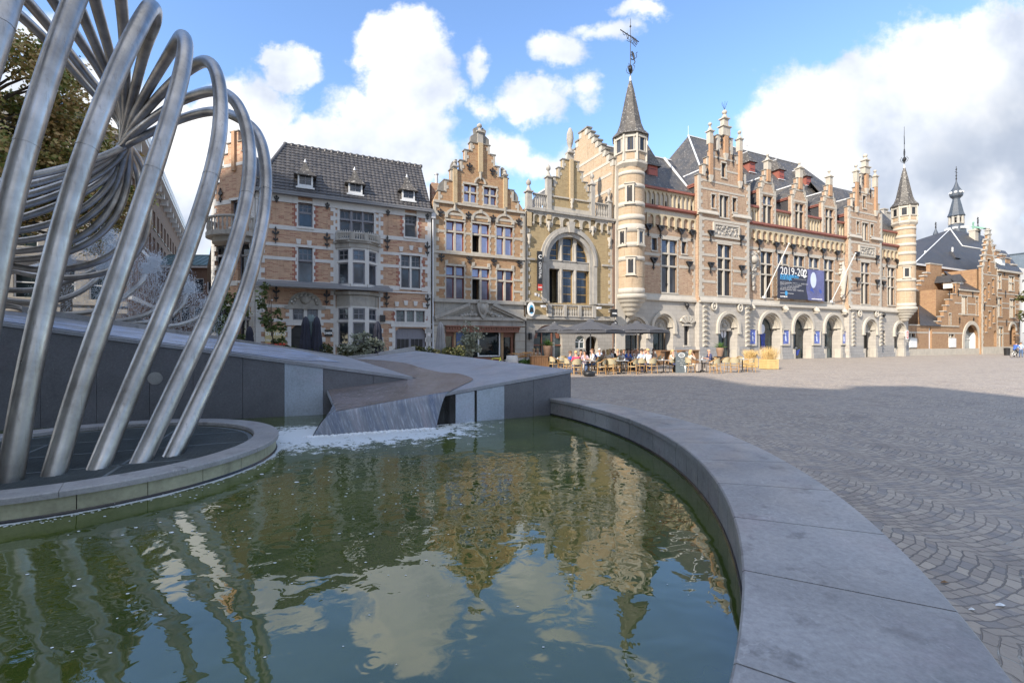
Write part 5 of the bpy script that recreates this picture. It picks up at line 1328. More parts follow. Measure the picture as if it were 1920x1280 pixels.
H.band(zA0-.06, zA0+.1, sL, sR, proud=.16, clear=-.01, key='cor'); zl = FZ(1070, 597); m = H.mb('cor'); m.box(sL-.02, sR, -.3, 0, zl-.12, zl+.08); m.box(sL, sR, -.18, 0, zl+.08, zl+.22)
z = FZ(986, 484.7); H.band(z-.09, z+.07, sL, sR, proud=.12, clear=1.25, key='cor')
m.box(sL-.05, sR+.05, -.28, 0, zb0-.14, zb0+.06); m.box(sL, sR, -.16, 0, zb0-.3, zb0-.14)
H.flush({'cor': ('cornices', 'stoneg')})
H.band(zg, zA0-.06, sL, sR, proud=.0)
# window balustrade
m = MB(); b0, b1 = FS(1033.5, -.35), FS(1110.6, -.35); zz0, zz1 = zl+.1, FZ(1070, 571.5, -.3); pr = [FS(x, -.35) for x in (1027, 1034, 1057, 1062, 1084.5, 1089.5, 1110.5, 1117)]
for i in (0, 2, 4, 6): m.box(pr[i], pr[i+1], -.42, -.12, zz0, zz1)
for i in (1, 3, 5): baluster_row(m, pr[i], pr[i+1], 7, zz0, zz1, -.27, .065)
H.put(m, 'window_balustrade', 'stoneg')
# roof balustrades, posts, gable
m = MB(); H.T.clear()
for l, r in ((999, 1023), (1116, 1138)): baluster_row(m, FS(l), FS(r), 7, zb0+.05, zt0, -.05, .075, yw=.22)
H.put(m, 'roof_balustrade', 'stoneg')
for px, w_, yt, yc in ((991, .42, 335, 361), (1028, .40, 308, 334), (1110, .38, 324, 348), (1141.5, .32, 353, 380)): H.pinnacle(FS(px), .0, zb0+.05, FZ(px, yt), w_, cap=FZ(px, yc), cone=True, name='parapet_post')
st = [(c-FS(px), FZ(px, py)) for px, py in ((1031.5, 349), (1038, 332.5), (1046.5, 315), (1054.5, 299))]
m = MB(); m.fill([[(FS(1033), zb0), (FS(1106), zb0)]+gable(c, st, 0)], -.03, .3); H.put(m, 'stepped_gable', 'br3')
m = MB(); gcaps(m, c, st, -.03, .33); H.put(m, 'gable_coping', 'capg')
m = MB(); gquoin(m, c, st, zb0, -.03); z = FZ(1070, 373.5); m.box(FS(1033), FS(1106), -.12, -.03, z-.06, z+.06); m.box(FS(1033), FS(1106), -.07, -.03, zb0, zb0+.45)
arcs = MB(); za0, za1 = FZ(1070, 425), FZ(1070, 409)
for l, r, n in ((999, 1025, 2), (1033, 1106, 4), (1115, 1139, 2)): arcade(m, FS(l), FS(r), n, za0, za1, 0, .12, .25)
H.quoins(sL, zg, zb0-.3, 0, 1, .2, .4); H.quoins(sR, zg, zb0-.3, 0, -1, .3, .5)
m2 = H.T.pop('trim'); m.v, m.f, m.mi, m.sm = m.v, m.f, m.mi, m.sm
k = len(m.v); kf = len(m.f); m.pr += [(p_+k, q_+kf) for p_, q_ in m2.pr]; m.v += m2.v; m.f += [tuple(i+k for i in f_) for f_ in m2.f]; m.mi += m2.mi; m.sm += m2.sm
m.fill([[(c-.35, st[-1][1]+.07), (c+.35, st[-1][1]+.07), (c+.28, FZ(1070, 288)), (c-.28, FZ(1070, 288))]], 0, .3)
H.put(m, 'stone_trim', 'stone')
m = MB(); m.box(c-.16, c+.16, -.2, -.03, FZ(1070, 378), st[-1][1]+.1)
for px in (991, 1028, 1110, 1141.5): s = FS(px); m.box(s-.19, s+.19, -.17, .0, FZ(px, 425 if px in (991, 1141.5) else 412), zb0-.3)
H.put(m, 'brick_pilasters', 'yb')
m = MB()
for px, py in ((1071, 380), (1028, 422), (1110, 431), (991, 446), (1141.5, 452)): s, z = F(px, py); m.lathe(s, -.1, [(.03, z-.55), (.13, z-.35), (.08, z-.15), (.2, z+.1), (.2, z+.25)], 8)
H.put(m, 'stone_pendants', 'stoneh')
m = MB(); s = c; zt = FZ(1070, 288); z = zt
m.box(s-.3, s+.3, -.2, .4, zt, zt+.12); m.lathe(s, .1, [(.26, z+.12), (.2, z+.35), (.12, z+.5), (.22, z+.75), (.3, z+1.2), (.26, z+1.7), (.14, z+2.0), (.1, z+2.1), (.09, FZ(1070, 252)), (.16, FZ(1070, 250)), (.12, FZ(1070, 246)), (.001, FZ(1070, 244))], 10)
for a_ in (0, pi): m.lathe(s+.2*cos(a_), .1, [(.001, z+.9), (.12, z+1.1), (.09, z+1.6), (.001, z+1.9)], 6)
H.put(m, 'statue_finial', 'stoneg')
H.wall('facade_wall', [(sL, zg), (sR, zg), (sR, zb0), (sL, zb0)], 0, .4, 'br3')
m = MB(); m.box(sL+.05, sR-.05, 1.4, 8, 0, zA0-1); m.box(sL+.05, sR-.05, 1.5, 8, zA0-1, zb0-.1); H.put(m, 'rear_walls', 'br3')
groof(H, c, (sR-sL)/2-1.2, zb0, st[-2][1]-.3, .4, 6, 'slatel', 'roof')
# cafe signs
m = MB(); s = FS(1012, -.5); zt, z0 = FZ(1012, 471, -.5), FZ(1012, 545, -.5); m.box(s-.2, s+.2, -.55, -.40, z0, zt, 0); m.box(s-.19, s+.19, -.565, -.55, z0+.02, z0+.5, 2)
addtext(m, 'C', .42, lambda x, y, z: (s+x, -.556-z, zt-.45+y), 1, bold=.012)
addtext(m, 'CENTRAL', .30, lambda x, y, z: (s+y, -.556-z, (zt+z0)/2+.05-x), 1)
addtext(m, 'OMER', .13, lambda x, y, z: (s+x, -.57-z, z0+.26+y), 1, bold=.004)
for z in (zt-.1, z0+.1): m.box(s-.02, s+.02, -.4, 0, z-.02, z+.02, 0)
H.put(m, 'vertical_sign', ['black', 'wht', 'signred'])
MT['skyb'] = M('sign blue', (.05, .35, .60), .4, .05)
m = MB(); s, z = F(994.5, 580, -.25)
for r_, dd, mm in ((1, -.42, 0), (.62, -.43, 1)): m.fill([[(s+.3*r_*cos(t), z+.55*r_*sin(t)) for t in [2*pi*i/20 for i in range(20)]]], dd, dd+.12, mm)
m.fill([[(s-.2, z-.25), (s+.2, z-.2), (s+.12, z+.12), (s-.05, z+.2)]], -.436, -.43, 2); m.box(s-.02, s+.02, -.31, 0, z-.02, z+.02, 2)
H.put(m, 'oval_sign', ['wht', 'skyb', 'black'])
m = MB(); s, z = F(1150.5, 587, -.7); m.box(s-.28, s+.28, -.85, -.6, z-.33, z+.33, 0); addtext(m, 'OMER.', .17, lambda x, y, zz: (s+x, -.854-zz, z-.03+y), 1, bold=.008); m.box(s-.02, s+.02, -.6, 0, z+.3, z+.34, 0)
H.put(m, 'lantern_sign', ['black', 'wht'])
m = MB(); s, z = F(1152, 607, -.6)
for r_, dd, mm in ((.26, -.72, 0), (.13, -.74, 1)): m.fill([[(s+r_*cos(t), z+r_*sin(t)) for t in [2*pi*i/16 for i in range(16)]]], dd, dd+.1, mm)
m.box(s-.02, s+.02, -.62, 0, z-.02, z+.02, 0); H.put(m, 'round_sign', ['black', 'wht'])
m = MB()
for px, py in ((1018, 574), (1122, 577)): s, z = F(px, py, -.5); m.box(s-.16, s+.16, -.7, -.45, z-.1, z+.08); m.tube([(s, -.5, z), (s, 0, z+.1)], .025, 5)
for px, py, px2, py2 in ((1010, 554, 1027, 566), (1005, 552, 1012, 556)): s, z = F(px, py, -.9); s2, z2 = F(px2, py2, -.1); m.tube([(s, -.9, z), (s2, -.05, z2)], .03, 5); m.lathe(s, -.9, [(.1, z-.1), (.15, z+.1)], 6)
H.put(m, 'floodlight', 'zinc'); m = MB(); s, z = F(992, 630); m.box(s-.09, s+.09, -.3, -.05, z-.25, z+.25); H.put(m, 'wall_lamp', 'black')
m = MB(); m.box(sR-.12, sR+.18, -.12, -.02, 0, zb0-.3); H.put(m, 'dark_joint_strip', 'brl')
# ---------------------------------------------------------------- THE HALL
H = B('theatre_hall', 1156, 'long pale brick theatre hall with round corner turrets and two big stepped gables', 'theatre')
hs = dict(fr='darkf', gl='glh', gl2='glhd', stone='stoneh', mw=.17, fw=.05)
sT = FS(1160); s1L, s1R = FS(1311, -.5), FS(1404.5, -.5); s2L, s2R = FS(1592, -.5), FS(1652.5, -.5); sE = FS(1703)
zS = FZ(1209, 549)           # top of string course between storeys
zC = FZ(1256, 395); zC2 = FZ(1256, 361, .15)  # lower and upper red cornices
zStr = zS
WD = -.5
# windows bay A
def fin(l, r, t, tr1, tr2, b, d=0):
    c_ = (l+r)/2; H.win(l, r, t, b, d=d, tr=(tr1, tr2), bars=None, quoin=True, **hs)
def pick(zs): return [FZ(*a) for a in zs]
fin(1240.6, 1269.5, 450, 475.5, 499, 548.5)
H.win(1222, 1231.3, 446.5, 469.5, cols=1, **hs); H.win(1278, 1287, 453.5, 475.8, cols=1, **hs)
fin(1345.5, 1371, 459, 483.8, 505.5, 554, WD)
for l, r, t, bt in ((1353, 1361.2, 306, 333),): H.win(l, r, t, bt, d=WD-.001, cols=1, **hs)
for l, r, t, bt, n in ((1334.3, 1341, 365, 390, 1), (1349.3, 1365.6, 367, 408, 2), (1373.6, 1380.7, 371.5, 398, 1)): H.win(l, r, t, bt, d=WD-.001, cols=n, **hs)
# middle section
mid = [(1426.3, 1448, 472, 495, 514.5, 558), (1458, 1478.5, 476, 496, 516, 560), (1488.5, 1507.8, 480, 500, 520, 562), (1517, 1536, 483.7, 503, 522, 564), (1545, 1563.3, 487, 506.5, 525.5, 566.3)]
for a_ in mid: fin(*a_)
fin(1614.4, 1630.4, 492.5, 511.8, 530.5, 570, WD)
H.win(1617.6, 1623.3, 367.5, 390.6, d=WD-.001, cols=1, **hs)
for l, r, t, bt, n in ((1606.4, 1611, 415.5, 437.5, 1), (1616.8, 1627.4, 418.5, 451, 2), (1632.4, 1637.3, 421, 442.5, 1)): H.win(l, r, t, bt, d=WD-.001, cols=n, **hs)
fin(1664.3, 1677.8, 502, 519, 538, 572)
H.win(1654.8, 1658.3, 501, 518, cols=1, **hs); H.win(1683.6, 1687.7, 504.5, 520.5, cols=1, **hs)
# bands
for y in (436, 480, 498):
    z = FZ(1256, y+9 if y == 436 else y)
    for a_, e_ in ((sT, s1L), (s1R, s2L), (s2R, sE)): H.band(z-.13, z+.13, a_, e_, clear=.25)
for y in (415, 444, 453, 481, 506, 530):
    z = FZ(1356, y, WD)
    for a_, e_ in ((s1L, s1R), (s2L, s2R)): H.band(z-.12, z+.12, a_, e_, d=WD, clear=.3)
for y in (345, 360, 320, 298):
    z = FZ(1356, y, WD)
    c1 = FS(1356.6, WD); 
    wd = {345: 3.1, 360: 3.1, 320: 2.1, 298: 1.6}[y]
    for cc in (c1, FS(1617.6, WD)): H.band(z-.09, z+.09, cc-wd*.95, cc+wd*.95, d=WD-.001, clear=.12)
for a_, e_ in ((sT, s1L), (s1R, s2L), (s2R, sE)): H.band(zC-.55, zC-.02, a_, e_, proud=.05)
m = H.mb('trim')
for a_, e_ in ((s1R, s2L), (sT+.8, s1L), (s2R, sE)):
    n = max(3, round((e_-a_)/1.6))
    for i in range(n): x = a_+(e_-a_)*(i+.5)/n; m.fill([[(x-.35, zC-.55), (x-.12, zC-.85), (x+.12, zC-.85), (x+.35, zC-.55)]], -.05, 0)
# arcades
za0, za1 = FZ(1256, 425.5), FZ(1256, 412.5)
ar = MB()
for px0, px1, n in ((1211, 1303, 7), (1404, 1589, 19), (1652, 1696, 6)): arcade(ar, FS(px0), FS(px1), n, za0, za1+.35, 0, .16, .26)
H.put(ar, 'blind_arcade', 'ydet')
# string course with slope
def course(m, a_, e_, d, zt, h=.5, pr=.22):
    m.box(a_, e_, d-.06, d+.02, zt-h*.2, zt+.0); m.add([(a_, d-.06, zt-h*.2), (e_, d-.06, zt-h*.2), (e_, d-pr, zt-h*.75), (a_, d-pr, zt-h*.75)], [(0, 1, 2, 3)])
    m.box(a_, e_, d-pr, d+.02, zt-h, zt-h*.75)
m = MB()
for a_, e_, d in ((sT, s1L, 0), (s1L-.05, s1R+.05, WD), (s1R, s2L, 0), (s2L-.05, s2R+.05, WD), (s2R, sE, 0)): course(m, a_, e_, d, zS, .62)
zsG = FZ(1356, 398, WD)
for cc, hw in ((FS(1356.6, WD), 3.3), ):
    course(m, s1L-.2, FS(1345, WD), WD, FZ(1320, 392.5, WD), .4, .2); course(m, FS(1372, WD), s1R+.15, WD, FZ(1388, 402, WD), .4, .2)
course(m, s2L-.2, FS(1614, WD), WD, FZ(1602, 439.5, WD), .4, .2); course(m, FS(1631, WD), s2R+.1, WD, FZ(1642, 444.5, WD), .4, .2)
H.put(m, 'string_course', 'stoneh')
# red cornices + attic arcades
m = MB()
for a_, e_ in ((sT, s1L), (s1R, s2L), (s2R, sE)):
    m.box(a_, e_, -.34, .0, zC, zC+.20); m.box(a_, e_, -.24, .0, zC-.08, zC)
H.put(m, 'lower_red_cornice', 'redp')
dorm = [(1436.4, 1423, 1454.5, 351.4), (1496.2, 1483, 1513.8, 365), (1551.8, 1540.5, 1568.6, 377.5)]
att = [(sT, s1L)]; p = s1R
for cx_, l, r, y in dorm: att.append((p, FS(l, -.1))); p = FS(r, -.1)
att += [(p, s2L), (s2R, sE)]
m = MB(); ar = MB(); aw = MB()
for a_, e_ in att:
    if e_-a_ < .1: continue
    m.box(a_, e_, -.12, .5, zC2, zC2+.2); aw.box(a_, e_, .22, .45, zC+.2, zC2)
    n = max(2, round((e_-a_)/.52)); arcade(ar, a_, e_, n, zC+.22, zC2, .22, .14, .24, pointed=True, corbel=False)
    for i in range(n):
        if i % 3 == 1: x = a_+(e_-a_)*(i+.5)/n; aw.box(x-.06, x+.06, .17, .22, zC+.4, zC+.85, 1)
H.put(m, 'upper_red_cornice', 'redp'); H.put(ar, 'attic_arcade', 'ydet'); H.put(aw, 'attic_wall', ['stoneh', 'dark'])
# ground floor openings
def archdoor(cx_, l, r, zt_y, ty, d, hood=True, glass='gls', splay=.9, tymp=True, wi=None):
    """recessed round-arched opening; l,r opening px; zt_y springline px y"""
    sL_, sR_ = FS(l, d+splay*.4), FS(r, d+splay*.4); c_ = (sL_+sR_)/2; r0 = (sR_-sL_)/2
    zt = FZ(cx_, ty, d); zs_ = zt-(r0+.45); r1 = r0+.42
    H.holes.setdefault(('g', d), []).append([(c_-r1, .004), (c_+r1, .004)]+arch_pts(c_-r1, c_+r1, zs_, zs_+r1, 16))
    m = MB()
    for k, (ra0, ra1, d0_, d1_) in enumerate(((r0+.28, r1+.002, d-.02, d+.3), (r0+.14, r0+.30, d+.28, d+.6), (r0, r0+.16, d+.58, d+.95))): ringarc(m, c_, zs_, ra0, ra1, d0_, d1_, 18, zdrop=.0)
    if hood: ringarc(m, c_, zs_, r1+.02, r1+.30, d-.20, d+.0, 18, zdrop=zs_-.45); m.box(c_-r1-.34, c_-r1+.0, d-.24, d, zs_-.6, zs_-.42); m.box(c_+r1, c_+r1+.34, d-.24, d, zs_-.6, zs_-.42)
    for sg in (-1, 1): m.box(c_+sg*(r0+.2), c_+sg*(r1+.16), d-.12, d+.5, 0, 1.05)
    o = H.put(m, 'arched_portal', 'stoneh')
    g_ = MB(); f = MB(); gd = d+.8
    if tymp:
        f.fill([[(c_-r0, zs_-.05), (c_+r0, zs_-.05)]+arch_pts(c_-r0, c_+r0, zs_, zs_+r0, 12)], gd-.3, gd, 0); f.box(c_-r0, c_+r0, gd-.42, gd, zs_-.3, zs_-.05, 0)
        for i in range(7): t = pi*(i+.5)/7; f.ball((c_+r0*.68*cos(t), gd-.3, zs_+.1+r0*.62*sin(t)), r0*.12, 0, 6)
        f.ball((c_, gd-.3, zs_+.3*r0), r0*.25, 0, 8)
        g_.box(c_-r0, c_+r0, gd-.02, gd, .02, zs_-.3, 0)
        f.box(c_-r0, c_-r0+.09, gd-.1, gd, 0, zs_-.3, 1); f.box(c_+r0-.09, c_+r0, gd-.1, gd, 0, zs_-.3, 1); f.box(c_+r0*.25, c_+r0*.25+.07, gd-.1, gd, 0, zs_-.3, 1)
    else:
        g_.fill([[(c_-r0, .02), (c_+r0, .02)]+arch_pts(c_-r0, c_+r0, zs_, zs_+r0, 16)], gd-.02, gd-.02, 0)
        ringarc(f, c_, zs_, r0-.07, r0+.001, gd-.1, gd, 16, zdrop=.0)
        for x in (0, ): f.box(c_-.02, c_+.02, gd-.06, gd-.03, .02, zs_, 1)
        f.box(c_-r0, c_+r0, gd-.06, gd-.03, zs_-.75, zs_-.71, 1)
        f.box(c_-.14, c_-.08, gd-.1, gd-.06, 1.1, 1.25, 2); f.box(c_+.08, c_+.14, gd-.1, gd-.06, 1.1, 1.25, 2)
    dr_ = H.put(f, 'door', ['stoneg', 'darkf', 'wht'], o); 
    gm_ = g_.build('pane', glass); gm_.parent = o; gm_.location = (0, 0, 0)
    me = gm_.data
    for v in me.vertices: v.co.x -= H.off[0]
    return c_, r0, zs_, gd
archdoor(1183, 1171, 1199, 0, 594, 0, tymp=True)
archdoor(1240, 1226, 1250, 0, 588, 0)
P1 = archdoor(1358, 1347, 1371, 0, 588, WD)
PA = archdoor(1437, 1424, 1452, 0, 586, 0, tymp=False); PB = archdoor(1500, 1486, 1511, 0, 588, 0, tymp=False); PC = archdoor(1556, 1544, 1566, 0, 590, 0, tymp=False)
archdoor(1624, 1617, 1632, 0, 598, WD); archdoor(1679, 1674, 1685, 0, 605, 0)
G_ = H.holes
def hrect(l, r, t, bt, d): a_, e_ = FS(l, d), FS(r, d); c_ = (l+r)/2; return (a_, e_, FZ(c_, bt, d), FZ(c_, t, d))
w1 = hrect(1283, 1292, 611, 647, 0); w2_ = hrect(1655.5, 1660, 620, 645, 0)
for q in (w1, w2_): G_[('g', 0)].append([(q[0], q[2]), (q[1], q[2]), (q[1], q[3]), (q[0], q[3])])
m = MB(); g_ = MB()
for q in (w1, w2_):
    m.box(q[0]-.15, q[1]+.15, -.1, .15, q[2]-.15, q[2]); m.box(q[0], q[0]+.06, .2, .26, q[2], q[3], 1); m.box(q[1]-.06, q[1], .2, .26, q[2], q[3], 1); m.box((q[0]+q[1])/2-.03, (q[0]+q[1])/2+.03, .2, .26, q[2], q[3], 1); g_.box(q[0], q[1], .25, .27, q[2], q[3])
q = w1; c_ = (q[0]+q[1])/2; m.box(q[0]-.25, q[1]+.25, -.16, .05, q[3], q[3]+.16)
for i in range(5):
    t = radians(150-30*i); m.fill([[(c_+.35*cos(t+.18), q[3]+.16+.2*sin(t+.18)), (c_+.35*cos(t-.18), q[3]+.16+.2*sin(t-.18)), (c_+.95*cos(t-.2), q[3]+.16+.85*sin(t-.2)), (c_+.95*cos(t+.2), q[3]+.16+.85*sin(t+.2))]], -.22, 0)
w = H.put(m, 'slit_window', ['stoneh', 'darkf']); H.put(g_, 'pane', 'glhd', w)
zg = zS-.62+.01; th = 1.0
for (a_, e_, d, nm) in ((sT, s1L, 0, 'ground_wall'), (s1R, s2L, 0, 'ground_wall'), (s2R, sE, 0, 'ground_wall'), (s1L, s1R, WD, 'ground_wall'), (s2L, s2R, WD, 'ground_wall')):
    hl = [h for h in G_.get(('g', d), []) if min(p[0] for p in h) > a_-.1 and max(p[0] for p in h) < e_+.1]
    m = MB(); m.fill([[(a_, 0), (e_, 0), (e_, zg), (a_, zg)]]+hl, d, d+th, 0); H.put(m, nm, 'ashh')
    # plinth pieces between openings
    iv = [(a_, e_)]
    for h in hl:
        if min(p[1] for p in h) < .5:
            x0, x1 = min(p[0] for p in h)-.16, max(p[0] for p in h)+.16
            iv = [q for p in iv for q in ((p[0], min(p[1], x0)), (max(p[0], x1), p[1])) if q[1]-q[0] > .05]
    m = MB()
    for p, q in iv: m.box(p, q, d-.08, d, 0, 1.35); m.box(p, q, d-.16, d-.08, 0, .55)
    if m.v: H.put(m, 'plinth', 'plinth')
m = H.mb('trim')
for x, sg, d in ((s1L, 1, WD), (s1R, -1, WD), (s2L, 1, WD), (s2R, -1, WD)): H.quoins(x, zS, zC+.2, d, sg, .35, .6, .32)
for x, sg in ((s1L, -1), (s1R, 1), (s2L, -1), (s2R, 1), (sT+1.1, 1), (sE, -1)): H.quoins(x, zS, zC-.5, 0, sg, .18, .35, .32)
m = MB()
for x in (FS(1321.5, WD), FS(1401, WD), FS(1599.5, WD), FS(1652, WD)-.1):
    z = 1.35; k = 0
    while z < zg-.05:
        h = .23; 
        if k % 2 == 0: m.add([(x-.28, WD, z), (x+.28, WD, z), (x+.28, WD-.06, z), (x-.28, WD-.06, z), (x-.28, WD, z+h), (x+.28, WD, z+h), (x+.2, WD-.24, z+h*.7), (x-.2, WD-.24, z+h*.7)], [(0, 1, 2, 3), (3, 2, 6, 7), (7, 6, 5, 4), (0, 3, 7, 4), (1, 5, 6, 2)])
        else: m.box(x-.24, x+.24, WD-.05, WD, z, z+h)
        z += h; k += 1
H.put(m, 'rusticated_strips', 'stoneh')
for px, py, dd, rr in ((1337.5, 574, WD, .34), (1386, 577, WD, .34), (1610.4, 587.6, WD, .34), (1642, 588.5, WD, .34)):
    s, z = F(px, py, dd); m = MB(); m.tube([(s+rr*cos(t)*.85, dd-.12, z+rr*sin(t)*1.1) for t in [2*pi*i/16 for i in range(17)]], .1, 6); m.ball((s, dd-.05, z), .17, n=8, sz=1.3); H.put(m, 'medallion', 'stoneh')
for px, py in ((1409.6, 575.6), (1472.5, 578.6), (1530.6, 581.6), (1583, 584)):
    s, z = F(px, py, -.2); m = MB(); m.ball((s, -.25, z), .28, n=10, sz=1.1); m.ball((s, -.46, z-.1), .15, n=8); m.ball((s-.22, -.12, z+.12), .15, n=6); m.ball((s+.22, -.12, z+.12), .15, n=6); m.ball((s, -.12, z+.25), .2, n=6); m.box(s-.12, s+.12, -.45, 0, z-.34, z-.24)
    H.put(m, 'lion_head', 'stoneh')
# walls upper
def mainwall(a_, e_, z0, z1, d, th=.4, mat='brh'):
    hl = [h for h in H.holes.get(d, []) if min(p[0] for p in h) > a_-.1 and max(p[0] for p in h) < e_+.1 and min(p[1] for p in h) > z0-.1 and max(p[1] for p in h) < z1+.1]
    m = MB(); m.fill([[(a_, z0), (e_, z0), (e_, z1), (a_, z1)]]+hl, d, d+th, 0); H.put(m, 'brick_wall', mat)
for a_, e_ in ((sT, s1L), (s1R, s2L), (s2R, sE)): mainwall(a_, e_, zg, zC+.1, 0)
for (cpx, xL, xR, steps_px, shy, winz) in ((1356.6, s1L, s1R, ((1303, 325.6), (1310.3, 307), (1317.8, 293), (1325.8, 279), (1340, 252.5)), 252.5, 0), (1617.6, s2L, s2R, ((1583, 385.7), (1587, 370), (1592, 359.4), (1597, 348.4), (1610.5, 325)), 325, 1)):
    c = FS(cpx, WD); hw0 = (xR-xL)/2+.12; cm_ = (xL+xR)/2
    z0_ = FZ(cpx, steps_px[0][1]+(cpx-steps_px[0][0])*.17*0, WD)
    st = [(hw0, FZ(steps_px[0][0], steps_px[0][1], WD))]
    for px, py in steps_px[1:]: st.append((min((c-FS(px, WD))*.97, hw0*.93), FZ(px, py, WD)))
    fr_ = [1, .83, .68, .53, .30]; st = [(hw0*f_, z_) for f_, (h_, z_) in zip(fr_, st)]
    zgb = FZ(cpx, 398 if not winz else 441, WD)-.55
    # lower wall of the wing
    d = WD; hl = [h for h in H.holes.get(d, []) if xL-.1 < min(p[0] for p in h) < xR]
    m = MB(); m.fill([[(xL, zg), (xR, zg), (xR, zgb), (xL, zgb)]]+hl, d, d+.45, 0); H.put(m, 'brick_wall', 'brh')
    d = WD-.001; hl = [h for h in H.holes.get(d, []) if xL-.1 < min(p[0] for p in h) < xR]
    m = MB(); m.fill([[(cm_-hw0, zgb), (cm_+hw0, zgb)]+gable(cm_, st, 0)]+hl, d, d+.45, 0); H.put(m, 'stepped_gable', 'brh')
    m = MB(); gcaps(m, cm_, st, d, .45, .08, .09); H.put(m, 'gable_coping', 'capg')
    m = H.mb('trim'); gquoin(m, cm_, st, zgb, d, .3, .5, .035, .34)
    m = MB(); pw = hw0*.57
    zp = st[3][1]
    pz0, pzt, pcap = (FZ(1335, 330, WD), FZ(1335, 231, WD), FZ(1335, 249, WD)) if not winz else (FZ(1604.5, 388, WD), FZ(1604.5, 308.6, WD), FZ(1604.5, 322.5, WD))
    for sg in (-1, 1): x = cm_+sg*pw; m.box(x-.2, x+.2, d-.2, d, pz0, zp+.5)
    m.box(cm_-.24, cm_+.24, d-.2, d, st[4][1]-1.6, st[4][1]+.8); H.put(m, 'brick_pilasters', 'ob')
    m = H.mb('trim')
    for sg in (-1, 0, 1): x = cm_+sg*pw; z = pz0 if sg else st[4][1]-1.6; m.fill([[(x-.06, z-.65), (x+.06, z-.65), (x+.24, z-.1), (x+.24, z), (x-.24, z), (x-.24, z-.1)]], d-.22, d)
    for sg in (-1, 1): H.pinnacle(cm_+sg*pw, d+.0, zp+.5, pzt, .44, mat='stone', cap=pcap)
    yt = (205.6, 223.4, 239) if not winz else (287, 300.4, 313.5)
    z2, z1_, z0c = [FZ(cpx, y, WD) for y in yt]
    m = MB(); m.box(cm_-.5, cm_+.5, d-.22, d+.3, st[4][1]+.1, z0c); m.box(cm_-.62, cm_+.62, d-.32, d+.4, z0c, z0c+.1); m.box(cm_-.3, cm_+.3, d-.16, d+.3, z0c+.1, z1_); m.box(cm_-.42, cm_+.42, d-.28, d+.42, z1_, z1_+.1)
    m.lathe(cm_, d+.05, [(.3, z1_+.1), (.24, z1_+.3), (.1, z1_+(z2-z1_)*.6), (.1, z2-.35)], 10); m.ball((cm_, d+.05, z2-.22), .24, n=10); H.put(m, 'central_pinnacle', 'stone')
    if not winz:
        m = MB()
        for a_ in range(6): m.tube([(cm_, d+.05, z2), (cm_+.28*cos(a_), d+.05+.28*sin(a_), z2+.75)], .012, 3)
        H.put(m, 'lightning_spikes', 'black')
    # side walls of the wing projection and cross roof
    m = MB(); m.box(cm_-hw0+.01, cm_-hw0+.3, d+.45, 2.4, zC2, st[0][1]-1.0); m.box(cm_+hw0-.3, cm_+hw0-.01, d+.45, 2.4, zC2, st[0][1]-1.0); H.put(m, 'gable_cheeks', 'slated')
    m = MB(); m.box(cm_-hw0-.1, cm_-hw0+.3, d+.45, 2.4, st[0][1]-1.0, st[0][1]-.7); m.box(cm_+hw0-.3, cm_+hw0+.1, d+.45, 2.4, st[0][1]-1.0, st[0][1]-.7); H.put(m, 'red_eaves', 'redp')
    groof(H, cm_, hw0, st[0][1]-.7, st[3][1]-.6, d+.45, 8, 'slate')
    # plaque
    a_, e_, b0, b1 = hrect(1339, 1382.5, 443.5, 424.5, WD) if not winz else hrect(1611, 1638, 478.5, 465, WD); b0, b1 = min(b0, b1), max(b0, b1)
    m = MB(); m.fill([[(a_-.2, b0-.2), (e_+.2, b0-.2), (e_+.2, b1+.22), (a_-.2, b1+.22)], [(a_, b0), (e_, b0), (e_, b1), (a_, b1)]], WD-.16, WD, 0); m.box(a_, e_, WD-.05, WD, b0, b1, 1)
    rn = random.Random(2)
    for i in range(70): m.ball((rn.uniform(a_+.1, e_-.1), WD-.06, rn.uniform(b0+.1, b1-.1)), rn.uniform(.06, .14), 1, 5)
    H.put(m, 'carved_plaque', ['stoneh', 'stoneg'])
H.flush({'trim': ('stone_trim', 'stoneh')})
# iron brackets
for px, py, dd in ((1214.5, 432, 0), (1237.5, 434.5, 0), (1275.7, 440.5, 0), (1296, 443, 0), (1224.4, 494, 0), (1290.8, 501, 0), (1331, 443, WD), (1388, 452, WD), (1331, 502.5, WD), (1389, 508, WD),
   (1422, 460, 0), (1454, 464.5, 0), (1484.7, 468, 0), (1514, 472, 0), (1541.8, 475.5, 0), (1568, 479, 0), (1605, 481, WD), (1642, 487.5, WD), (1606, 529, WD), (1643, 533, WD), (1661.6, 492, 0), (1681, 495, 0), (1692.7, 497, 0), (1654.9, 535, 0), (1689, 538.5, 0)): H.anchor(px, py, dd, 1.05, .62, 'torch')
for px, py, dd in ((1345.5, 292, WD), (1352, 267, WD), (1362.7, 270, WD), (1373.5, 300, WD), (1391, 344, WD), (1325, 327, WD), (1611.5, 357, WD), (1616.8, 338, WD), (1631, 363, WD), (1643, 398, WD), (1599.5, 387, WD)): H.anchor(px, py, dd, 1.15, .32)
m = MB()
for px, py in ((1288.5, 572.5), (1657.5, 590)): s, z = F(px, py, -.3); m.ball((s, -.3, z), .2, n=8, sz=1.3); m.tube([(s, -.3, z+.1), (s, 0, z+.25)], .03, 5); m.ball((s, -.3, z-.3), .08, n=6)
H.put(m, 'hanging_lamp', 'black')
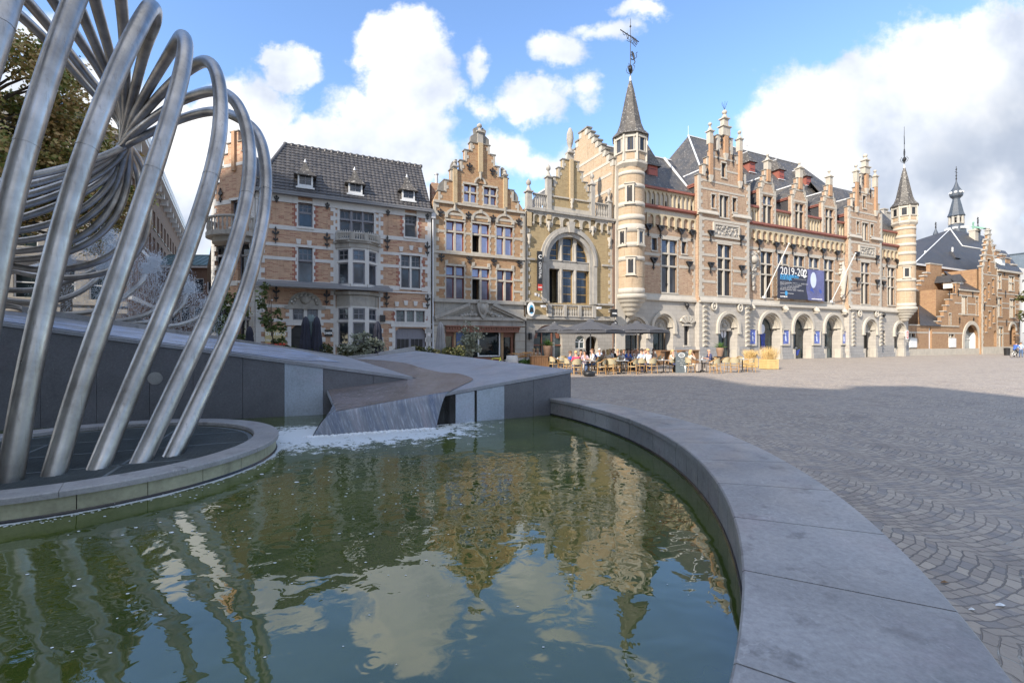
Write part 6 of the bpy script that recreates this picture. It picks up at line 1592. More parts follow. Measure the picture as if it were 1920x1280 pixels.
# reliefs
m = MB(); s, z = F(1411.5, 487); m.fill([[(s+.85*cos(t), z+.9*sin(t)) for t in [2*pi*i/18 for i in range(18)]]], -.1, 0); m.ball((s, -.1, z), .45, n=8); m.fill([[(s-.4, z-.8), (s+.4, z-.8), (s+.12, z-3.1), (s-.12, z-3.1)]], -.1, 0)
rn = random.Random(8)
for i in range(40): t = rn.random(); m.ball((s+rn.uniform(-1, 1)*(.75 if t < .5 else .35*(1.3-t)), -.1, z+.95-4*t), rn.uniform(.09, .18), n=5)
H.put(m, 'relief_carving', 'stoneg')
m = MB(); s, z = F(1577.5, 500); 
for i in range(60): t = i/60; m.ball((s+rn.uniform(-.5, .5)*(1 if t < .4 else .35), -.12, z+.4-4.2*t), rn.uniform(.1, .22), n=6)
m.lathe(s, -.2, [(.12, z-3.6), (.3, z-2), (.42, z-.9), (.25, z-.2), (.001, z+.5)], 8); H.put(m, 'relief_figure', 'stoneh')
# turrets
def turret(px, rs, rl, dpt, zb, zl, zeave, ztop, zbot, eave_r, win_list, bands, brickm='brt', lantern_w=(0,), zlt=None, name='turret', vane_top=0, facing=None):
    s = FS(px, dpt); d = dpt
    m = MB(); m.lathe(s, d, [(rs, zb), (rs, zl)], 40, 0); o = H.put(m, name, brickm)
    m = MB()
    for z, h in bands: m.lathe(s, d, [(rs, z-h/2), (rs+.035, z-h/2), (rs+.035, z+h/2), (rs, z+h/2)], 40)
    H.put(m, 'stone_bands', 'stoneh', o)
    # lantern (octagon)
    x0, y0 = w2(s, d); va = atan2(0-y0, 0-x0)-FA   # local angle toward the camera side of the square
    rot = va-pi/8
    m = MB(); m.lathe(s, d, [(rs, zl), (rs+.06, zl-.1), (rl+.1, zl+.18), (rl+.1, zl+.3), (rl, zl+.38), (rl, zeave)], 8, 0, sm=False, rot=rot)
    q = MB(); ha = rl*cos(pi/8)
    gl_ = MB()
    zw0, zw1 = zl+.38+(zeave-zl)*.30, zeave-.45
    for k in range(8):
        a_ = va+k*pi/4; ux, uy = cos(a_), sin(a_); tx, ty = -uy, ux
        def bx(t0, t1, n0, n1, z0_, z1_, M_, mm=0):
            pts = [(s+ux*n+tx*t, d+uy*n+ty*t) for t, n in ((t0, n0), (t1, n0), (t1, n1), (t0, n1))]
            M_.add([(x, y, z0_) for x, y in pts]+[(x, y, z1_) for x, y in pts], [(0, 1, 5, 4), (1, 2, 6, 5), (2, 3, 7, 6), (3, 0, 4, 7), (4, 5, 6, 7), (3, 2, 1, 0)], mm)
        w_ = .24; bx(-w_, w_, ha-.1, ha+.012, zw0, zw1, gl_)
        bx(-w_-.09, -w_, ha-.1, ha+.06, zw0, zw1, m); bx(w_, w_+.09, ha-.1, ha+.06, zw0, zw1, m); bx(-w_-.16, w_+.16, ha-.1, ha+.1, zw1, zw1+.14, m); bx(-w_-.18, w_+.18, ha-.1, ha+.12, zw0-.12, zw0, m)
        bx(-.33, .33, ha-.1, ha+.02, zl+.5, zw0-.2, q)
        ea = a_+pi/8; m.lathe(s+rl*cos(ea), d+rl*sin(ea), [(.1, zl+.38), (.1, zeave)], 4, 0, sm=False)
    o2 = H.put(m, 'lantern', 'stoneh', o); H.put(q, 'lantern_brick', brickm, o); H.put(gl_, 'lantern_glass', 'glhd', o)
    H_ = ztop-zeave; m = MB()
    m.lathe(s, d, [(eave_r*.9, zeave-.12), (eave_r, zeave-.1), (eave_r*.985, zeave-.02), (eave_r*.74, zeave+H_*.085), (eave_r*.60, zeave+H_*.2), (eave_r*.40, zeave+H_*.5), (eave_r*.2, zeave+H_*.8), (.06, ztop)], 8, 0, sm=False, rot=rot)
    H.put(m, 'spire', 'slatel', o); m = MB(); m.lathe(s, d, [(.14, ztop-.45), (.10, ztop-.1), (.05, ztop+.2), (.001, ztop+.4)], 8); H.put(m, 'lead_cap', 'lead', o)
    # corbel
    m = MB(); hh = (zb-zbot); pr = [(rs+.12, zb+.12), (rs+.2, zb), (rs+.16, zb-.25)]
    n = 4
    for i in range(n): r_ = (rs+.05)*(1-.2*i); r2_ = (rs+.05)*(1-.2*(i+1)); z_ = zb-.25-hh*.8*i/n; pr += [(r_, z_-.02), (r_, z_-hh*.8/n*.6), (r2_+.06, z_-hh*.8/n*.98)]
    pr += [(.05, zbot)]
    m.lathe(s, d, [(r, z) for r, z in pr], 24, 0); H.put(m, 'corbel', 'stoneh', o)
    f = MB(); gl_ = MB()
    for da, z0_, z1_ in win_list:
        a_ = va+radians(da); ux, uy = cos(a_), sin(a_); tx, ty = -uy, ux
        def bx(t0, t1, n0, n1, za_, zb2, M_):
            pts = [(s+ux*n+tx*t, d+uy*n+ty*t) for t, n in ((t0, n0), (t1, n0), (t1, n1), (t0, n1))]
            M_.add([(x, y, za_) for x, y in pts]+[(x, y, zb2) for x, y in pts], [(0, 1, 5, 4), (1, 2, 6, 5), (2, 3, 7, 6), (3, 0, 4, 7), (4, 5, 6, 7), (3, 2, 1, 0)])
        bx(-.21, .21, rs-.3, rs+.03, z0_, z1_, gl_)
        for t0, t1, e0, e1 in ((-.36, -.21, z0_, z1_), (.21, .36, z0_, z1_), (-.38, .38, z1_, z1_+.18), (-.36, .36, z0_-.16, z0_)): bx(t0, t1, rs-.3, rs+.09, e0, e1, f)
        bx(-.44, .44, rs-.3, rs+.16, z1_+.18, z1_+.26, f); bx(-.44, .44, rs-.3, rs+.14, z0_-.22, z0_-.14, f)
    H.put(f, 'turret_window', 'stoneh', o); H.put(gl_, 'turret_glass', 'glhd', o)
    # weather vane
    m = MB(); vt = vane_top; m.tube([(s, d, ztop), (s, d, vt)], [.045, .02], 6)
    L = vt-ztop; zz = ztop+L*.16
    m.lathe(s, d, [(.05, zz-.35), (.22, zz-.12), (.26, zz), (.2, zz+.2), (.05, zz+.38)], 4)
    for k in range(4): a_ = k*pi/2+.4; m.tube([(s+r_*cos(a_), d+r_*sin(a_), z_) for r_, z_ in ((.04, zz-.4), (.3, zz-.2), (.4, zz+.1), (.22, zz+.3), (.3, zz+.38))], .025, 4)
    return s, d, m, L, ztop, o
z_ = lambda py, px=1181, d=-.2: FZ(px, py, d)
s, d, m, L, zt, tw = turret(1182, 1.17, 1.40, -.35, z_(556), z_(321), z_(261), z_(150), z_(596), 1.62, ((-3, z_(387), z_(358)), (-33, z_(462), z_(439)), (46, z_(462), z_(440)), (1, z_(516), z_(491))),
   [(z_(y), h) for y, h in ((333, .32), (357, .35), (390, .40), (414, .45), (434, .7), (464, .4), (489, .38), (548, .5), (522, .0001))], vane_top=z_(38))
vx, vy = cos(radians(-12)), sin(radians(-12))
zv = zt+L*.71; P = lambda a_, z: (s+a_*vx, d+a_*vy, z)
# slanted banner frame with scrolls
m.tube([P(-.95, zv+.42), P(.8, zv-.38)], .04, 5); m.tube([P(-.35, zv-.42), P(.1, zv-.55), P(.5, zv-.85)], .025, 4)
m.tube([P(-.72, zv+.3), P(-.66, zv+.06), P(-.52, zv+.0), P(-.46, zv+.14)], .025, 4)
for a_ in (-.3, .05, .2, .3, .42, .52): m.tube([P(a_, zv+.1-.45*a_), P(a_+.12, zv-.28-.5*a_), P(a_, zv-.45-.5*a_)], .035, 4)
m.tube([P(-.45, zv+.2), P(-.3, zv-.15), P(-.05, zv-.4)], .025, 4)
# rampant lion as a solid figure of short limbs
zl_ = zt+L*.40; 
for pth, r_ in (([P(.12, zl_+.3), P(.25, zl_+.12), P(.32, zl_-.1), P(.34, zl_-.35)], [.07, .1, .09, .07]), ([P(.24, zl_+.12), P(.1, zl_+.02), P(.04, zl_+.05)], .035), ([P(.3, zl_), P(.14, zl_-.12), P(.05, zl_-.08)], .035), ([P(.34, zl_-.35), P(.16, zl_-.42), P(.06, zl_-.3)], .04), ([P(.34, zl_-.35), P(.44, zl_-.55), P(.36, zl_-.72)], .045), ([P(.4, zl_-.3), P(.6, zl_-.1), P(.52, zl_+.2), P(.66, zl_+.32)], .03)): m.tube(pth, r_, 5)
m.lathe(s, d, [(.02, zt+L*.85), (.09, zt+L*.87), (.02, zt+L*.9)], 6); H.put(m, 'weather_vane', 'black')
z_ = lambda py, px=1697, d=-.2: FZ(px, py, d)
s, d, m, L, zt, tw = turret(1695.5, 1.12, 1.30, -.3, z_(578), z_(424.5), z_(388), z_(313), z_(604), 1.5, ((12, z_(521), z_(506)),),
   [(z_(y), h) for y, h in ((432, .32), (447, .4), (462, .4), (478, .42), (497, .5), (527, .4), (545, .35), (573, .5))], vane_top=z_(237, 1690), brickm='brt')
P = lambda a_, z: (s+a_*.92, d+a_*.4, z); zv = zt+L*.7
m.tube([P(-1.0, zv+.05), P(.9, zv-.05)], .04, 5); m.tube([P(-.4, zv-.5), P(.3, zv-.5)], .03, 4)
m.tube([P(.45+.22*cos(t), zv-.33+.25*sin(t)) for t in [2*pi*i/10 for i in range(11)]], .05, 4); m.tube([P(-.8, zv), P(-.7, zv-.25), P(-.55, zv-.2)], .025, 4); m.tube([P(-.5, zv), P(-.3, zv-.3), P(-.1, zv-.2)], .03, 4)
zl_ = zt+L*.36; m.tube([P(.1, zl_+.4), P(.2, zl_), P(.15, zl_-.4), P(.25, zl_-.6)], [.06, .1, .08, .04], 5); H.put(m, 'weather_vane', 'black')
# shaft continuation pilaster left of tower, down pipes
m = MB(); x = FS(1153.5); m.box(x-.1, sT+.5, -.25, .3, 0, FZ(1153, 300)); H.put(m, 'corner_pilaster', 'stoneh')
m = MB(); x = FS(1309.5, -.1)-.05; m.lathe(x, -.12, [(.07, 1.2), (.07, FZ(1310, 400))], 8); m.box(x-.22, x+.22, -.3, .02, FZ(1310, 433), FZ(1310, 426))
for y in (440, 480, 520, 560, 600, 640): z = FZ(1310, y); m.lathe(x, -.12, [(.1, z), (.1, z+.1)], 8)
H.put(m, 'drainpipe', 'zinc')
# roofs
zE1 = zC2+.15
m = MB(); dA = 4.0; zRA = FZ(1250, 300, dA); sA0 = FS(1150, .4)
m.poly([(sA0, .0, zE1), (s1L+.1, .0, zE1), (s1L+.1+1.0, dA, zRA), (sA0, dA, zRA)], 0, (0, 0, -.1)); m.poly([(sA0, 8, zE1), (s1L+.1, 8, zE1), (s1L+1.1, dA, zRA), (sA0, dA, zRA)], 0)
H.put(m, 'side_roof', 'slate')
m = MB(); m.box(sA0, s1L+.9, dA-.1, dA+.1, zRA, zRA+.1); H.put(m, 'ridge', 'lead')
dM = 9.0; zM = FZ(1395, 282, dM); sM0, sM1 = FS(1290.5, dM), FS(1500, dM); zm0 = zE1+.2
m = MB(); e0, e1 = sM0-5.6, sM1+5.2
m.poly([(e0, .6, zm0), (e1, .6, zm0), (sM1, dM, zM), (sM0, dM, zM)], 0, (0, 0, -.1)); m.poly([(e0, .6, zm0), (sM0, dM, zM), (e0, 18, zm0)], 0); m.poly([(e1, .6, zm0), (sM1, dM, zM), (e1, 18, zm0)], 0); m.poly([(e0, 18, zm0), (e1, 18, zm0), (sM1, dM, zM), (sM0, dM, zM)], 0)
H.put(m, 'main_roof', 'slate')
m = MB(); m.box(sM0, sM1, dM-.1, dM+.1, zM-.02, zM+.1); m.tube([(sM0, dM, zM+.05), (e0, .6, zm0+.05)], .1, 5); m.tube([(sM0, dM, zM+.1), (sM0, dM, zM+1.2)], .03, 4); H.put(m, 'ridge', 'lead')
# lower roofs to the right (behind wing 2 and turret 2)
dR = 4.6; zR2 = FZ(1560, 350, dR); m = MB(); m.poly([(FS(1520, dR), .3, zE1), (sE, .3, zE1), (sE-1.0, dR, zR2), (FS(1520, dR), dR, zR2)], 0, (0, 0, -.1)); m.poly([(FS(1520, dR), 9, zE1), (sE, 9, zE1), (sE-1, dR, zR2), (FS(1520, dR), dR, zR2)], 0); H.put(m, 'side_roof', 'slate')
# valley line
m = MB(); a_ = Vector((s1L-.05, dA-.1, zRA+.06)); e_ = Vector((s1L-.1, .8, zE1+.9)); m.tube([a_, e_], .13, 5); H.put(m, 'valley_flashing', 'lead')
def reddormer(px, yb, yt, yap, d0, w=.42, ew=1.25):
    s = FS(px, d0); z0, z1 = FZ(px, yb, d0), FZ(px, yt, d0); za = FZ(px, yap, d0+.6); m = MB(); m.box(s-w, s+w, d0, d0+2.0, z0-.3, z1, 0); m.box(s-w+.1, s+w-.1, d0-.03, d0, z0+.1, z1-.1, 1); m.box(s-w-.1, s+w+.1, d0-.1, d0, z0-.06, z0+.02, 2)
    for z in (z0+.35, z1-.4): m.box(s-w+.12, s+w-.2, d0-.05, d0-.03, z, z+.05, 3)
    o = H.put(m, 'red_dormer', ['redp', 'redd', 'lead', 'black']); m = MB(); e = w*ew+.12
    m.poly([(s-e, d0-.22, z1-.1), (s+e, d0-.22, z1-.1), (s, d0+.7, za)]); m.poly([(s-e, d0-.22, z1-.1), (s, d0+.7, za), (s, d0+2.6, za), (s-e, d0+2.6, z1-.1)]); m.poly([(s+e, d0-.22, z1-.1), (s, d0+.7, za), (s, d0+2.6, za), (s+e, d0+2.6, z1-.1)]); H.put(m, 'hood_roof', 'slatel', o)
    m = MB(); m.tube([(s, d0+.7, za), (s, d0+2.4, za)], .07, 5); m.tube([(s, d0+.7, za-.05), (s, d0+.7, za+.8)], .03, 5); m.ball((s, d0+.7, za+.75), .11, n=6); H.put(m, 'finial', 'lead', o)
reddormer(1224, 337, 309.6, 272, 1.4, .60)
for px, yb, yt, ya in ((1410.7, 323.3, 303, 286), (1465.4, 336.7, 317.7, 301), (1516, 348.6, 330.3, 316)): reddormer(px, yb, yt, ya, 5.2, .50)
# stone dormers
for (cpx, l, r, yb), (wl, wr, wt, wb, wtr), (yball, ycap, ytop), stp in zip(dorm, ((1428.7, 1445, 367, 416, 384), (1489.7, 1506, 381.5, 428, 396), (1545.8, 1561, 392, 436.5, 406.5)), ((287.4, 302, 317.7), (303, 316, 333), (317.7, 331.7, 346.5)), ((351.4, 340, 329, 317.7), (365, 354, 344, 333), (377.5, 367, 357, 346.5))):
    d = -.1; s0, s1 = FS(l+1.5, d), FS(r, d); c = (s0+s1)/2; hw = (s1-s0)/2; zb = zC+.2
    H.win(wl, wr, wt, wb+3, d=d-.0005, tr=(wtr,), fr='darkf', gl='glh', gl2='glhd', stone='stone', mw=.14, fw=.05, key='dt', sz=(c-.72, c+.72, zb+.05, FZ(cpx, wt, d)))
    h = H.holes[d-.0005].pop()
    st = [(hw*f_, FZ(cpx-13*(1-i*.2), y, d)) for i, (f_, y) in enumerate(zip((1, .78, .56, .34), stp))]
    m = MB(); m.fill([[(s0, zb), (s1, zb)]+gable(c, st, 0), h], d, d+.4, 0); o = H.put(m, 'stone_dormer', 'brh')
    m = MB(); gcaps(m, c, st, d, .4, .07, .08); m2 = MB(); gquoin(m2, c, st, zb, d, .25, .42, .03, .3); m2.box(s0, s1, d-.05, d, FZ(cpx, wt-6, d), FZ(cpx, wt-2, d)); m2.box(c-hw*.7, c+hw*.7, d-.05, d, st[1][1]-.1, st[1][1]+.08)
    H.put(m, 'gable_coping', 'capg', o); H.put(m2, 'quoins', 'stone', o); H.T.pop('dt', None)
    m = MB(); m.box(c-.24, c+.24, d-.18, d, st[2][1]-.5, st[3][1]+.1); H.put(m, 'brick_pier', 'ob', o)
    H.pinnacle(c, d+.05, st[3][1]+.05, FZ(cpx, yball, d), .5, mat='stone', cap=FZ(cpx, ycap, d))
    m = MB(); m.box(s0+.02, s0+.3, d+.4, 2.6, zC2, st[0][1]-.4); m.box(s1-.3, s1-.02, d+.4, 2.6, zC2, st[0][1]-.4); H.put(m, 'cheeks', 'slated', o)
    m = MB(); m.box(s0-.1, s0+.2, d+.4, 2.6, st[0][1]-.4, st[0][1]-.15); m.box(s1-.2, s1+.1, d+.4, 2.6, st[0][1]-.4, st[0][1]-.15); H.put(m, 'eaves', 'redp', o)
    groof(H, c, hw, st[0][1]-.15, st[3][1]-.5, d+.4, 5.2, 'slate')
# left gable end wall (stepped) facing the cafe
sg_ = FS(1150, .4); prof = []; n = 7; za_ = FZ(1095, 246, 4.4); zlow = FZ(1148, 305, .6)
hh = 4.2; outl = [(4.4-hh, 10.5), (4.4+hh, 10.5)]
R_ = []
for i in range(n+1):
    z = zlow+(za_-zlow)*i/n; w_ = hh*(1-i/(n+.6))+.35; R_ += [(4.4+w_, z), (4.4+max(hh*(1-(i+1)/(n+.6))+.35, 0), z)] if i < n else [(4.4+w_, z)]
outl += R_+[(8.8-x, z) for x, z in reversed(R_)]
m = MB(); m.fill([outl], sg_-.4, sg_, 0, ax='yz'); m.box(sg_-.38, sg_-.01, .2, 9, 0, 10.5)
H.put(m, 'gable_end_wall', 'brt')
m = MB(); k = MB()
for i in range(n+1):
    z = zlow+(za_-zlow)*i/n; wa = hh*(1-i/(n+.6))+.35; wb_ = hh*(1-(i+1)/(n+.6))+.35 if i < n else 0
    for sg in (-1, 1): m.box(sg_-.5, sg_+.1, 4.4+sg*(wb_-.02), 4.4+sg*(wa+.1), z, z+.14); k.box(sg_-.43, sg_+.02, 4.4+sg*(wa-.42), 4.4+sg*(wa+.01), z-.55, z)
for y, dd in ((294.6, 3.7), (319.7, 3), (342, 2), (370, 1.5)):
    z = FZ(1095, y, 3); w_ = hh*max(0, 1-max(0, z-zlow)/(za_-zlow))+.1; k.box(sg_-.43, sg_-.40, 4.4-w_, 4.4+w_, z-.12, z+.12)
H.put(m, 'gable_end_coping', 'capg'); H.put(k, 'gable_end_stone', 'stoneh')
m = MB(); m.box(sE-.4, sE-.02, .3, 18, 0, zC2); m.box(sA0, sE, 18, 18.3, 0, zC2); m.box(s1L+.2, s1R-.2, .45, .9, zg, zC2); H.put(m, 'rear_walls', 'brt')
m = MB()
for px, py in ((1661, 393), (1666, 399)): s_, z = F(px, py, 5); m.box(s_-.5, s_+.5, 5, 5.6, z-2.5, z); m.box(s_-.6, s_+.6, 4.9, 5.7, z, z+.15)
H.put(m, 'chimney', 'stoneg')
# banner
MT['bang'] = M('banner grey lettering', (.36, .37, .40), .5, .03)
MT['banc'] = M('banner cobalt fabric', (.04, .08, .38), .5, .2)
MT['ban'] = M('dark navy banner cloth', (.028, .032, .055), .6, .15, 1); MT['banb'] = M('banner light blue', (.06, .32, .62), .5, .03); MT['banp'] = M('banner pale figure', (.55, .62, .80), .5, .08, 1); MT['banv'] = M('banner violet glow', (.12, .13, .28), .6, .35, .6)
s0, s1 = FS(1457.5, -.5), FS(1547, -.5); zt, zb = FZ(1500, 503, -.5), FZ(1500, 561.5, -.5); m = MB(); m.box(s0, s1, -.53, -.5, zb, zt, 0)
Wb, Hb = s1-s0, zt-zb; T_ = lambda fx, fz: (lambda x, y, z: (s0+Wb*fx+x, -.536-z, zt-Hb*fz+y))
m.fill([[(s0+Wb*(.60+.02*sin(i)), zt-Hb*i/8) for i in range(9)]+[(s1-Wb*.03, zb), (s1-Wb*.03, zt)]], -.534, -.533, 4, back=False)
addtext(m, '2019-202', 1.16, T_(.05, .15), 1, align='LEFT')
cx_, cz = s0+Wb*.545, zt-Hb*.17
m.fill([[(cx_+.32*cos(t), cz+.44*sin(t)) for t in [radians(50+260*i/14) for i in range(15)]]+[(cx_+.12+.2*cos(t), cz+.27*sin(t)) for t in [radians(300-230*i/10) for i in range(11)]]], -.54, -.536, 1, back=False)
addtext(m, 'SCHOUWBURG', .42, T_(.05, .29), 2, align='LEFT', bold=.015); addtext(m, 'KORTRIJK', .42, T_(.05, .37), 2, align='LEFT', bold=.015)
m.box(s0+Wb*.33, s0+Wb*.58, -.54, -.535, zt-Hb*.36, zt-Hb*.355, 1)
for i, tx in enumerate(('BALLET VLAANDEREN  FABIENNE FAR  MAUDE CORE', 'STEFAN PERCEVAL  JONAS VAN THIELEN', 'KVS & LOD  ARSENAAL  KLARA FEST', 'HET PALEIS  DE KOE  NTGENT', 'MICHIEL VANDEVELDE  ROSAS  TONEELHUIS')):
    addtext(m, tx, .20, T_(.05, .50+.055*i), 6, align='LEFT', bold=.002, sx=.95)
m.fill([[(s0+Wb*.17+.22*cos(t), zt-Hb*.83+.25*sin(t)) for t in [2*pi*i/16 for i in range(16)]]], -.54, -.536, 2, back=False); m.box(s0+Wb*.05, s0+Wb*.32, -.539, -.535, zt-Hb*.835, zt-Hb*.825, 1)
addtext(m, 'KORTRIJK.BE', .2, T_(.05, .94), 1, align='LEFT', bold=.006); addtext(m, 'www.schouwburgkortrijk.be', .2, T_(.70, .95), 1, align='LEFT', bold=.005, sx=.8)
m.fill([[(s0+Wb*.735+.5*cos(t), zt-Hb*.34+.86*sin(t)) for t in [2*pi*i/20 for i in range(20)]]], -.545, -.536, 3, back=False)
for a_ in (((.70, .58), (.66, .68), (.72, .72), (.76, .78), (.72, .64)), ((.88, .60), (.92, .70), (.9, .78), (.86, .68))): m.fill([[(s0+Wb*x, zt-Hb*y) for x, y in a_]], -.54, -.5355, 5, back=False)
ban = m.build('season_banner', ['ban', 'wht', 'banb', 'banp', 'banv', 'banc', 'bang']); x, y = w2(s0, -.5); ban.location = (x, y, 0); ban.rotation_euler = (0, 0, FA)
for v in ban.data.vertices: v.co.x -= s0; v.co.y += .5
tag(ban, 'dark season banner lettered 2019-202 with a pale oval figure, hung over the hall windows', 'banner')
# flag poles
def fpole(a, e, label):
    m = MB(); sa, za = F(a[0], a[1], -.1); se, ze = F(e[0], e[1], -2.6); x, y = w2(sa, -.1); r0 = Vector((sa, -.1, za)); r1 = Vector((se, -2.6, ze)); m.tube([(0, 0, 0), tuple(r1-r0)], .05, 8); m.ball(tuple(r1-r0), .09, n=8); m.box(-.12, .12, -.1, .1, -.15, .1)
    o = m.build('flagpole', 'whitef'); o.location = (x, y, za); o.rotation_euler = (0, 0, FA); tag(o, label, 'flagpole', 'bare flagpoles on the hall front')
fpole((1432, 557), (1479, 457), 'bare white flagpole left of the season banner'); fpole((1559, 565), (1604, 475), 'bare white flagpole right of the season banner')
# posters in showcases, balloons/figures in the doors
MT['post2'] = M('blue dancer poster', (.10, .14, .42), .25, .6, 1.6)
for i, (l, r, t, bt) in enumerate(((1405, 1416, 617.5, 644.5), (1466.5, 1478.5, 618.5, 644.5), (1525, 1536.6, 620, 644), (1578.5, 1585, 621, 643.5))):
    a_, e_, b0, b1 = hrect(l, r, t, bt, -.1); m = MB(); m.fill([[(a_-.14, b0-.2), (e_+.14, b0-.2), (e_+.14, b1+.16), (a_-.14, b1+.16)], [(a_, b0), (e_, b0), (e_, b1), (a_, b1)]], -.2, 0, 0); m.box(a_, e_, -.12, -.1, b0, b1, 1)
    c_ = (a_+e_)/2; m.fill([[(c_+.08*cos(t), b1-.42+.12*sin(t)) for t in [2*pi*k/10 for k in range(10)]]], -.126, -.121, 2); m.fill([[(c_-.1, b1-.6), (c_+.1, b1-.6), (c_+.18, b1-1.2), (c_-.05, b1-1.15)]], -.126, -.121, 2)
    H.put(m, 'poster_case', ['stoneh', 'post2', 'banp'])
MT['ball'] = M('pale balloon', (.55, .58, .66), .4, .05); MT['cobf'] = M('cobalt cloth', (.02, .05, .30), .6, .2)
for (P_, fx, fz, drape) in ((PA, -.15, .25, 1), (PC, -.25, .2, 0), (PB, -.75, -1.35, 2), (P1, .3, -.2, 0)):
    c_, r0, zs_, gd = P_; m = MB(); x = c_+fx*r0; z = zs_-.3+fz; m.fill([[(x+.36*cos(t), z+.5*sin(t)) for t in [2*pi*i/18 for i in range(18)]]], gd-.07, gd-.03)
    H.put(m, 'oval_door_graphic', 'ball')
    if drape:
        m = MB(); zz = z-.5
        if drape == 1: m.fill([[(x-.35, zz), (x+.45, zz), (x+.3, zz-.8), (x+.55, .9), (x+.35, .2), (x, .1), (x-.15, .9), (x-.2, zz-.8)]], gd-.06, gd-.035)
        else: m.fill([[(x-.1, zz), (x+.9, zz-.3), (x+1.6, zz-.1), (x+1.2, zz-.8), (x+.5, .4), (x, .6)]], gd-.06, gd-.035)
        H.put(m, 'cobalt_door_graphic', 'cobf')
m = MB(); s, z = F(1700.5, 627.5, -.9); m.box(s-.28, s+.28, -.95, -.9, z-.55, z+.55, 0); m.box(s-.2, s+.2, -.96, -.95, z-.45, z+.45, 1); m.box(s-.06, s+.06, -.965, -.955, z-.35, z+.35, 0); m.box(s-.02, s+.02, -.9, 0, z+.3, z+.35, 0); H.put(m, 'red_sign', ['wht', 'signred'])
# ---------------------------------------------------------------- BUILDINGS FARTHER ALONG (right)
H = B('brick_annex', 1704, 'low brown brick annex beyond the hall with stepped parapet and wide arched shop window', 'house', d0=1.0)
D1 = 1.0
def rwin(l, r, t, bt, d=None, cols=1, tr=(), **k): return H.win(l, r, t, bt, d=D1, cols=cols, tr=tr, fr=k.pop('fr', 'darkf'), gl=k.pop('gl', 'glhd'), stone='stone', mw=.16, fw=.05, qw=.14, **k)
zlow = FZ(1730, 609.6, D1); x0, xs, x1 = FS(1703, D1), FS(1757, D1), FS(1841, D1)
rwin(1704, 1715.5, 625, 651, cols=2, tr=(633,)); rwin(1779, 1789, 626, 650, cols=2, tr=(633,))
rwin(1803.5, 1813.5, 555, 589, cols=3); rwin(1830, 1833.5, 557.5, 590.5, tr=(565,)); rwin(1779.5, 1783, 588, 610)
H.holes[D1].append([(FS(1741.5, D1), 0.004), (FS(1747, D1), 0.004)]+arch_pts(FS(1741.5, D1), FS(1747, D1), 3.3, 4.0, 8))
ca0, ca1 = FS(1807, D1), FS(1835, D1); r_ = (ca1-ca0)/2; zt = FZ(1821, 608, D1)
H.holes[D1].append([(ca0, .2), (ca1, .2)]+arch_pts(ca0, ca1, zt-r_*.9, zt, 14))
pts = [(x0, 0), (x1, 0), (x1, FZ(1841, 544, D1)), (FS(1795, D1), FZ(1795, 540, D1))]
sp = [(1796, 531), (1789, 552), (1782, 562), (1777.5, 573), (1772.5, 584), (1767.5, 594), (1762, 603), (1757, 609.6)]
prev = FS(1800, D1); ol = [(x0, 0), (x1, 0), (x1, FZ(1841, 544, D1)), (prev, FZ(1841, 544, D1)), (prev, FZ(*sp[0], D1))]
caps = []
for (px, py), (px2, py2) in zip(sp, sp[1:]):
    x = FS(px-3, D1); ol += [(x, FZ(px, py, D1)), (x, FZ(px2, py2, D1))]; caps.append((x, prev, FZ(px, py, D1))); prev = x
ol += [(x0, zlow)]
m = MB(); m.fill([ol]+H.holes[D1], D1, D1+.4, 0); H.put(m, 'facade_wall', 'brr')
m = MB()
for a_, e_, z in caps: m.box(a_-.1, min(e_, a_+.9), D1-.08, D1+.5, z, z+.12)
H.put(m, 'stepped_coping', 'stoneg')
m = H.mb('trim')
for y, a_, e_ in ((623.6, 1704, 1840), (569, 1790, 1840), (589, 1797, 1840), (554, 1797, 1840)): z = FZ(1750 if y > 600 else 1810, y+(0), D1); H.band(z-.1, z+.1, FS(a_, D1), FS(e_, D1), d=D1, clear=.15)
m.box(x0, FS(1797, D1), D1-.12, D1, zlow-.1, zlow+.08); m.box(x0, x1, D1-.1, D1, 0, .9); m.box(FS(1797, D1), x1, D1-.15, D1, FZ(1820, 543, D1)-.3, FZ(1820, 543, D1))
ringarc(m, (ca0+ca1)/2, zt-r_, r_*.98, r_*1.22, D1-.12, D1, zdrop=.2); H.quoins(x1, 0, FZ(1841, 545, D1), D1, -1, .25, .45, .4)
H.flush({'trim': ('stone_trim', 'stone')})
m = MB(); m.fill([[(ca0, .2), (ca1, .2)]+arch_pts(ca0, ca1, zt-r_*.9, zt, 14)], D1+1.0, D1+1.0, 0); m.box(ca0, ca0+.1, D1+.9, D1+1, .2, zt-1, 1); m.box(ca0, ca1, D1+.9, D1+1, zt-2.2, zt-2.1, 1); m.box(ca0, ca1, D1+.9, D1+1, .2, .4, 1); m.box(FS(1741, D1), FS(1748, D1), D1+.2, D1+.25, 0, 4, 1)
m.box((ca0+ca1)/2-.8, (ca0+ca1)/2+.2, D1+.85, D1+.9, zt-1.9, zt-.6, 2); m.box(ca1-.1, ca1+.02, D1+.35, D1+1, .2, zt-1.2, 1)
for l, r in ((1704, 1715.5), (1779, 1789)): m.box(FS(l, D1)-.1, FS(r, D1)+.1, D1-.2, D1-.02, FZ(l, 651, D1), FZ(l, 634, D1), 1)
H.put(m, 'shop_window', ['gll', 'whitef', 'signred'])
m = MB(); za, zb_ = FZ(1722, 609, D1), FZ(1750, 560, D1+4.5); m.poly([(FS(1722, D1), D1-.2, zlow), (FS(1760, D1), D1-.2, zlow), (FS(1785, D1+4.5), D1+4.5, zb_), (FS(1721, D1+4.5), D1+4.5, zb_)], 0, (0, 0, -.1)); H.put(m, 'slate_roof', 'slated')
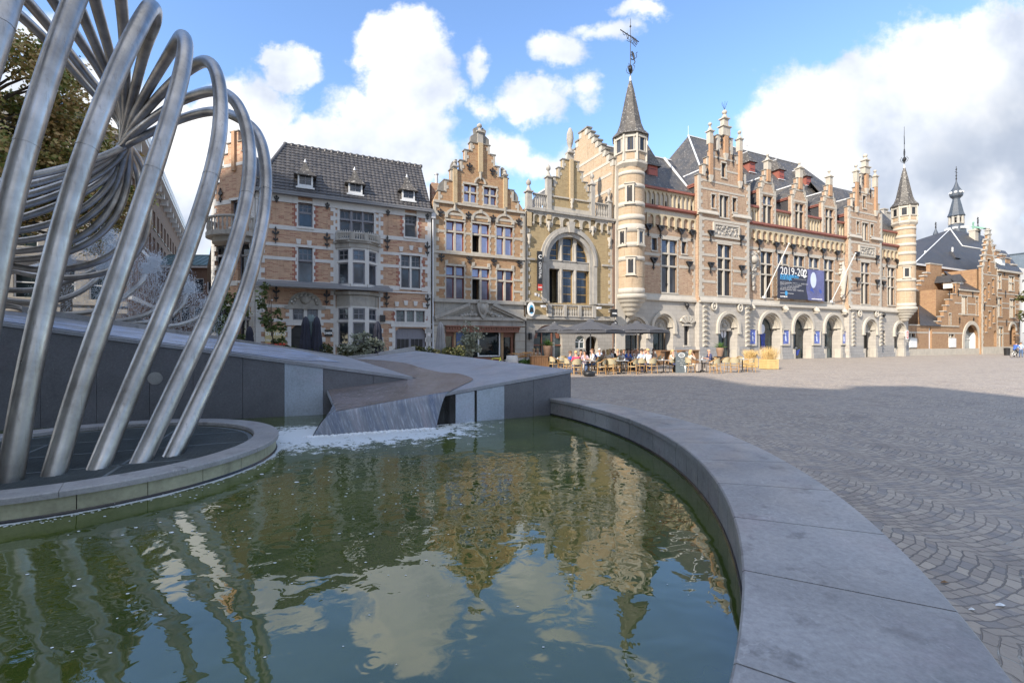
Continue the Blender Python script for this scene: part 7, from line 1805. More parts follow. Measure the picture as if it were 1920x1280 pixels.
m = MB(); d2 = D1+.3; ze = FZ(1820, 543, D1); m.poly([(FS(1797, D1), D1-.15, ze), (x1+.1, D1-.15, ze), (FS(1830, D1+4), D1+4, FZ(1800, 512, D1+4)), (FS(1770, D1+4), D1+4, FZ(1800, 512, D1+4))], 0, (0, 0, -.1)); H.put(m, 'upper_slate_roof', 'slated')
for px, yb, yt in ((1803.5, 535, 527), (1825.5, 538, 529.5)):
    m = MB(); s = FS(px, D1+1); z0, z1 = FZ(px, yb, D1+1), FZ(px, yt, D1+1); m.box(s-.5, s+.5, D1+1, D1+3, z0-.3, z1); o = H.put(m, 'dormer', 'whitef'); m = MB(); m.poly([(s-.8, D1+.7, z1-.1), (s+.8, D1+.7, z1-.1), (s, D1+1.2, z1+1.1)]); m.poly([(s-.8, D1+.7, z1-.1), (s, D1+1.2, z1+1.1), (s, D1+4, z1+1.1), (s-.8, D1+4, z1)]); m.poly([(s+.8, D1+.7, z1-.1), (s, D1+1.2, z1+1.1), (s, D1+4, z1+1.1), (s+.8, D1+4, z1)]); H.put(m, 'dormer_roof', 'slated', o)
# big gable wall with chimney set back
d3 = 5.0; c = FS(1755, d3); st = [(c-FS(px, d3), FZ(px, py, d3)) for px, py in ((1716, 545), (1721, 535), (1727, 527), (1732, 518), (1738, 512), (1744, 495))]
m = MB(); m.fill([[(c-st[0][0], 0), (c+st[0][0], 0)]+gable(c, st, 0)], d3, d3+.5, 0); H.put(m, 'chimney_gable', 'brr'); m = MB(); gcaps(m, c, st, d3, .5, .15, .2); H.put(m, 'chimney_gable_coping', 'stoneg')
m = MB(); m.box(FS(1704, D1)+.1, FS(1841, D1), D1+1.2, 10, 0, zlow-.1); m.box(FS(1775, D1), FS(1841, D1), D1+1.2, 10, 0, ze-.2); H.put(m, 'rear_walls', 'brr')
for px, py in ((1798.5, 600.5), (1824.7, 601), (1796, 549), (1823, 552), (1788, 541), (1779, 552)): H.anchor(px, py, D1, 1.0, .4)
# tall gable + facade
D1 = .6
H = B('gable_house', 1842, 'tall brown brick house with narrow stepped gable, staircase windows and two rows of stone-mullioned windows', 'house', d0=D1)
xa, xb, xc = FS(1841.5, D1), FS(1869, D1), FS(1912.5, D1)
for l, r, t, bt in ((1852, 1856.5, 486, 510), (1852.5, 1855.5, 531, 560), (1860.5, 1864, 523, 550), (1845.5, 1848.5, 540, 566), (1854, 1857.5, 584, 613), (1861.5, 1865, 576, 605), (1847, 1850, 594, 622)): rwin(l, r, t, bt, tr=((t+bt)/2+1,), quoin=False)
for l, r, t, bt, n, tr in ((1870.8, 1877.2, 514, 541.5, 2, 526), (1891.3, 1901.3, 518, 545, 3, 530), (1871.5, 1878.3, 558, 593, 2, 571), (1893, 1903.5, 561, 595, 3, 574), (1872.5, 1880.5, 613, 652, 2, 626)): rwin(l, r, t, bt, cols=n, tr=(tr,))
a_, e_ = FS(1892.8, D1), FS(1904, D1); H.holes[D1].append([(a_, 1.4), (e_, 1.4)]+arch_pts(a_, e_, FZ(1898, 620, D1), FZ(1898, 610.5, D1), 10))
H.holes[D1].append([(FS(1863.5, D1), .004), (FS(1868.6, D1), .004)]+arch_pts(FS(1863.5, D1), FS(1868.6, D1), 2.8, 3.6, 8))
c = (xa+xb)/2; hw = (xb-xa)/2; zE_ = FZ(1890, 508, D1); ztp = FZ(1853, 440, D1); z5 = FZ(1843, 500, D1)
st = [(hw*f_, z5+(ztp-z5)*i/6) for i, f_ in enumerate((1, .86, .72, .58, .44, .3, .16))]
m = MB(); m.fill([[(xa, 0), (xc, 0), (xc, zE_), (xb, zE_)]+[(c+hw, z5)]+gable(c, st, 0)[1:]]+H.holes[D1], D1, D1+.4, 0); H.put(m, 'facade_wall', 'brr')
m = MB(); gcaps(m, c, st, D1, .4, .2, .22); H.put(m, 'gable_coping', 'stoneg'); H.pinnacle(c, D1+.2, ztp+.1, FZ(1849, 425, D1), .5, cone=True, mat='stoneg')
for y in (524, 551, 569, 578, 603, 625): z = FZ(1890, y, D1); H.band(z-.09, z+.09, xb if y not in (603,) else xb, xc, d=D1, clear=.1)
for y in (478, 490, 515, 573): z = FZ(1853, y, D1); H.band(z-.08, z+.08, xa, xb, d=D1, clear=.1)
m = H.mb('trim'); H.quoins(xa, 0, z5, D1, 1, .22, .4, .4); H.quoins(xb, 0, zE_, D1, 1, .12, .25, .4); H.quoins(xc, 0, zE_, D1, -1, .25, .45, .4); m.box(xb, xc+.2, D1-.3, D1, zE_-.3, zE_); ringarc(m, (a_+e_)/2, FZ(1898, 620, D1), (e_-a_)/2, (e_-a_)/2*1.35, D1-.1, D1)
m.box(xa, xc, D1-.1, D1, 0, 1.1); gquoin(m, c, st, z5, D1, .3, .5); H.flush({'trim': ('stone_trim', 'stone')})
m = MB(); m.box(a_, e_, D1+.5, D1+.55, 1.4, FZ(1898, 610, D1), 0); m.box((a_+e_)/2, (a_+e_)/2+.1, D1+.4, D1+.5, 1.4, 6, 1); m.box(FS(1863, D1), FS(1869, D1), D1+.5, D1+.55, 0, 3.6, 2); H.put(m, 'entrance', ['glhd', 'whitef', 'dark'])
for px, py in ((1882.5, 511), (1909, 514), (1884.5, 551), (1909.5, 553), (1886.5, 605), (1910.5, 607), (1868, 563), (1845, 575)): H.anchor(px, py, D1, 1.1, .42)
m = MB(); m.poly([(xb-.2, D1-.25, zE_), (xc+.2, D1-.25, zE_), (FS(1885, D1+6), D1+6, FZ(1860, 466, D1+6)), (FS(1850, D1+6), D1+6, FZ(1860, 466, D1+6))], 0, (0, 0, -.1)); H.put(m, 'slate_roof', 'slated')
m = MB(); k = MB()
for i, (px, py) in enumerate(((1856.5, 452), (1862, 459), (1870, 469.5), (1882, 477), (1890.5, 484), (1902, 496))): s, z = F(px, py, 4.5-i*.5); k.box(s-.8, s+.8, 4.5-i*.5, 5.1-i*.5, z-3.2, z-.15); m.box(s-.95, s+.95, 4.4-i*.5, 5.2-i*.5, z-.15, z+.1)
H.put(k, 'stepped_parapet', 'brr'); H.put(m, 'parapet_coping', 'stoneg')
m = MB(); s, z0 = F(1881, 513-18, D1+1); m.box(s-.7, s+.7, D1+1, D1+3, z0-.8, z0+.9); o = H.put(m, 'dormer', 'whitef'); m = MB(); m.poly([(s-1.1, D1+.6, z0+.9), (s+1.1, D1+.6, z0+.9), (s+.6, D1+3, z0+2.1), (s-.9, D1+3, z0+2.1)], 0, (0, 0, -.1)); H.put(m, 'dormer_roof', 'slated', o)
m = MB(); m.box(xa, xc, D1+.6, 12, 0, zE_-.2); H.put(m, 'rear_walls', 'brr')
# broad roofed hall behind
H = B('slate_roofed_hall', 1716, 'broad brick hall with large hipped dark slate roof behind the annex', 'hall', d0=7)
DB = 7.0; e0, e1 = FS(1714, DB), FS(1836, DB); zb0 = FZ(1790, 505, DB); ax, az = F(1782, 430, DB+9)
m = MB(); m.box(e0, e1, DB, DB+.4, 0, zb0); m.box(e0, e0+.4, DB, DB+18, 0, zb0); m.box(e1-.4, e1, DB, DB+18, 0, zb0); H.put(m, 'brick_wall', 'brr')
m = MB(); bx_, bz_ = F(1804, 461, DB+4.2); rx_, rz_ = F(1838, 441, DB+9)
m.poly([(e0-.4, DB-.3, zb0), (e1+.3, DB-.3, zb0), (FS(1848, DB+4.2), DB+4.2, bz_), (bx_, DB+4.2, bz_), (ax, DB+9, az)]); m.poly([(bx_, DB+4.2, bz_), (FS(1848, DB+4.2), DB+4.2, bz_), (rx_+2, DB+9, rz_), (ax, DB+9, az)])
m.poly([(e0-.4, DB-.3, zb0), (ax, DB+9, az), (e0-.4, DB+18, zb0)]); m.poly([(e1, DB+18, zb0), (e0-.4, DB+18, zb0), (ax, DB+9, az), (rx_+2, DB+9, rz_)]); H.put(m, 'hipped_roof', 'slated')
m = MB(); m.tube([(ax, DB+9, az), (bx_, DB+4.2, bz_), (FS(1848, DB+4.2), DB+4.2, bz_+.1)], .13, 5); m.tube([(e0-.4, DB-.3, zb0+.1), (ax, DB+9, az+.1)], .1, 5); m.box(e0-.4, e1+.3, DB-.4, DB-.2, zb0-.25, zb0+.05); H.put(m, 'ridge_flashing', 'lead')
for px, yt, yb in ((1794, 484.5, 495.5), (1743, 492, 502)):
    dd = DB+1.6; s = FS(px, dd); z0, z1 = FZ(px, yb, dd), FZ(px, yt, dd); m = MB(); m.fill([[(s-.65, z0), (s+.65, z0), (s+.65, z1), (s-.65, z1)], [(s-.4, z0+.2), (s+.4, z0+.2), (s+.4, z1-.2), (s-.4, z1-.2)]], dd, dd+2, 0); m.box(s-.4, s+.4, dd+.1, dd+.12, z0, z1, 1); o = H.put(m, 'dormer', ['whitef', 'glhd']); m = MB()
    m.poly([(s-1, dd-.3, z1), (s+1, dd-.3, z1), (s, dd+.6, z1+1.4)]); m.poly([(s-1, dd-.3, z1), (s, dd+.6, z1+1.4), (s, dd+3, z1+1.4), (s-1, dd+3, z1)]); m.poly([(s+1, dd-.3, z1), (s, dd+.6, z1+1.4), (s, dd+3, z1+1.4), (s+1, dd+3, z1)]); H.put(m, 'dormer_roof', 'slated', o)
    m = MB(); m.tube([(s, dd+.6, z1+1.3), (s, dd+.6, z1+2.1)], .14, 5); H.put(m, 'finial', 'whitef', o)
m = MB(); s, z = F(1734.5, 466, DB+6); m.box(s-.8, s+.8, DB+6, DB+7, z-4, z); m.box(s-.95, s+.95, DB+5.9, DB+7.1, z-.2, z+.1); H.put(m, 'chimney', 'brr')
# belfry with onion spire farther back
def spire_tower(px, Yd, prof, label, name, mat='slateb', seg=8, cross=None, scale_px=True, open_=None, body=None):
    r = at(px, HOR, Yd); o = empty(name, (r.x, r.y, 0), 0, label=label, cat='spire'); k = Yd/FPX; zz = lambda y: CAMH+(HOR-y)*k; f_ = 1/sqrt(1+((px-960)/FPX)**2)
    m = MB(); m.lathe(0, 0, [(rp*k*f_, zz(y)) for rp, y in prof], seg, 0, sm=False, rot=.3); m.build('spire_roof', mat, o)
    if cross:
        yt, yb, w = cross; m = MB(); m.tube([(0, 0, zz(yb)), (0, 0, zz(yt))], [.10, .05], 5); zc_ = zz(yt+(yb-yt)*.38); m.tube([(-w*k*.9, -w*k*.4, zc_), (w*k*.9, w*k*.4, zc_)], .06, 4)
        for f in (.2, .6, .8): m.ball((0, 0, zz(yt+(yb-yt)*f)), .16, n=6)
        m.build('cross', 'black', o)
    return o, k*f_, zz
o, k, zz = spire_tower(1793, 100, [(20, 452), (20.5, 436), (19, 428), (14, 421), (14, 419.9)], 'tall belfry spire with dark onion dome and open lantern above the slate roofs', 'belfry_spire', cross=(312, 341, 4.5))
m = MB(); m.lathe(0, 0, [(17.5*k, zz(406)), (18.2*k, zz(404.8)), (14, zz(399)) if False else (15*k, zz(399)), (11*k, zz(385)), (7.6*k, zz(374)), (7.8*k, zz(372.5)), (13.4*k, zz(368)), (14.4*k, zz(363)), (11.4*k, zz(358)), (6*k, zz(351)), (2.4*k, zz(343)), (.3*k, zz(337))], 8, 0, sm=False, rot=.3); m.build('onion_dome', 'slateb', o)
m = MB()
for i in range(8): a_ = i*pi/4+.3; m.lathe(13*k*cos(a_), 13*k*sin(a_), [(.30, zz(421)), (.24, zz(406))], 6)
for y in (420, 407.5): m.lathe(0, 0, [(13.4*k, zz(y)-.15), (13.4*k, zz(y)+.15)], 8, 0, rot=.3)
m.build('lantern_posts', 'stoneg', o)
m = MB(); 
for a_, z_ in ((0, 412), (2, 413), (4, 411)): m.lathe(.6*cos(a_), .6*sin(a_), [(.5, zz(z_)-.5), (.35, zz(z_)), (.2, zz(z_)+.4)], 8)
m.lathe(0, 0, [(.5, zz(421)), (.5, zz(406))], 6); m.build('bells', 'black', o)
m = MB()
for a_ in [i*pi/4+.3+pi/8 for i in range(8)]:
    m.box(16*k*cos(a_)-.4, 16*k*cos(a_)+.4, 16*k*sin(a_)-.4, 16*k*sin(a_)+.4, zz(431), zz(427)); m.ball((12*k*cos(a_), 12*k*sin(a_), zz(362)), .3, n=6)
[q.build('small_dormer', 'lead', o) for q in m.split(0, 40)]; m = MB(); m.box(-18*k, 18*k, -18*k, 18*k, 0, zz(450)); m.build('tower_shaft', 'brr', o)
spire_tower(1754.5, 96, [(5, 470), (4.6, 447), (6, 444), (5.6, 438), (3, 433), (.4, 427)], 'small dark domed turret with a cross left of the belfry spire', 'small_spire', cross=(416, 430, 3.2))[0]
spire_tower(1833.5, 96, [(5, 460), (5.4, 440), (5.2, 434), (3.2, 428), (1.6, 422), (.3, 418)], 'small pointed turret with a cross right of the belfry spire', 'small_spire', cross=(406.5, 420, 4))[0]
MT['copper'] = M('green copper', (.16, .32, .24), .6, .2, 2)
r = at(1827, HOR, 96); o = empty('stone_turret', (r.x, r.y, 0), FA, label='pale stone turret block topped with green copper beside the belfry', cat='turret'); k = 96/FPX*.75; kz = 96/FPX; zz = lambda y: CAMH+(HOR-y)*kz
m = MB(); m.box(-12*k, 12*k, -.5, .5, 0, zz(432)); m.box(-13*k, 13*k, -.7, .7, zz(434), zz(431)); m.build('stone_block', 'stone', o); m = MB(); m.poly([(-9*k, -2, zz(432)), (9*k, -2, zz(432)), (5*k, 0, zz(424)), (-6*k, 0, zz(424))], 0, (0, .5, -.1)); m.tube([(-7*k, 0, zz(432)), (-7*k, 0, zz(420)), (-4*k, 0, zz(417))], .15, 5); m.tube([(-7*k, 0, zz(424)), (-9*k, 0, zz(418))], .12, 5); m.build('copper_roof', 'copper', o)
# white building, dark tower block and tree at the right edge
H = B('white_building', 1913, 'pale rendered building at the far right edge', 'house', d0=2.4)
d = 2.4; a_ = FS(1913, d); m = MB(); rn = random.Random(4); H.holes[d] = []
for y0_, y1_ in ((525, 545), (560, 585), (600, 622)): H.win(1917, 1926, y0_, y1_, d=d, cols=2, fr='whitef', gl='glh', stone='stonew', quoin=False)
m.fill([[(a_, 0), (a_+14, 0), (a_+14, FZ(1918, 503, d)), (a_, FZ(1918, 503, d))]]+H.holes[d], d, d+.4, 0); m.box(a_, a_+.4, d+.4, d+9, 0, FZ(1918, 503, d)); H.put(m, 'rendered_wall', 'stonew'); H.flush({'trim': ('stone_trim', 'stonew')})
r = at(1918, HOR, 95); m = MB(); m.box(-1.6, 6, -2, 4, 0, CAMH+(HOR-477)*95/FPX); m.box(-1.8, 6.2, -2.2, 4.2, CAMH+(HOR-477)*95/FPX, CAMH+(HOR-475.5)*95/FPX)
MT['bluegrey'] = M('blue grey cladding', (.13, .17, .22), .5, .15, 1); o = empty('chimney_tower', (r.x, r.y, 0), FA, label='blue-grey clad tower block behind the white building', cat='tower'); m.build('cladding', 'bluegrey', o)
# ---------------------------------------------------------------- LEFT SIDE STREET
o = empty('street_building', (-33.5, 43, 0), atan2(19, -11.6), label='long brown brick building with white cornice lining the side street behind the spray', cat='building')
m = MB(); zt = 16.0; L0, L1 = -14, 24; holes = []
for k in range(15):
    x = L0+1.2+k*2.5
    for z0, z1 in ((2, 4), (5.6, 8), (9.4, 11.2), (12.0, 13.6)): holes.append([(x, z0), (x+1.3, z0), (x+1.3, z1), (x, z1)])
m.fill([[(L0, 0), (L1, 0), (L1, zt), (L0, zt)]]+holes, 0, .35, 0, back=False); m.box(L1-.3, L1, .35, 9, 0, zt); m.build('wall', 'brl', o)
m = MB(); eh = [[(y, z), (y+1.1, z), (y+1.1, z+h), (y, z+h)] for y in [.9+1.75*i for i in range(9)] for z, h in ((.6, 2.6), (4.6, 1.8), (7.8, 1.9), (11, 1.9))]
m.fill([[(0, 0), (17, 0), (17, zt), (0, zt)]]+eh, L0+.3, L0, 0, ax='yz'); [m.box(L0-.3, L0, 0, 17, z, z+.3) for z in (3.7, 4.2, 7.1, 10.3, 13.4, 15.7)]; m.build('end_facade', 'stoneg', o)
for h in eh:
    f = MB(); y0_, y1_, z0, z1 = h[0][0], h[1][0], h[0][1], h[2][1]; f.box(L0+.1, L0+.15, y0_, y0_+.08, z0, z1); f.box(L0+.1, L0+.15, y1_-.08, y1_, z0, z1); f.box(L0+.1, L0+.15, y0_, y1_, (z0+z1)/2, (z0+z1)/2+.07); w = f.build('window', 'whitef', o); f = MB(); f.box(L0+.16, L0+.18, y0_, y1_, z0, z1); f.build('pane', 'gls', w)
for h in holes:
    f = MB(); x0_, x1_, z0, z1 = h[0][0], h[1][0], h[0][1], h[2][1]; f.fill([h, [(x0_+.1, z0+.1), (x1_-.1, z0+.1), (x1_-.1, z1-.1), (x0_+.1, z1-.1)]], .15, .22, 0, back=False); f.box((x0_+x1_)/2-.04, (x0_+x1_)/2+.04, .15, .2, z0, z1); f.box(x0_-.1, x1_+.1, -.08, .1, z0-.12, z0, 1)
    w = f.build('window', ['whitef', 'stoneg'], o); f = MB(); f.add([(x0_, .2, z0), (x1_, .2, z0), (x1_, .2, z1), (x0_, .2, z1)], [(0, 1, 2, 3)]); f.build('pane', 'gl1', w)
m = MB(); m.box(L0-.2, L1+.2, -.9, .35, zt-.2, zt+.15); m.box(L0-.2, L1+.2, -.95, -.8, zt+.1, zt+.75); m.box(L0, L1, -.2, 0, 8.6, 8.9); m.box(L0, L1, -.2, 0, 4.7, 5.0)
for k in range(16): x = L0+.9+k*2.5; m.box(x-.15, x+.15, -.6, 0, zt-.8, zt-.2)
m.build('cornice', 'whitef', o)
m = MB(); m.poly([(L0, .3, zt+.1), (L1, .3, zt+.1), (L1, 5, zt+1.5), (L0, 5, zt+1.5)]); m.build('roof', 'slate', o)
o = empty('green_roofed_building', (-30.5, 45, 0), radians(2), label='low brick building with blue-green standing-seam metal roof closing the side street', cat='building')
m = MB(); holes = [[(x, z), (x+1.0, z), (x+1.0, z+1.5), (x, z+1.5)] for x in (-3.6, -2.3, -1.0, .3, 1.6) for z in (6.6, 3.8, 1.0)]
m.fill([[(-5, 0), (5, 0), (5, 9.3), (-5, 9.3)]]+holes, 0, .3, 0); m.build('wall', 'brl', o)
m = MB(); g2 = MB()
for h in holes: m.fill([h, [(h[0][0]+.08, h[0][1]+.08), (h[1][0]-.08, h[0][1]+.08), (h[1][0]-.08, h[2][1]-.08), (h[0][0]+.08, h[2][1]-.08)]], .05, .15, 0); g2.box(h[0][0], h[1][0], .15, .17, h[0][1], h[2][1])
f = m.build('window_frames', 'whitef', o); [q.build('pane', 'gl1', f) for q in g2.split(0, 200)]; m = MB(); m.box(-5.2, 5.2, -.3, .2, 9.1, 9.35); m.build('eaves', 'whitef', o)
MT['seam'] = M('blue-green metal roof', (.13, .20, .21), .5, .15, 1); m = MB(); m.poly([(-5.2, -.3, 9.35), (5.2, -.3, 9.35), (5.2, 2.5, 10.8), (-5.2, 2.5, 10.8)], 0, (0, 0, -.1)); m.box(-5.2, 5.2, 2.5, 2.7, 8, 10.9)
for i in range(18): x = -5.1+i*.6; m.poly([(x, -.3, 9.42), (x+.05, -.3, 9.42), (x+.05, 2.5, 10.87), (x, 2.5, 10.87)], 0, (0, 0, -.08))
m.build('metal_roof', 'seam', o)
o = empty('bank_building', (-44, 34, 0), radians(-8), label='wide beige stone building with slate mansard seen between the tree and the tubes', cat='building')
m = MB(); holes = [[(x, z), (x+1.6, z), (x+1.6, z+h), (x, z+h)] for x in [-12+2.6*i for i in range(11)] for z, h in ((1, 2.6), (5, 2.2), (8.6, 2.2), (12, 2.0))]
m.fill([[(-14, 0), (14.5, 0), (14.5, 15.5), (-14, 15.5)]]+[h for h in holes if h[1][0] < 14], 0, .35, 0, back=False); holes = [h for h in holes if h[1][0] < 14]; m.build('wall', 'stoneg', o)
m = MB(); g2 = MB()
for h in holes: m.fill([h, [(h[0][0]+.1, h[0][1]+.1), (h[1][0]-.1, h[0][1]+.1), (h[1][0]-.1, h[2][1]-.1), (h[0][0]+.1, h[2][1]-.1)]], .15, .25, 0); g2.box(h[0][0], h[1][0], .25, .27, h[0][1], h[2][1])
f = m.build('window_frames', 'whitef', o); [q.build('pane', 'gl1', f) for q in g2.split(0, 200)]
m = MB(); [m.box(-14.2, 14.7, -.5, .35, z, z+.35) for z in (4.2, 7.8, 11.3, 15.3)]; m.build('cornices', 'stonew', o)
m = MB(); m.poly([(-14, -.2, 15.6), (14.6, -.2, 15.6), (13, 2.5, 20.0), (-14, 2.5, 20.0)], 0, (0, .4, -.2)); m.build('mansard_roof', 'slated', o)
# ---------------------------------------------------------------- houses and an added shade tower behind the viewer (they close the square, cast its shade, show in glass and water)
def caster(name, x0, x1, y0, y1, z, label, peak=0, mat='stone', sh=0):
    x0 += DX; x1 += DX; y0 -= 14; y1 -= 14; z += DZ
    o = empty(name, ((x0+x1)/2, y1, 0), 0, label=label, cat='house'); w = (x1-x0)/2; m = MB(); holes = []
    n = max(1, int((x1-x0)/2.6))
    for i in range(n):
        x = -w+(i+.5)*2*w/n
        for f in range(int(z/3.6)): holes.append([(x-.6, 1+3.6*f), (x+.6, 1+3.6*f), (x+.6, 3+3.6*f), (x-.6, 3+3.6*f)])
    m.fill([[(-w, 0), (w, 0), (w, z), (-w, z)]]+holes, 0, -.3, 0, back=False); m.box(-w, w, y0-y1, -.6, 0, z-.02); m.build('wall', mat, o)
    g2 = MB(); [g2.box(h[0][0], h[1][0], -.4, -.2, h[0][1], h[2][1]) for h in holes]; [q.build('pane', 'gl1', o) for q in g2.split(0, 200)]
    if peak: m = MB(); m.fill([[(-w, z), (w, z), (w*(sh if sh else 0), z+peak), (-w*.0 if not sh else w*sh-.01, z+peak)]], y0-y1, -.2, 0); m.build('roof', 'slate', o)
DX, DZ = -12.8, 12.3
caster('shade_house', -60, -24.3, -18, -8, 26, 'wide brick house row opposite the cafe side of the square')
caster('shade_house', -24.3, -19.4, -14, -8, 26.6, 'narrow high brick house opposite the square')
caster('shade_house', -19.4, -10.5, -16, -8, 20.8, 'brick house with low roof opposite the square', 2.9, sh=-.98)
caster('shade_house', -10.5, -7.7, -16, -8, 21.9, 'tall slim brick house opposite the square')
caster('shade_house', -7.7, 14, -16, -8, 18.4, 'long lower brick house opposite the square', mat='stoneh')
caster('shade_tower', -52.5, -42.3, -18, -8, 43, 'unseen square brick tower added to shade the corner house', mat='brl')  # unseen block, added and sized to keep the corner house front in shade
# ---------------------------------------------------------------- TREES AND PLANTS
def leafmat(name, cols, rough=.55, tr=.0):
    m, h, p = newmat(name); t = h.n('ShaderNodeTexCoord').outputs['Object']
    w = h.n('ShaderNodeTexWhiteNoise'); h.l(h.vm('FLOOR', h.vm('MULTIPLY', t, (6, 6, 6))), w.inputs['Vector'])
    f = h.m('ADD', h.m('MULTIPLY', h.noise(t, .8, 4, .6), .75), h.m('MULTIPLY', w.outputs['Value'], .3))
    h.l(h.ramp(f, [(.32+.34*i/max(1, len(cols)-1), c) for i, c in enumerate(cols)]), p.inputs['Base Color']); p.inputs['Roughness'].default_value = rough
    p.inputs['Subsurface Weight'].default_value = 0
    return m
MT['leafA'] = leafmat('autumn chestnut leaves', [(.11, .16, .03), (.22, .24, .05), (.38, .29, .10), (.54, .35, .15)])
MT['leafG'] = leafmat('green leaves', [(.025, .05, .012), (.06, .09, .02), (.10, .13, .03)])
MT['leafO'] = leafmat('silver olive leaves', [(.14, .16, .11), (.24, .26, .19), (.34, .35, .27)])
MT['leafH'] = leafmat('dark hedge leaves', [(.02, .035, .01), (.05, .065, .015), (.10, .09, .03)])
MT['leafY'] = leafmat('bright agave leaves', [(.05, .12, .03), (.11, .20, .05)])
MT['straw'] = leafmat('dry straw grass', [(.55, .38, .15), (.72, .54, .26)])
MT['bark'] = M('bark', (.10, .08, .06), .9, .3, 4, .5, 20)
def leaves(mb, c, rad, n, size, rn, clump=14, lump=.33, m=0, droop=.3, flat=.5):
    cl = []
    for i in range(clump):
        while True:
            v = Vector((rn.uniform(-1, 1), rn.uniform(-1, 1), rn.uniform(-1, 1)))
            if .25 < v.length < 1: break
        cl.append((v, rn.uniform(.7, 1.25)))
    for i in range(n):
        v, s = rn.choice(cl); q = Vector((rn.gauss(0, 1), rn.gauss(0, 1), rn.gauss(0, flat)))*lump*s*.55+v
        p = Vector((c[0]+q.x*rad[0], c[1]+q.y*rad[1], c[2]+q.z*rad[2]))
        a = Vector((rn.gauss(0, 1), rn.gauss(0, 1), rn.gauss(0, .5)-droop)).normalized(); b_ = a.cross(Vector((rn.gauss(0, 1), rn.gauss(0, 1), rn.gauss(0, 1)))).normalized()
        L = size*rn.uniform(.6, 1.4); w = L*.32
        mb.add([tuple(p), tuple(p+a*L*.5+b_*w), tuple(p+a*L), tuple(p+a*L*.5-b_*w)], [(0, 1, 2, 3)], m)
    return cl
def tree(name, x, y, h, rad, cz, n, size, label, mat='leafA', seed=1, trunk=.28, clump=40, lump=.3, group=None):
    rn = random.Random(seed); o = empty(name, (x, y, 0), 0, label=label, cat='tree', group=group); lf = MB(); cl = leaves(lf, (0, 0, cz), rad, n, size, rn, clump, lump)
    t = MB(); t.tube([(0, 0, 0), (.1, .05, cz*.4), (-.05, .1, cz), (0, 0, cz+rad[2]*.6)], [trunk, trunk*.75, trunk*.5, trunk*.12], 9)
    for v, s in cl:
        e = Vector((v.x*rad[0], v.y*rad[1], cz+v.z*rad[2])); st_ = Vector((0, 0, max(cz*.45, cz+v.z*rad[2]*.5-rad[2]*.35))); md = (st_+e)/2+Vector((0, 0, .2)); t.tube([st_, md, e], [trunk*.35, trunk*.2, trunk*.06], 5)
    t.build('trunk', 'bark', o); lf.build('crown', mat, o); return o
tree('chestnut_tree', -22.6, 18.5, 16, (4.6, 4.2, 4.1), 11.2, 34000, .19, 'large tree with rusty autumn leaves rising behind the steel tubes', seed=3, clump=80, lump=.21)
tree('chestnut_tree', -21.2, 21.5, 13, (3.0, 3.0, 3.3), 9.0, 17000, .18, 'lower rusty-leaved tree behind the knot of the tubes', seed=5, clump=45, lump=.23)
tree('chestnut_tree', -27, 14.5, 17, (4.5, 4.5, 4.5), 12, 14000, .22, 'rusty-leaved tree at the left edge beyond the sculpture', seed=9, clump=60, lump=.28)
tree('street_tree', -16.6, 26.2, 5, (1.3, 1.1, 1.5), 3.2, 1700, .22, 'small green tree in front of the chamfered house corner', mat='leafG', seed=12, trunk=.07, clump=22, lump=.3)
tree('street_tree', -12.7, 24.0, 5, (.75, .6, 2.0), 3.1, 520, .20, 'thin sapling with sparse leaves beside the gold beer sign', mat='leafG', seed=14, trunk=.05, clump=16, lump=.22)
tree('street_tree', 78.6, 66, 9, (3.2, 3, 4.5), 7, 5000, .5, 'dark green tree at the far right edge of the square', mat='leafH', seed=15, trunk=.2, clump=30)
tree('pale_shrub', -2.55, 27.2, 4, (.75, .6, 1.05), 1.95, 1100, .15, 'pale slender shrub in front of the shop window', mat='leafO', seed=16, trunk=.03, clump=26, lump=.3)
def hedge(px0, px1, py, Y, label, depth=.8, mat='leafH', n=2600, seed=1, size=.10, top=None):
    a, e = at(px0, HOR, Y), at(px1, HOR, Y+(px1-px0)*.006); zt = CAMH+(HOR-py)/FPX*Y; rn = random.Random(seed); L = (e-a).xy; o = empty('hedge', (a.x, a.y, 0), atan2(L.y, L.x), label=label, cat='hedge'); m = MB(); Ln = L.length
    for i in range(n):
        x = rn.uniform(0, Ln); z = zt*rn.uniform(.45, 1)+.08*sin(x*3.1+seed)+.06*sin(x*7.7); y = rn.choice((0, depth))*rn.uniform(.0, 1.1); y = rn.uniform(0, depth)
        d_ = Vector((rn.gauss(0, 1), rn.gauss(0, 1), rn.gauss(.6, 1))).normalized(); b_ = d_.cross(Vector((rn.gauss(0, 1), rn.gauss(0, 1), 1))).normalized(); s = size*rn.uniform(.6, 1.4); p = Vector((x, y, z))
        m.add([p, p+d_*s*.5+b_*s*.4, p+d_*s, p+d_*s*.5-b_*s*.4], [(0, 1, 2, 3)])
    m.build('foliage', mat, o); m = MB(); m.box(-.05, Ln+.05, -.03, depth+.03, 0, zt*.5); m.build('planter_box', 'greyf', o)
hedge(528, 622, 652, 21.5, 'long low clipped hedge below the pair of closed parasols', seed=2); hedge(634, 690, 648, 21.6, 'short dark hedge left of the silvery bush', seed=3, n=1700); hedge(738, 826, 653, 23.0, 'low hedge in front of the grey garage door', seed=4, n=2000); hedge(830, 872, 653, 24.0, 'rounded hedge with reddish tips before the shop', seed=5, n=1600)
tree('olive_bush', at(684, 640, 21.3).x, 21.3, 2.4, (.85, .6, .62), 1.62, 2600, .11, 'silvery olive bush beside the closed parasol', mat='leafO', seed=21, trunk=.04, clump=40, lump=.3)
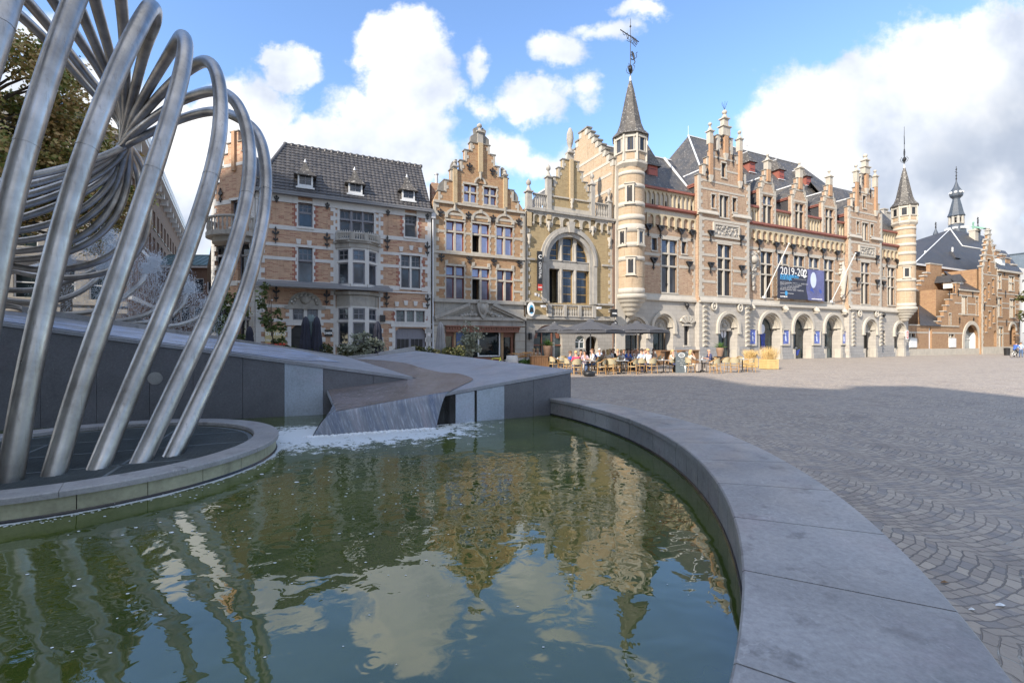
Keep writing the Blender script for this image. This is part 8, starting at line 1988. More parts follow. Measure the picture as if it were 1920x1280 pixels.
# ---------------------------------------------------------------- PARASOLS
MT['cloth'] = M('dark grey parasol cloth', (.068, .071, .082), .85, .12, 2, .3, 60); MT['clothl'] = M('light grey parasol cloth', (.30, .29, .29), .85, .15, 2); MT['clothn'] = M('navy black parasol cloth', (.030, .032, .05), .85, .2, 2); MT['alu'] = M('aluminium mast', (.50, .51, .50), .4, .08, 3, metal=.3)
def closed(px, py, Y, mat, label, h=None, txt=None):
    r = at(px, HOR, Y); zt = CAMH+(HOR-py)/FPX*Y; o = empty('closed_parasol', (r.x, r.y, 0), 0, label=label, cat='parasol', group='closed parasols along the house fronts'); m = MB(); n = 32; prof = [(.03, zt+.02), (.12, zt-.08), (.17, zt-.4), (.15, zt-.5), (.22, zt-1.2), (.30, .55), (.25, .5)]
    vs = []
    for k, (rr, z) in enumerate(prof):
        for i in range(n): q = rr*(1+.28*(k > 1)*sin(i*2*pi/n*8+.5*k)); vs.append((q*cos(2*pi*i/n), q*sin(2*pi*i/n), z))
    m.add(vs, [(k*n+i, k*n+(i+1) % n, (k+1)*n+(i+1) % n, (k+1)*n+i) for k in range(len(prof)-1) for i in range(n)], 0, True); m.build('folded_canopy', mat, o)
    if txt: m = MB(); addtext(m, txt, .22, lambda x, y, z: (x, -.31, zt-1.75+y), 0, bold=.004); m.build('lettering', 'wht', o)
    m = MB(); m.lathe(0, 0, [(.03, 0), (.03, zt)], 8); m.lathe(0, 0, [(.3, 0), (.3, .06)], 16); m.build('pole', 'alu', o)
closed(573, 594, 21.9, 'clothn', 'left of the two navy closed parasols by the green mast', txt='Bo'); closed(594, 594, 22.1, 'clothn', 'right of the two navy closed parasols by the green mast', txt='ero')
closed(708, 603, 21.4, 'clothn', 'navy closed parasol beside the silvery bush', txt='vkm'); closed(468, 612, 24.5, 'clothn', 'dark closed parasol before the chamfered corner'); closed(826, 604, 25.0, 'clothl', 'light grey closed parasol left of the shop')
m = MB(); r = at(583, HOR, 22.2); m.box(-.10, .10, -.10, .10, 0, 3.1); m.box(-.22, .22, -.12, .12, 2.75, 3.0); MT['mast'] = M('sea-green mast', (.20, .26, .27), .5, .1, 2); o = m.build('parasol_mast', 'mast'); o.location = (r.x, r.y, 0); tag(o, 'sea-green square mast standing between the two navy parasols', 'mast')
def parasol(px, py_edge, py_top, Y, R, label, rz=.3, mast_px=None):
    r = at(px, HOR, Y); ze = CAMH+(HOR-py_edge)/FPX*Y; zt = CAMH+(HOR-py_top)/FPX*Y; o = empty('open_parasol', (r.x, r.y, 0), rz, label=label, cat='parasol', group='open parasols over the cafe terrace'); m = MB(); n = 8
    rim = [(R*cos(2*pi*i/n), R*sin(2*pi*i/n), ze) for i in range(n)]; mid_ = [(R*.5*cos(2*pi*i/n), R*.5*sin(2*pi*i/n), ze+(zt-ze)*.56) for i in range(n)]; ap = (0, 0, zt)
    vs = []; fs = []; S = 6
    for i in range(n):
        j = (i+1) % n
        for (A, Bq, Cq, Dq) in ((rim[i], rim[j], mid_[j], mid_[i]),):
            k = len(vs)
            for a_ in range(S+1):
                f = a_/S; sag = .10*sin(pi*f); p = Vector(A).lerp(Vector(Bq), f); q = Vector(Dq).lerp(Vector(Cq), f); p = p*(1-.03*sin(pi*f)); p.z = ze+.04*sin(pi*f); q.z -= .03*sin(pi*f); vs += [tuple(p), tuple((p+q)/2-Vector((0, 0, .04*sin(pi*f)))), tuple(q)]
            for a_ in range(S): fs += [(k+3*a_, k+3*a_+3, k+3*a_+4, k+3*a_+1), (k+3*a_+1, k+3*a_+4, k+3*a_+5, k+3*a_+2)]
            for a_ in range(S): vs.append(ap) if a_ == 0 else None
            kk = len(vs)-1
            for a_ in range(S): fs.append((k+3*a_+2, k+3*a_+5, kk))
    m.add(vs, fs, 0, False)
    for i in range(n): a_, b_ = rim[i], rim[(i+1) % n]; m.add([a_, b_, (b_[0], b_[1], ze-.14), (a_[0], a_[1], ze-.14)], [(0, 1, 2, 3)])
    m.lathe(0, 0, [(.28, zt-.12), (.2, zt+.05), (.02, zt+.1)], 8, 0); m.build('canopy', 'cloth', o)
    m = MB()
    for i in range(n): m.tube([(0, 0, zt-.1), (mid_[i][0], mid_[i][1], mid_[i][2]-.04), (rim[i][0]*.98, rim[i][1]*.98, ze)], .018, 5)
    for i in range(n): m.tube([(0, 0, ze-.1), (R*.45*cos(2*pi*i/n), R*.45*sin(2*pi*i/n), ze+(zt-ze)*.5)], .014, 4)
    m.build('ribs', 'alu', o)
    m = MB()
    if mast_px: q = at(mast_px, HOR, Y+.2)-r; q = Matrix.Rotation(-rz, 3, 'Z') @ q; m.box(q.x-.06, q.x+.06, q.y-.06, q.y+.06, 0, zt+.1); m.tube([(q.x, q.y, zt+.05), (q.x*.4, q.y*.4, zt+.0), (0, 0, zt+.12)], .04, 6); m.box(q.x-.4, q.x+.4, q.y-.4, q.y+.4, 0, .08)
    else: m.lathe(0, 0, [(.035, 0), (.035, zt)], 8); m.lathe(0, 0, [(.35, 0), (.35, .08)], 12)
    m.build('mast', 'alu', o)
    m = MB()
    for a_ in (-2.0-rz, -1.1-rz): c_, s_ = cos(a_), sin(a_); addtext(m, 'OMER.', .13, lambda x, y, z: (R*.93*c_*1.0-s_*x*-1*-1, R*.93*s_+c_*x, ze+.06+y*.5), 0)
    return o
parasol(1107, 620.5, 601, 26.5, 2.05, 'largest grey open parasol over the nearest tables', .25); parasol(1194, 620.5, 604, 29.5, 2.1, 'grey open parasol right of the largest one', .1)
parasol(1040, 620, 607, 31.5, 1.45, 'small grey cantilever parasol behind the potted agave', .4, mast_px=1038); parasol(1152, 621, 607.5, 33.5, 1.7, 'grey open parasol half hidden behind the two front ones', .2)
# ---------------------------------------------------------------- TERRACE FURNITURE
MT['rattan'] = M('honey rattan cane', (.42, .24, .09), .5, .2, 8); MT['weave'] = M('woven seat', (.38, .33, .21), .7, .3, 40); MT['tabtop'] = M('grey table top', (.30, .30, .31), .4, .1, 4); MT['wood'] = M('brown wood', (.22, .12, .06), .6, .25, 3); MT['pinew'] = M('yellow pine boards', (.60, .42, .18), .6, .2, 4); MT['terra'] = M('brown clay pot', (.24, .15, .10), .7, .15, 3)
def make_chair():
    o = empty('terrace_chair', (0, 0, 0)); m = MB(); m.fill([[(-.2, -.2), (.2, -.2), (.23, .1), (.2, .22), (-.2, .22), (-.23, .1)]], .43, .46, 0, ax='xy'); m.build('seat', 'weave', o)
    m = MB(); vs = []; n = 12
    for i in range(n+1): a = radians(200+140*i/n); z1 = .88-.18*abs(i-n/2)**2/(n/2)**2; vs += [(.27*cos(a), .02+.25*sin(a), .56), (.28*cos(a), .02+.27*sin(a), z1)]
    m.add(vs, [(2*i, 2*i+2, 2*i+3, 2*i+1) for i in range(n)]); m.build('backrest', 'weave', o)
    m = MB(); m.tube([(.29*cos(radians(180+180*i/n)), .04+.27*sin(radians(180+180*i/n)), .88-.20*abs(i-n/2)**2/(n/2)**2) for i in range(n+1)]+[(.27, .2, .66)], .018, 6); m.tube([(-.29, .04, .68), (-.27, .2, .66)], .018, 6); m.tube([(.23*cos(2*pi*i/12), .23*sin(2*pi*i/12), .42) for i in range(13)], .018, 6); m.tube([(.2*cos(2*pi*i/12), .2*sin(2*pi*i/12), .2) for i in range(13)], .010, 5); m.build('cane_frame', 'rattan', o)
    for sx, sy in ((-1, -1), (1, -1), (-1, 1), (1, 1)): m = MB(); m.tube([(sx*.2, sy*.19, .44 if sy > 0 else .60), (sx*.21, sy*.22, .2), (sx*.22, sy*.25, 0)] if sy < 0 else [(sx*.27, .2, .66), (sx*.21, .2, .44), (sx*.22, .22, 0)], .016, 6); m.build('leg', 'rattan', o)
    return o
chair0 = make_chair(); used = [0]
def chair(px, Y, face, label):
    o = chair0 if not used[0] else copy_tree(chair0); used[0] += 1
    r = at(px, HOR, Y); o.location = (r.x, r.y, 0); o.rotation_euler = (0, 0, radians(face)); tag(o, label, 'chair', 'rattan chairs on the cafe terrace'); return o
def make_table():
    o = empty('cafe_table', (0, 0, 0)); m = MB(); m.box(-.36, .36, -.36, .36, .72, .75); m.build('tabletop', 'tabtop', o); m = MB(); m.lathe(0, 0, [(.03, .03), (.03, .72)], 8)
    for a in range(4): m.tube([(0, 0, .06), (.32*cos(a*pi/2+.78), .32*sin(a*pi/2+.78), .02)], .02, 5)
    m.build('pedestal', 'black', o); return o
table0 = make_table(); tu = [0]; glassn = MT['gll']
def table(px, Y, rz, label, things=3):
    o = table0 if not tu[0] else copy_tree(table0); tu[0] += 1; r = at(px, HOR, Y); o.location = (r.x, r.y, 0); o.rotation_euler = (0, 0, rz); tag(o, label, 'table', 'grey cafe tables on the terrace')
    rn = random.Random(tu[0])
    for i in range(min(things, 2)):
        m = MB(); x, y = rn.uniform(-.26, .26), rn.uniform(-.26, .26)
        if i % 2: m.lathe(0, 0, [(.035, 0), (.03, .01), (.006, .02), (.006, .08), (.035, .1), (.03, .18)], 8); g_ = m.build('drinking_glass', 'gll')
        else: m.lathe(0, 0, [(.07, 0), (.075, .012)], 12); m.lathe(0, 0, [(.025, .012), (.035, .07)], 10); g_ = m.build('coffee_cup', 'wht')
        g_.location = (r.x+x, r.y+y, .751); tag(g_, ('small stemmed glass on the %s' if i % 2 else 'white cup and saucer on the %s') % TN[tu[0]-1], 'glass' if i % 2 else 'cup', 'cups and glasses on the terrace tables')
TN = ['table of the pink-shirted guest', 'table behind the empty pair of chairs', 'table of the white-shirted men', 'table beside the chalkboard', 'table of the bald man in navy', 'unoccupied table by the planters', 'table near the boy in blue', 'table under the large parasol', 'table under the second parasol']
TL = ['grey table in front of the pink-shirted guest', 'grey table behind the empty pair of front chairs', 'grey table at which the men in white shirts sit', 'grey table left of the chalkboard', 'grey table of the bald man in navy', 'unoccupied grey table near the straw planters', 'grey table left of the boy in blue', 'grey table further back under the largest parasol', 'grey table under the second parasol by the hall door']
for (px, Y, rz), l in zip(((1103, 25.3, .1), (1165, 25.6, -.1), (1190, 27.6, .2), (1244, 26.3, 0), (1316, 26.8, .1), (1392, 27.6, .1), (1048, 28.5, .2), (1135, 29.2, .3), (1215, 31.5, .1)), TL): table(px, Y, rz, l, 3)
CH = [(1081, 24.5, 10, 'rattan chair holding the guest in the pink shirt'), (1128, 24.7, 75, 'empty rattan chair turned sideways in the front row by the black bag'), (1151, 26.0, 20, 'rattan chair behind the sideways empty one'), (1146, 24.9, -30, 'empty rattan chair right of the sideways one'), (1187, 25.0, 60, 'empty rattan chair between the two front tables'), (1203, 26.2, 10, 'rattan chair of the guest in the pale blue shirt'), (1222, 25.7, 25, 'rattan chair of the man with braces over a white shirt'), (1066, 25.6, -70, 'rattan chair under the boy in blue'), (1114, 25.8, 95, 'rattan chair of the young man in the white T-shirt'), (1096, 26.8, 180, 'rattan chair of the white-haired guest'),
 (1163, 27.4, -60, 'rattan chair of the blond guest in white'), (1176, 28.4, 190, 'rattan chair of the man in bright blue'), (1258, 26.9, 40, 'rattan chair draped with a dark blanket'), (1293, 26.4, -80, 'rattan chair of the woman in beige'), (1335, 27.2, 95, 'rattan chair of the bald man in navy'), (1341, 25.7, 35, 'empty rattan chair in front of the bald man'), (1361, 26.9, 5, 'empty rattan chair right of the bald man'), (1377, 26.5, -25, 'empty rattan chair left of the unoccupied table'), (1406, 26.9, 85, 'empty rattan chair beside the first straw planter'), (1390, 28.6, 180, 'empty rattan chair behind the unoccupied table'), (1054, 29.5, 10, 'rattan chair in the rear row left'), (1038, 28.2, -60, 'rattan chair beside the potted agave'), (1136, 27.8, 10, 'rattan chair of the blond pair in the middle'), (1152, 29.6, 120, 'rattan chair of the guest in black'), (1212, 30.6, 0, 'rattan chair near the hall door'), (1233, 31.2, 60, 'rattan chair beside the tall wooden table'), (1120, 28.6, 40, 'rattan chair under the middle of the largest parasol'), (1272, 27.9, 190, 'rattan chair behind the chalkboard')]
for c_ in CH: chair(*c_)
# ---------------------------------------------------------------- PEOPLE
MT['skin'] = M('skin', (.55, .32, .22), .6, .08, 6); MT['shoe'] = M('shoe leather', (.03, .025, .02), .5, .2, 5)
def cloth(nm, c): MT.setdefault(nm, M(nm, c, .85, .12, 6, .3, 50)); return MT[nm]
POSE = {}
def body(kind):
    if kind in POSE: return POSE[kind]
    V = []; E = []; R_ = []; LB = []
    def v(p, r, par=None, lab=0): V.append(p); R_.append(r); LB.append(lab); i = len(V)-1; (E.append((par, i)) if par is not None else None); return i
    st = kind in ('stand',); ride = kind == 'ride'
    hz = .92 if (st or ride) else .50
    lean = .0 if st else (.30 if ride else (.10 if kind != 'back' else -.04))
    pel = v((0, 0, hz), .135, None, 2); wa = v((0, lean*.3, hz+.20), .125, pel, 1); chh = v((0, lean*.7, hz+.42), .145, wa, 1); nk = v((0, lean, hz+.57), .055, chh, 0)
    h1 = v((0, lean+.02, hz+.66), .068, nk, 0); h2 = v((0, lean+.025, hz+.74), .088, h1, 0); h3 = v((0, lean+.02, hz+.81), .072, h2, 0); v((0, lean+.125, hz+.705), .014, h2, 0); v((.088, lean+.01, hz+.72), .012, h2, 0); v((-.088, lean+.01, hz+.72), .012, h2, 0)
    for sx in (-1, 1):
        sh = v((sx*.17, lean*.75, hz+.50), .060, chh, 1)
        if kind == 'stand': el, wr = (sx*.23, lean-.02, hz+.24), (sx*.22, .10, hz+.02)
        elif ride: el, wr = (sx*.25, .42, hz+.30), (sx*.25, .62, hz+.12)
        elif kind == 'chin' and sx > 0: el, wr = (sx*.20, .30, .78), (sx*.08, .22, hz+.58)
        elif kind == 'back': el, wr = (sx*.27, .02, hz+.25), (sx*.22, .26, hz+.22)
        else: el, wr = (sx*.24, .16, hz+.26), (sx*.13, .38, .79)
        e_ = v(el, .043, sh, 1); w_ = v(wr, .030, e_, 4); d_ = (Vector(wr)-Vector(el)).normalized(); pm_ = v(tuple(Vector(wr)+d_*.06), .034, w_, 0)
        side = d_.cross(Vector((0, 0, 1))).normalized() if abs(d_.z) < .9 else Vector((1, 0, 0))
        for k, ln in enumerate((.065, .075, .07, .055)):
            b_ = Vector(wr)+d_*.095+side*(.024-.016*k); f1 = v(tuple(b_), .010, pm_, 0); v(tuple(b_+d_*ln*.7-Vector((0, 0, .02))), .0085, f1, 0)
        b_ = Vector(wr)+d_*.045+side*.04*sx; f1 = v(tuple(b_), .011, pm_, 0); v(tuple(b_+d_*.04+side*.012*sx), .009, f1, 0)
        hp = v((sx*.09, .02, hz-.02), .095, pel, 2)
        if st: kn, an, to = (sx*.10, .03, .5), (sx*.11, 0, .09), (sx*.12, .17, .04)
        elif ride: kn, an, to = (sx*.12, .32, .62 if sx > 0 else .50), (sx*.12, .12 if sx > 0 else .2, .30 if sx > 0 else .14), (sx*.12, .28 if sx > 0 else .36, .24 if sx > 0 else .10)
        else: kn, an, to = (sx*.13, .44, .50), (sx*.12, .44, .09), (sx*.13, .60, .045)
        k_ = v(kn, .062, hp, 2); a_ = v(an, .042, k_, 2); v(to, .036, a_, 3)
    me = bpy.data.meshes.new('body'); me.from_pydata(V, E, []); o = bpy.data.objects.new('tmp', me); C.objects.link(o)
    md = o.modifiers.new('s', 'SKIN'); md.use_smooth_shade = True; o.modifiers.new('u', 'SUBSURF').levels = 1
    for i, d_ in enumerate(me.skin_vertices[0].data): d_.radius = (R_[i], R_[i]*(.78 if LB[i] == 1 and i < 4 else 1)); d_.use_root = i == 0
    dg = bpy.context.evaluated_depsgraph_get(); dg.update(); res = bpy.data.meshes.new_from_object(o.evaluated_get(dg)); bpy.data.objects.remove(o)
    seg = [(Vector(V[a]), Vector(V[b_]), LB[b_]) for a, b_ in E]
    res.materials.clear(); [res.materials.append(MT['skin']) for _ in range(4)]
    for p in res.polygons:
        c_ = p.center; best = None
        for a, b_, l in seg:
            ab = b_-a; t = max(0, min(1, (c_-a).dot(ab)/ab.length_squared)); dd = (c_-(a+ab*t)).length
            if best is None or dd < best[0]: best = (dd, l, t)
        l = best[1]; p.material_index = {0: 0, 1: 1, 2: 2, 3: 3, 4: (1 if best[2] < .35 else 0)}[l]; p.use_smooth = True
    POSE[kind] = (res, hz, lean); return POSE[kind]
def person(px, Y, face, kind, top, bot, hair, label, sc=1.0, z=0, long=False, hairc=True, group='guests seated on the cafe terrace'):
    me, hz, lean = body(kind); r = at(px, HOR, Y); o = bpy.data.objects.new('person', me); C.objects.link(o); o.location = (r.x, r.y, z); o.rotation_euler = (0, 0, radians(face)); o.scale = (sc, sc, sc)
    for i, m_ in enumerate((MT['skin'], top, bot, MT['shoe'])): o.material_slots[i].link = 'OBJECT'; o.material_slots[i].material = m_
    tag(o, label, 'person', group)
    m = MB(); hc = (0, lean+.012, hz+.765)
    if hairc:
        vs = []; n = 12
        for j in range(6):
            ph = pi/2*(1-j/5*1.15)
            for i in range(n):
                a = 2*pi*i/n; fr_ = max(0, sin(a)); rr = .104*cos(min(ph, pi/2-.02)) if j else .004; zz_ = hc[2]+.105*sin(ph)+.035*fr_*(j/5)
                vs.append((hc[0]+rr*cos(a), hc[1]-.008+rr*1.12*sin(a)*(1 if sin(a) < 0 else .93), zz_))
        m.add(vs, [(j*n+i, j*n+(i+1) % n, (j+1)*n+(i+1) % n, (j+1)*n+i) for j in range(5) for i in range(n)], 0, True)
        if long: m.lathe(hc[0], hc[1]-.03, [(.10, hc[2]), (.115, hc[2]-.10), (.10, hc[2]-.2), (.05, hc[2]-.24)], 10, 0, a0=pi, a1=2*pi)
    else: m.tube([(.1*cos(radians(180+180*i/8)), hc[1]+.1*sin(radians(180+180*i/8)), hc[2]-.03) for i in range(9)], .018, 5)
    h_ = m.build('hair', hair, o)
    m = MB(); 
    for sx in (-1, 1): m.ball((sx*.032, lean+.103, hz+.745), .010, n=5)
    m.box(-.025, .025, lean+.100, lean+.108, hz+.672, hz+.680); m.build('eyes_and_mouth', 'black', o); return o
blond = M('blond hair', (.48, .34, .16), .6, .15, 20); dkh = M('dark hair', (.05, .03, .02), .6, .2, 20); brh_ = M('brown hair', (.14, .07, .035), .6, .2, 20); whh = M('white hair', (.62, .60, .56), .6, .1, 20)
cb, cp, cw, clb, cn, cbl, cbe, cj, cbk = cloth('bright blue cotton', (.05, .12, .42)), cloth('pink cotton', (.55, .05, .14)), cloth('white cotton', (.70, .70, .70)), cloth('pale blue cotton', (.42, .52, .70)), cloth('navy wool', (.05, .06, .13)), cloth('lilac cotton', (.50, .40, .50)), cloth('beige knit', (.55, .48, .40)), cloth('blue denim', (.08, .13, .25)), cloth('black cotton', (.02, .02, .022))
PP = [(1066, 25.6, -80, 'fwd', cb, cbe, brh_, 'boy in bright blue shirt facing right at the front table', .94), (1081, 24.5, 10, 'fwd', cp, cj, blond, 'guest in pink shirt seen from behind with short blond hair', .96), (1088, 26.9, 195, 'chin', cbk, cj, dkh, 'dark-haired guest in black resting chin on hand behind the pink shirt', .98), (1096, 26.8, 180, 'fwd', cbl, cbe, whh, 'white-haired guest in lilac top facing the square', .96), (1114, 25.8, 95, 'fwd', cw, cj, brh_, 'young man in white T-shirt facing left', 1.04), (1111, 28.2, 200, 'fwd', cb, cbk, dkh, 'guest in blue behind the young man in white', .98),
 (1132, 28.8, 170, 'fwd', cbe, cbk, blond, 'guest in beige in the rear row left of the blond woman', .95), (1139, 27.6, 15, 'back', cbe, cbk, blond, 'woman in cream top seen from behind under the parasol', .98), (1145, 29.2, 150, 'fwd', cw, cbk, blond, 'blond woman facing the camera in the middle of the terrace', 1.0), (1152, 29.4, 130, 'fwd', cbk, cbk, brh_, 'man in black at the middle table', 1.0), (1163, 27.4, -50, 'fwd', cw, cbe, blond, 'blond guest in white leaning over the table', .97), (1169, 29.8, 180, 'fwd', clb, cbk, brh_, 'guest in pale top half hidden behind the blue shirt', .96), (1176, 28.3, 200, 'fwd', cb, cbk, dkh, 'man in bright royal blue shirt', 1.0), (1185, 28.8, 170, 'fwd', cw, cbk, dkh, 'dark-haired woman in white and black', .98),
 (1196, 28.4, 150, 'chin', cw, cbk, brh_, 'guest with hand raised to face right of the royal blue shirt', 1.0), (1203, 26.2, 10, 'back', clb, cn, dkh, 'man in pale blue shirt seen from behind', 1.03), (1217, 25.9, 20, 'fwd', cw, cn, blond, 'man in white shirt with navy trousers seen from behind', 1.04), (1258, 26.9, -140, 'chin', cbe, cn, blond, 'blond woman with raised hands beside the chalkboard', .98), (1292, 26.4, -80, 'chin', cbe, cbe, blond, 'blond woman in beige drinking right of the chalkboard', .98), (1333, 27.2, 95, 'fwd', cn, cbe, whh, 'bald man in navy jacket', 1.03), (1001, 33, 180, 'fwd', cw, cbk, blond, 'blond guest left of the potted agave', .98), (1009, 33.4, 160, 'fwd', cbe, cbk, blond, 'second blond guest left of the potted agave', .98)]
PP += [(1158, 30.6, 175, 'fwd', cbe, cbk, blond, 'blond guest in beige at the back under the parasols', .97), (1191, 30.4, 160, 'fwd', cw, cn, whh, 'white-haired guest in white in the back row by the hall corner', 1.0), (1209, 29.0, 185, 'chin', cp, cj, brh_, 'brown-haired guest in pink in the back row by the hall door', .98), (1226, 30.2, 150, 'fwd', cbe, cj, brh_, 'brown-haired guest in beige before the tall wooden table', .98), (1124, 31.0, 170, 'fwd', clb, cn, whh, 'white-haired guest in pale blue at the cafe doorway', 1.0)]
for a in PP: person(*a[:8], sc=a[8], hairc='bald' not in a[7], long='woman' in a[7])
# ---------------------------------------------------------------- small things of the terrace
def thing1(mb, name, mat, loc, label, cat, rz=0, group=None): o = mb.build(name, mat); o.location = loc; o.rotation_euler = (0, 0, rz); return tag(o, label, cat, group)
# chalkboard
r = gnd(1274, 698); o = empty('chalkboard', (r.x, r.y, 0), .12, label='grey A-frame chalkboard with white drawings standing in front of the terrace', cat='chalkboard'); MT['chalk'] = M('slate grey board', (.10, .12, .13), .6, .15, 3)
def slant(M_, x0, x1, z0, z1, y0, y1, th, mm=0): M_.add([(x0, y0, z0), (x1, y0, z0), (x1, y1, z1), (x0, y1, z1), (x0, y0+th, z0), (x1, y0+th, z0), (x1, y1+th, z1), (x0, y1+th, z1)], [(0, 1, 2, 3), (7, 6, 5, 4), (0, 4, 5, 1), (1, 5, 6, 2), (2, 6, 7, 3), (3, 7, 4, 0)], mm)
m = MB(); Hc = 1.22; prof = [(-.42, 0), (.30, 0), (.30, Hc*.8)]+[(-.06+.36*cos(t), Hc*.82+.2*sin(t)) for t in [radians(5+17*i) for i in range(11)]]+[(-.42, Hc*.8)]
sl = lambda x, z, off=0: (x+.12*z, -.38+.30*z/Hc-off, z)
n = len(prof); m.add([sl(*p) for p in prof]+[tuple(Vector(sl(*p))+Vector((0, .03, 0))) for p in prof], [tuple(range(n)), tuple(range(2*n-1, n-1, -1))]+[(i, (i+1) % n, n+(i+1) % n, n+i) for i in range(n)]); m.build('front_board', 'chalk', o)
m = MB(); m.add([(x+.16+.12*(1-.0)*z/Hc*0+.10*z, .42-.42*z/Hc, z) for x, z in prof], [tuple(range(n))]); m.build('rear_board', 'chalk', o); m = MB()
for x in (.30,): m.tube([(x+.16, .44, 0), (x+.1*Hc+.14, .02, Hc*.8)], .022, 5)
m.build('white_leg', 'wht', o)
m = MB()
for r0 in (.17, .14): m.add([], [])
cz = 1.02; ring_ = [(-.06+.2*cos(t), cz+.13*sin(t)) for t in [2*pi*i/20 for i in range(20)]]; ring2 = [(-.06+.17*cos(t), cz+.10*sin(t)) for t in [2*pi*i/20 for i in range(20)]]
m.add([sl(x, z, .006) for x, z in ring_+ring2], [(i, (i+1) % 20, 20+(i+1) % 20, 20+i) for i in range(20)]); addtext(m, 'OMER', .11, lambda x, y, z: sl(-.06+x, cz+y, .008), 0, bold=.003)
for i, (tx, sz_) in enumerate((('Tapas', .09), ('croque  pasta  salade', .065), ('wafels  ijs', .065), ('Koffie', .08))): addtext(m, tx, sz_, lambda x, y, z, i=i: sl(-.06+x, .80-.12*i+y, .008), 0, bold=.001)
m.add([sl(x, z, .008) for x, z in ((.12, .06), (.2, .06), (.17, .1), (.17, .2), (.24, .4), (.08, .4), (.14, .2), (.14, .1))], [tuple(range(8))]); m.build('chalk_drawing', 'wht', o)
# straw planters
def planter(px0, px1, pyb, pyt, grass_py, label, seed):
    r = gnd((px0+px1)/2, pyb); w = (px1-px0)/FPX*r.y/2*.74; h = (pyb-pyt)/FPX*r.y; o = empty('straw_planter', (r.x, r.y+w, 0), .12, label=label, cat='planter', group='pine planters of dry grass'); m = MB(); k = 6
    for i in range(k): z0 = .03+(h-.03)*i/k; m.box(-w, w, -w, w, z0, z0+(h-.03)/k-.012); 
    m.build('pine_box', 'pinew', o); m = MB(); [m.box(x-.04, x+.04, y-.04, y+.04, 0, .05) for x in (-w*.8, w*.8) for y in (-w*.8, w*.8)]; m.box(-w+.03, w-.03, -w+.03, w-.03, h-.05, h-.01); m.build('feet_and_soil', 'wood', o)
    rn = random.Random(seed); m = MB(); gh = (pyt-grass_py)/FPX*r.y
    for i in range(420):
        x, y = rn.uniform(-w*.85, w*.85), rn.uniform(-w*.85, w*.85); L = gh*rn.uniform(.55, 1.15); dx, dy = rn.gauss(0, .16)+x*.35, rn.gauss(0, .16)+y*.35; t = .006
        m.add([(x-t, y, h), (x+t, y, h), (x+dx*.5+t, y+dy*.5, h+L*.6), (x+dx, y+dy, h+L), (x+dx*.5-t, y+dy*.5, h+L*.6)], [(0, 1, 2, 3, 4)])
    m.build('dry_grass', 'straw', o)
planter(1432, 1464, 692.5, 673, 650, 'pine planter with tall straw-coloured grass, nearer and right', 1); planter(1399, 1424, 689, 671, 655, 'pine planter with shorter straw grass, left and farther back', 2)
# agave pots
def agave(px, Y, zpot, hp, label, base):
    r = at(px, HOR, Y); o = empty('agave_pot', (r.x, r.y, 0), 0, label=label, cat='potted plant', group='tall pots with agaves'); m = MB(); m.lathe(0, 0, [(.20, zpot), (.30, zpot+hp*.7), (.31, zpot+hp), (.26, zpot+hp), (.24, zpot+hp-.05), (.001, zpot+hp-.05)], 20); m.build('clay_pot', 'terra', o)
    m = MB(); base(m); m.build('black_stand', 'black', o); rn = random.Random(int(px)); m = MB()
    for i in range(34):
        a = i*2.4; el = rn.uniform(.15, 1.35); L = rn.uniform(.45, .75); u = Vector((cos(a)*cos(el), sin(a)*cos(el), sin(el))); s_ = u.cross(Vector((0, 0, 1))).normalized()*.05; b_ = Vector((0, 0, zpot+hp)); m.add([tuple(b_-s_*.5), tuple(b_+s_*.5), tuple(b_+u*L*.5+s_+Vector((0, 0, .02))), tuple(b_+u*L-Vector((0, 0, .06))), tuple(b_+u*L*.5-s_)], [(0, 1, 2, 3, 4)])
    m.build('leaves', 'leafY', o)
agave(1026.5, 31, .82, .72, 'brown clay pot with spiky agave on a black drum left of the terrace', lambda m: (m.lathe(0, 0, [(.36, 0), (.36, .82)], 20), m.lathe(0, 0, [(.38, .38), (.38, .44)], 20)))
agave(1350, 39.5, .55, .75, 'brown clay pot with spiky agave on a black box by the hall portal', lambda m: m.box(-.38, .38, -.38, .38, 0, .55))
r = at(977, HOR, 30.5); o = empty('flower_trough', (r.x, r.y, 0), .35, label='long white trough with grasses and orange flowers left of the agave pot', cat='planter'); m = MB(); m.box(-1.05, .85, -.3, .3, 0, .62); m.build('trough', 'stonew', o)
rn = random.Random(6); m = MB(); leaves(m, (-.1, -.36, .40), (.9, .1, .28), 700, .14, rn, 18, .3, 0); m.build('grasses', 'leafY', o); m = MB(); leaves(m, (.2, 0, .95), (.95, .3, .18), 1000, .07, rn, 14, .35, 0); MT['orangef'] = leafmat('orange flower heads', [(.5, .25, .08), (.65, .40, .18)]); m.build('orange_flowers', 'orangef', o)
m = MB(); m.lathe(0, 0, [(.34, 0), (.42, .45), (.36, .9), (.30, .9), (.28, .86), (.001, .86)], 20); thing1(m, 'white_barrel', 'stonew', at(960, HOR, 29.8)*Vector((1, 1, 0)) if False else (at(960, HOR, 29.8).x, 29.8, 0), 'white barrel at the left end of the flower trough', 'barrel')
m = MB(); [m.box(-.55+.16*i, -.41+.16*i, -.3, .3, 0, .8) for i in range(7)]; m.box(-.58, .58, -.33, .33, .8, .86); thing1(m, 'wooden_crate', 'wood', (at(1010, HOR, 30.2).x, 30.2, 0), 'brown slatted wooden box between trough and agave pot', 'crate', .3)
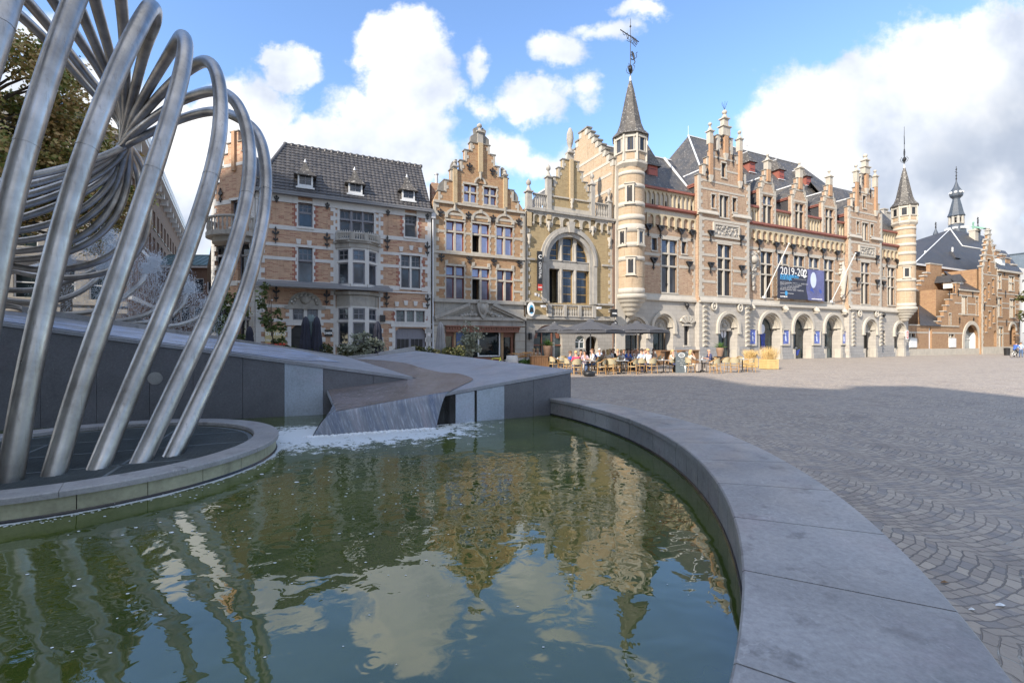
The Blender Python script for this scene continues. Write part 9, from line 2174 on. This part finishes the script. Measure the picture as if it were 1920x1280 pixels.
def bench(px, Y, w, label, rz):
    r = at(px, HOR, Y); o = empty('bar_table', (r.x, r.y, 0), rz, label=label, cat='table', group='tall wooden bar tables'); m = MB(); m.box(-w/2, w/2, -.35, .35, 1.05, 1.13); m.build('tabletop', 'wood', o)
    for x in (-w/2+.25, w/2-.25): m = MB(); m.box(x-.22, x+.22, -.25, .25, 0, 1.05); m.build('leg', 'wood', o)
bench(1247, 36.5, 1.5, 'tall wooden bar table left of the slit window', .43); bench(1290, 38.0, 2.0, 'longer wooden bar table below the slit window', .43)
# bag
m = MB(); m.lathe(0, 0, [(.001, 0), (.26, .02), (.30, .12), (.24, .24), (.10, .29), (.001, .29)], 10); [m.tube([(x, -.2, .2), (x*.6, 0, .40), (x, .2, .2)], .02, 5) for x in (-.12, .12)]; m.box(-.2, .2, -.32, -.24, .04, .16)
thing1(m, 'black_bag', 'black', (gnd(1104, 705).x, gnd(1104, 705).y, 0), 'black rucksack lying on the cobbles in front of the first table', 'bag', .3)
# bicycles
def bicycle(x, y, rz, col, label, group=None):
    o = empty('bicycle', (x, y, 0), rz, label=label, cat='bicycle', group=group); R = .34
    for cx_ in (-.52, .52):
        m = MB(); m.tube([(cx_+R*cos(t), 0, R+.02+R*sin(t)) for t in [2*pi*i/24 for i in range(25)]], .018, 6)
        w = m.build('wheel', 'black', o); m = MB(); [m.tube([(cx_, 0, R+.02), (cx_+R*cos(t), 0, R+.02+R*sin(t))], .003, 3) for t in [2*pi*i/12 for i in range(12)]]; m.lathe(cx_, 0, [(.03, R-.01), (.03, R+.05)], 6); m.build('spokes', 'alu', w)
    m = MB(); bb, st_, hd, rw, fw = (-.05, 0, .3), (-.2, 0, .82), (.34, 0, .88), (-.52, 0, .36), (.52, 0, .36)
    for p in ((bb, st_), (st_, (.33, 0, .8)), (bb, (.35, 0, .72)), (bb, rw), (rw, (-.18, 0, .72)), (hd, fw)): m.tube(list(p), .017, 6)
    m.build('frame', col, o); m = MB(); m.tube([(.3, -.26, .98), (.36, -.1, .98), (.36, .1, .98), (.3, .26, .98)], .014, 6); m.tube([hd, (.36, 0, .98)], .014, 6); m.build('handlebar', 'black', o)
    m = MB(); m.lathe(-.22, 0, [(.02, .82), (.10, .88), (.06, .92), (.001, .92)], 8); m.build('saddle', 'black', o); return o
MT['yel'] = M('yellow-green bicycle paint', (.55, .60, .10), .4, .05)
bicycle(at(928, HOR, 27.0).x, 27.0, .5, 'yel', 'yellow-green bicycle parked behind the ramp before the shop'); r = gnd(1903, 670.5); bicycle(r.x, r.y, .25, 'wht', 'pale city bicycle being ridden at the far right edge')
person(1902, r.y, -75, 'ride', cb, cbk, dkh, 'cyclist in bright blue shirt and black trousers at the far right edge', group=None)
person(1914, r.y+1.2, -60, 'stand', clb, cj, brh_, 'person in light blue walking just behind the cyclist', group=None)
m = MB(); m.lathe(0, 0, [(.28, 0), (.33, .95), (.35, 1.0), (.001, 1.08)], 14); thing1(m, 'litter_bin', 'black', (at(1888, HOR, 62).x, 62, 0), 'black litter bin standing before the tall gabled house', 'bin')

MT['leafb'] = M('dead leaf', (.25, .14, .06), .8, .2, 8)
for i, (px, py, s, mt, lb) in enumerate(((1876, 1135, .035, 'wht', 'white paper scrap lying on the cobbles, nearest the right edge'), (1822, 1143, .022, 'wht', 'tiny white paper scrap close to the bench wall'), (1771, 1092, .03, 'leafb', 'curled brown leaf against the outer foot of the bench wall'))):
    q = gnd(px, py, .005); m = MB(); m.add([(-s, 0, .002), (0, -s*.5, .008), (s*1.1, .1*s, .003), (s*.4, s*.5, .012), (-s*.5, s*.4, .004)], [(0, 1, 2, 3, 4)]); thing1(m, 'paper_scrap' if mt == 'wht' else 'dead_leaf', mt, tuple(q), lb, 'litter' if mt == 'wht' else 'leaf')
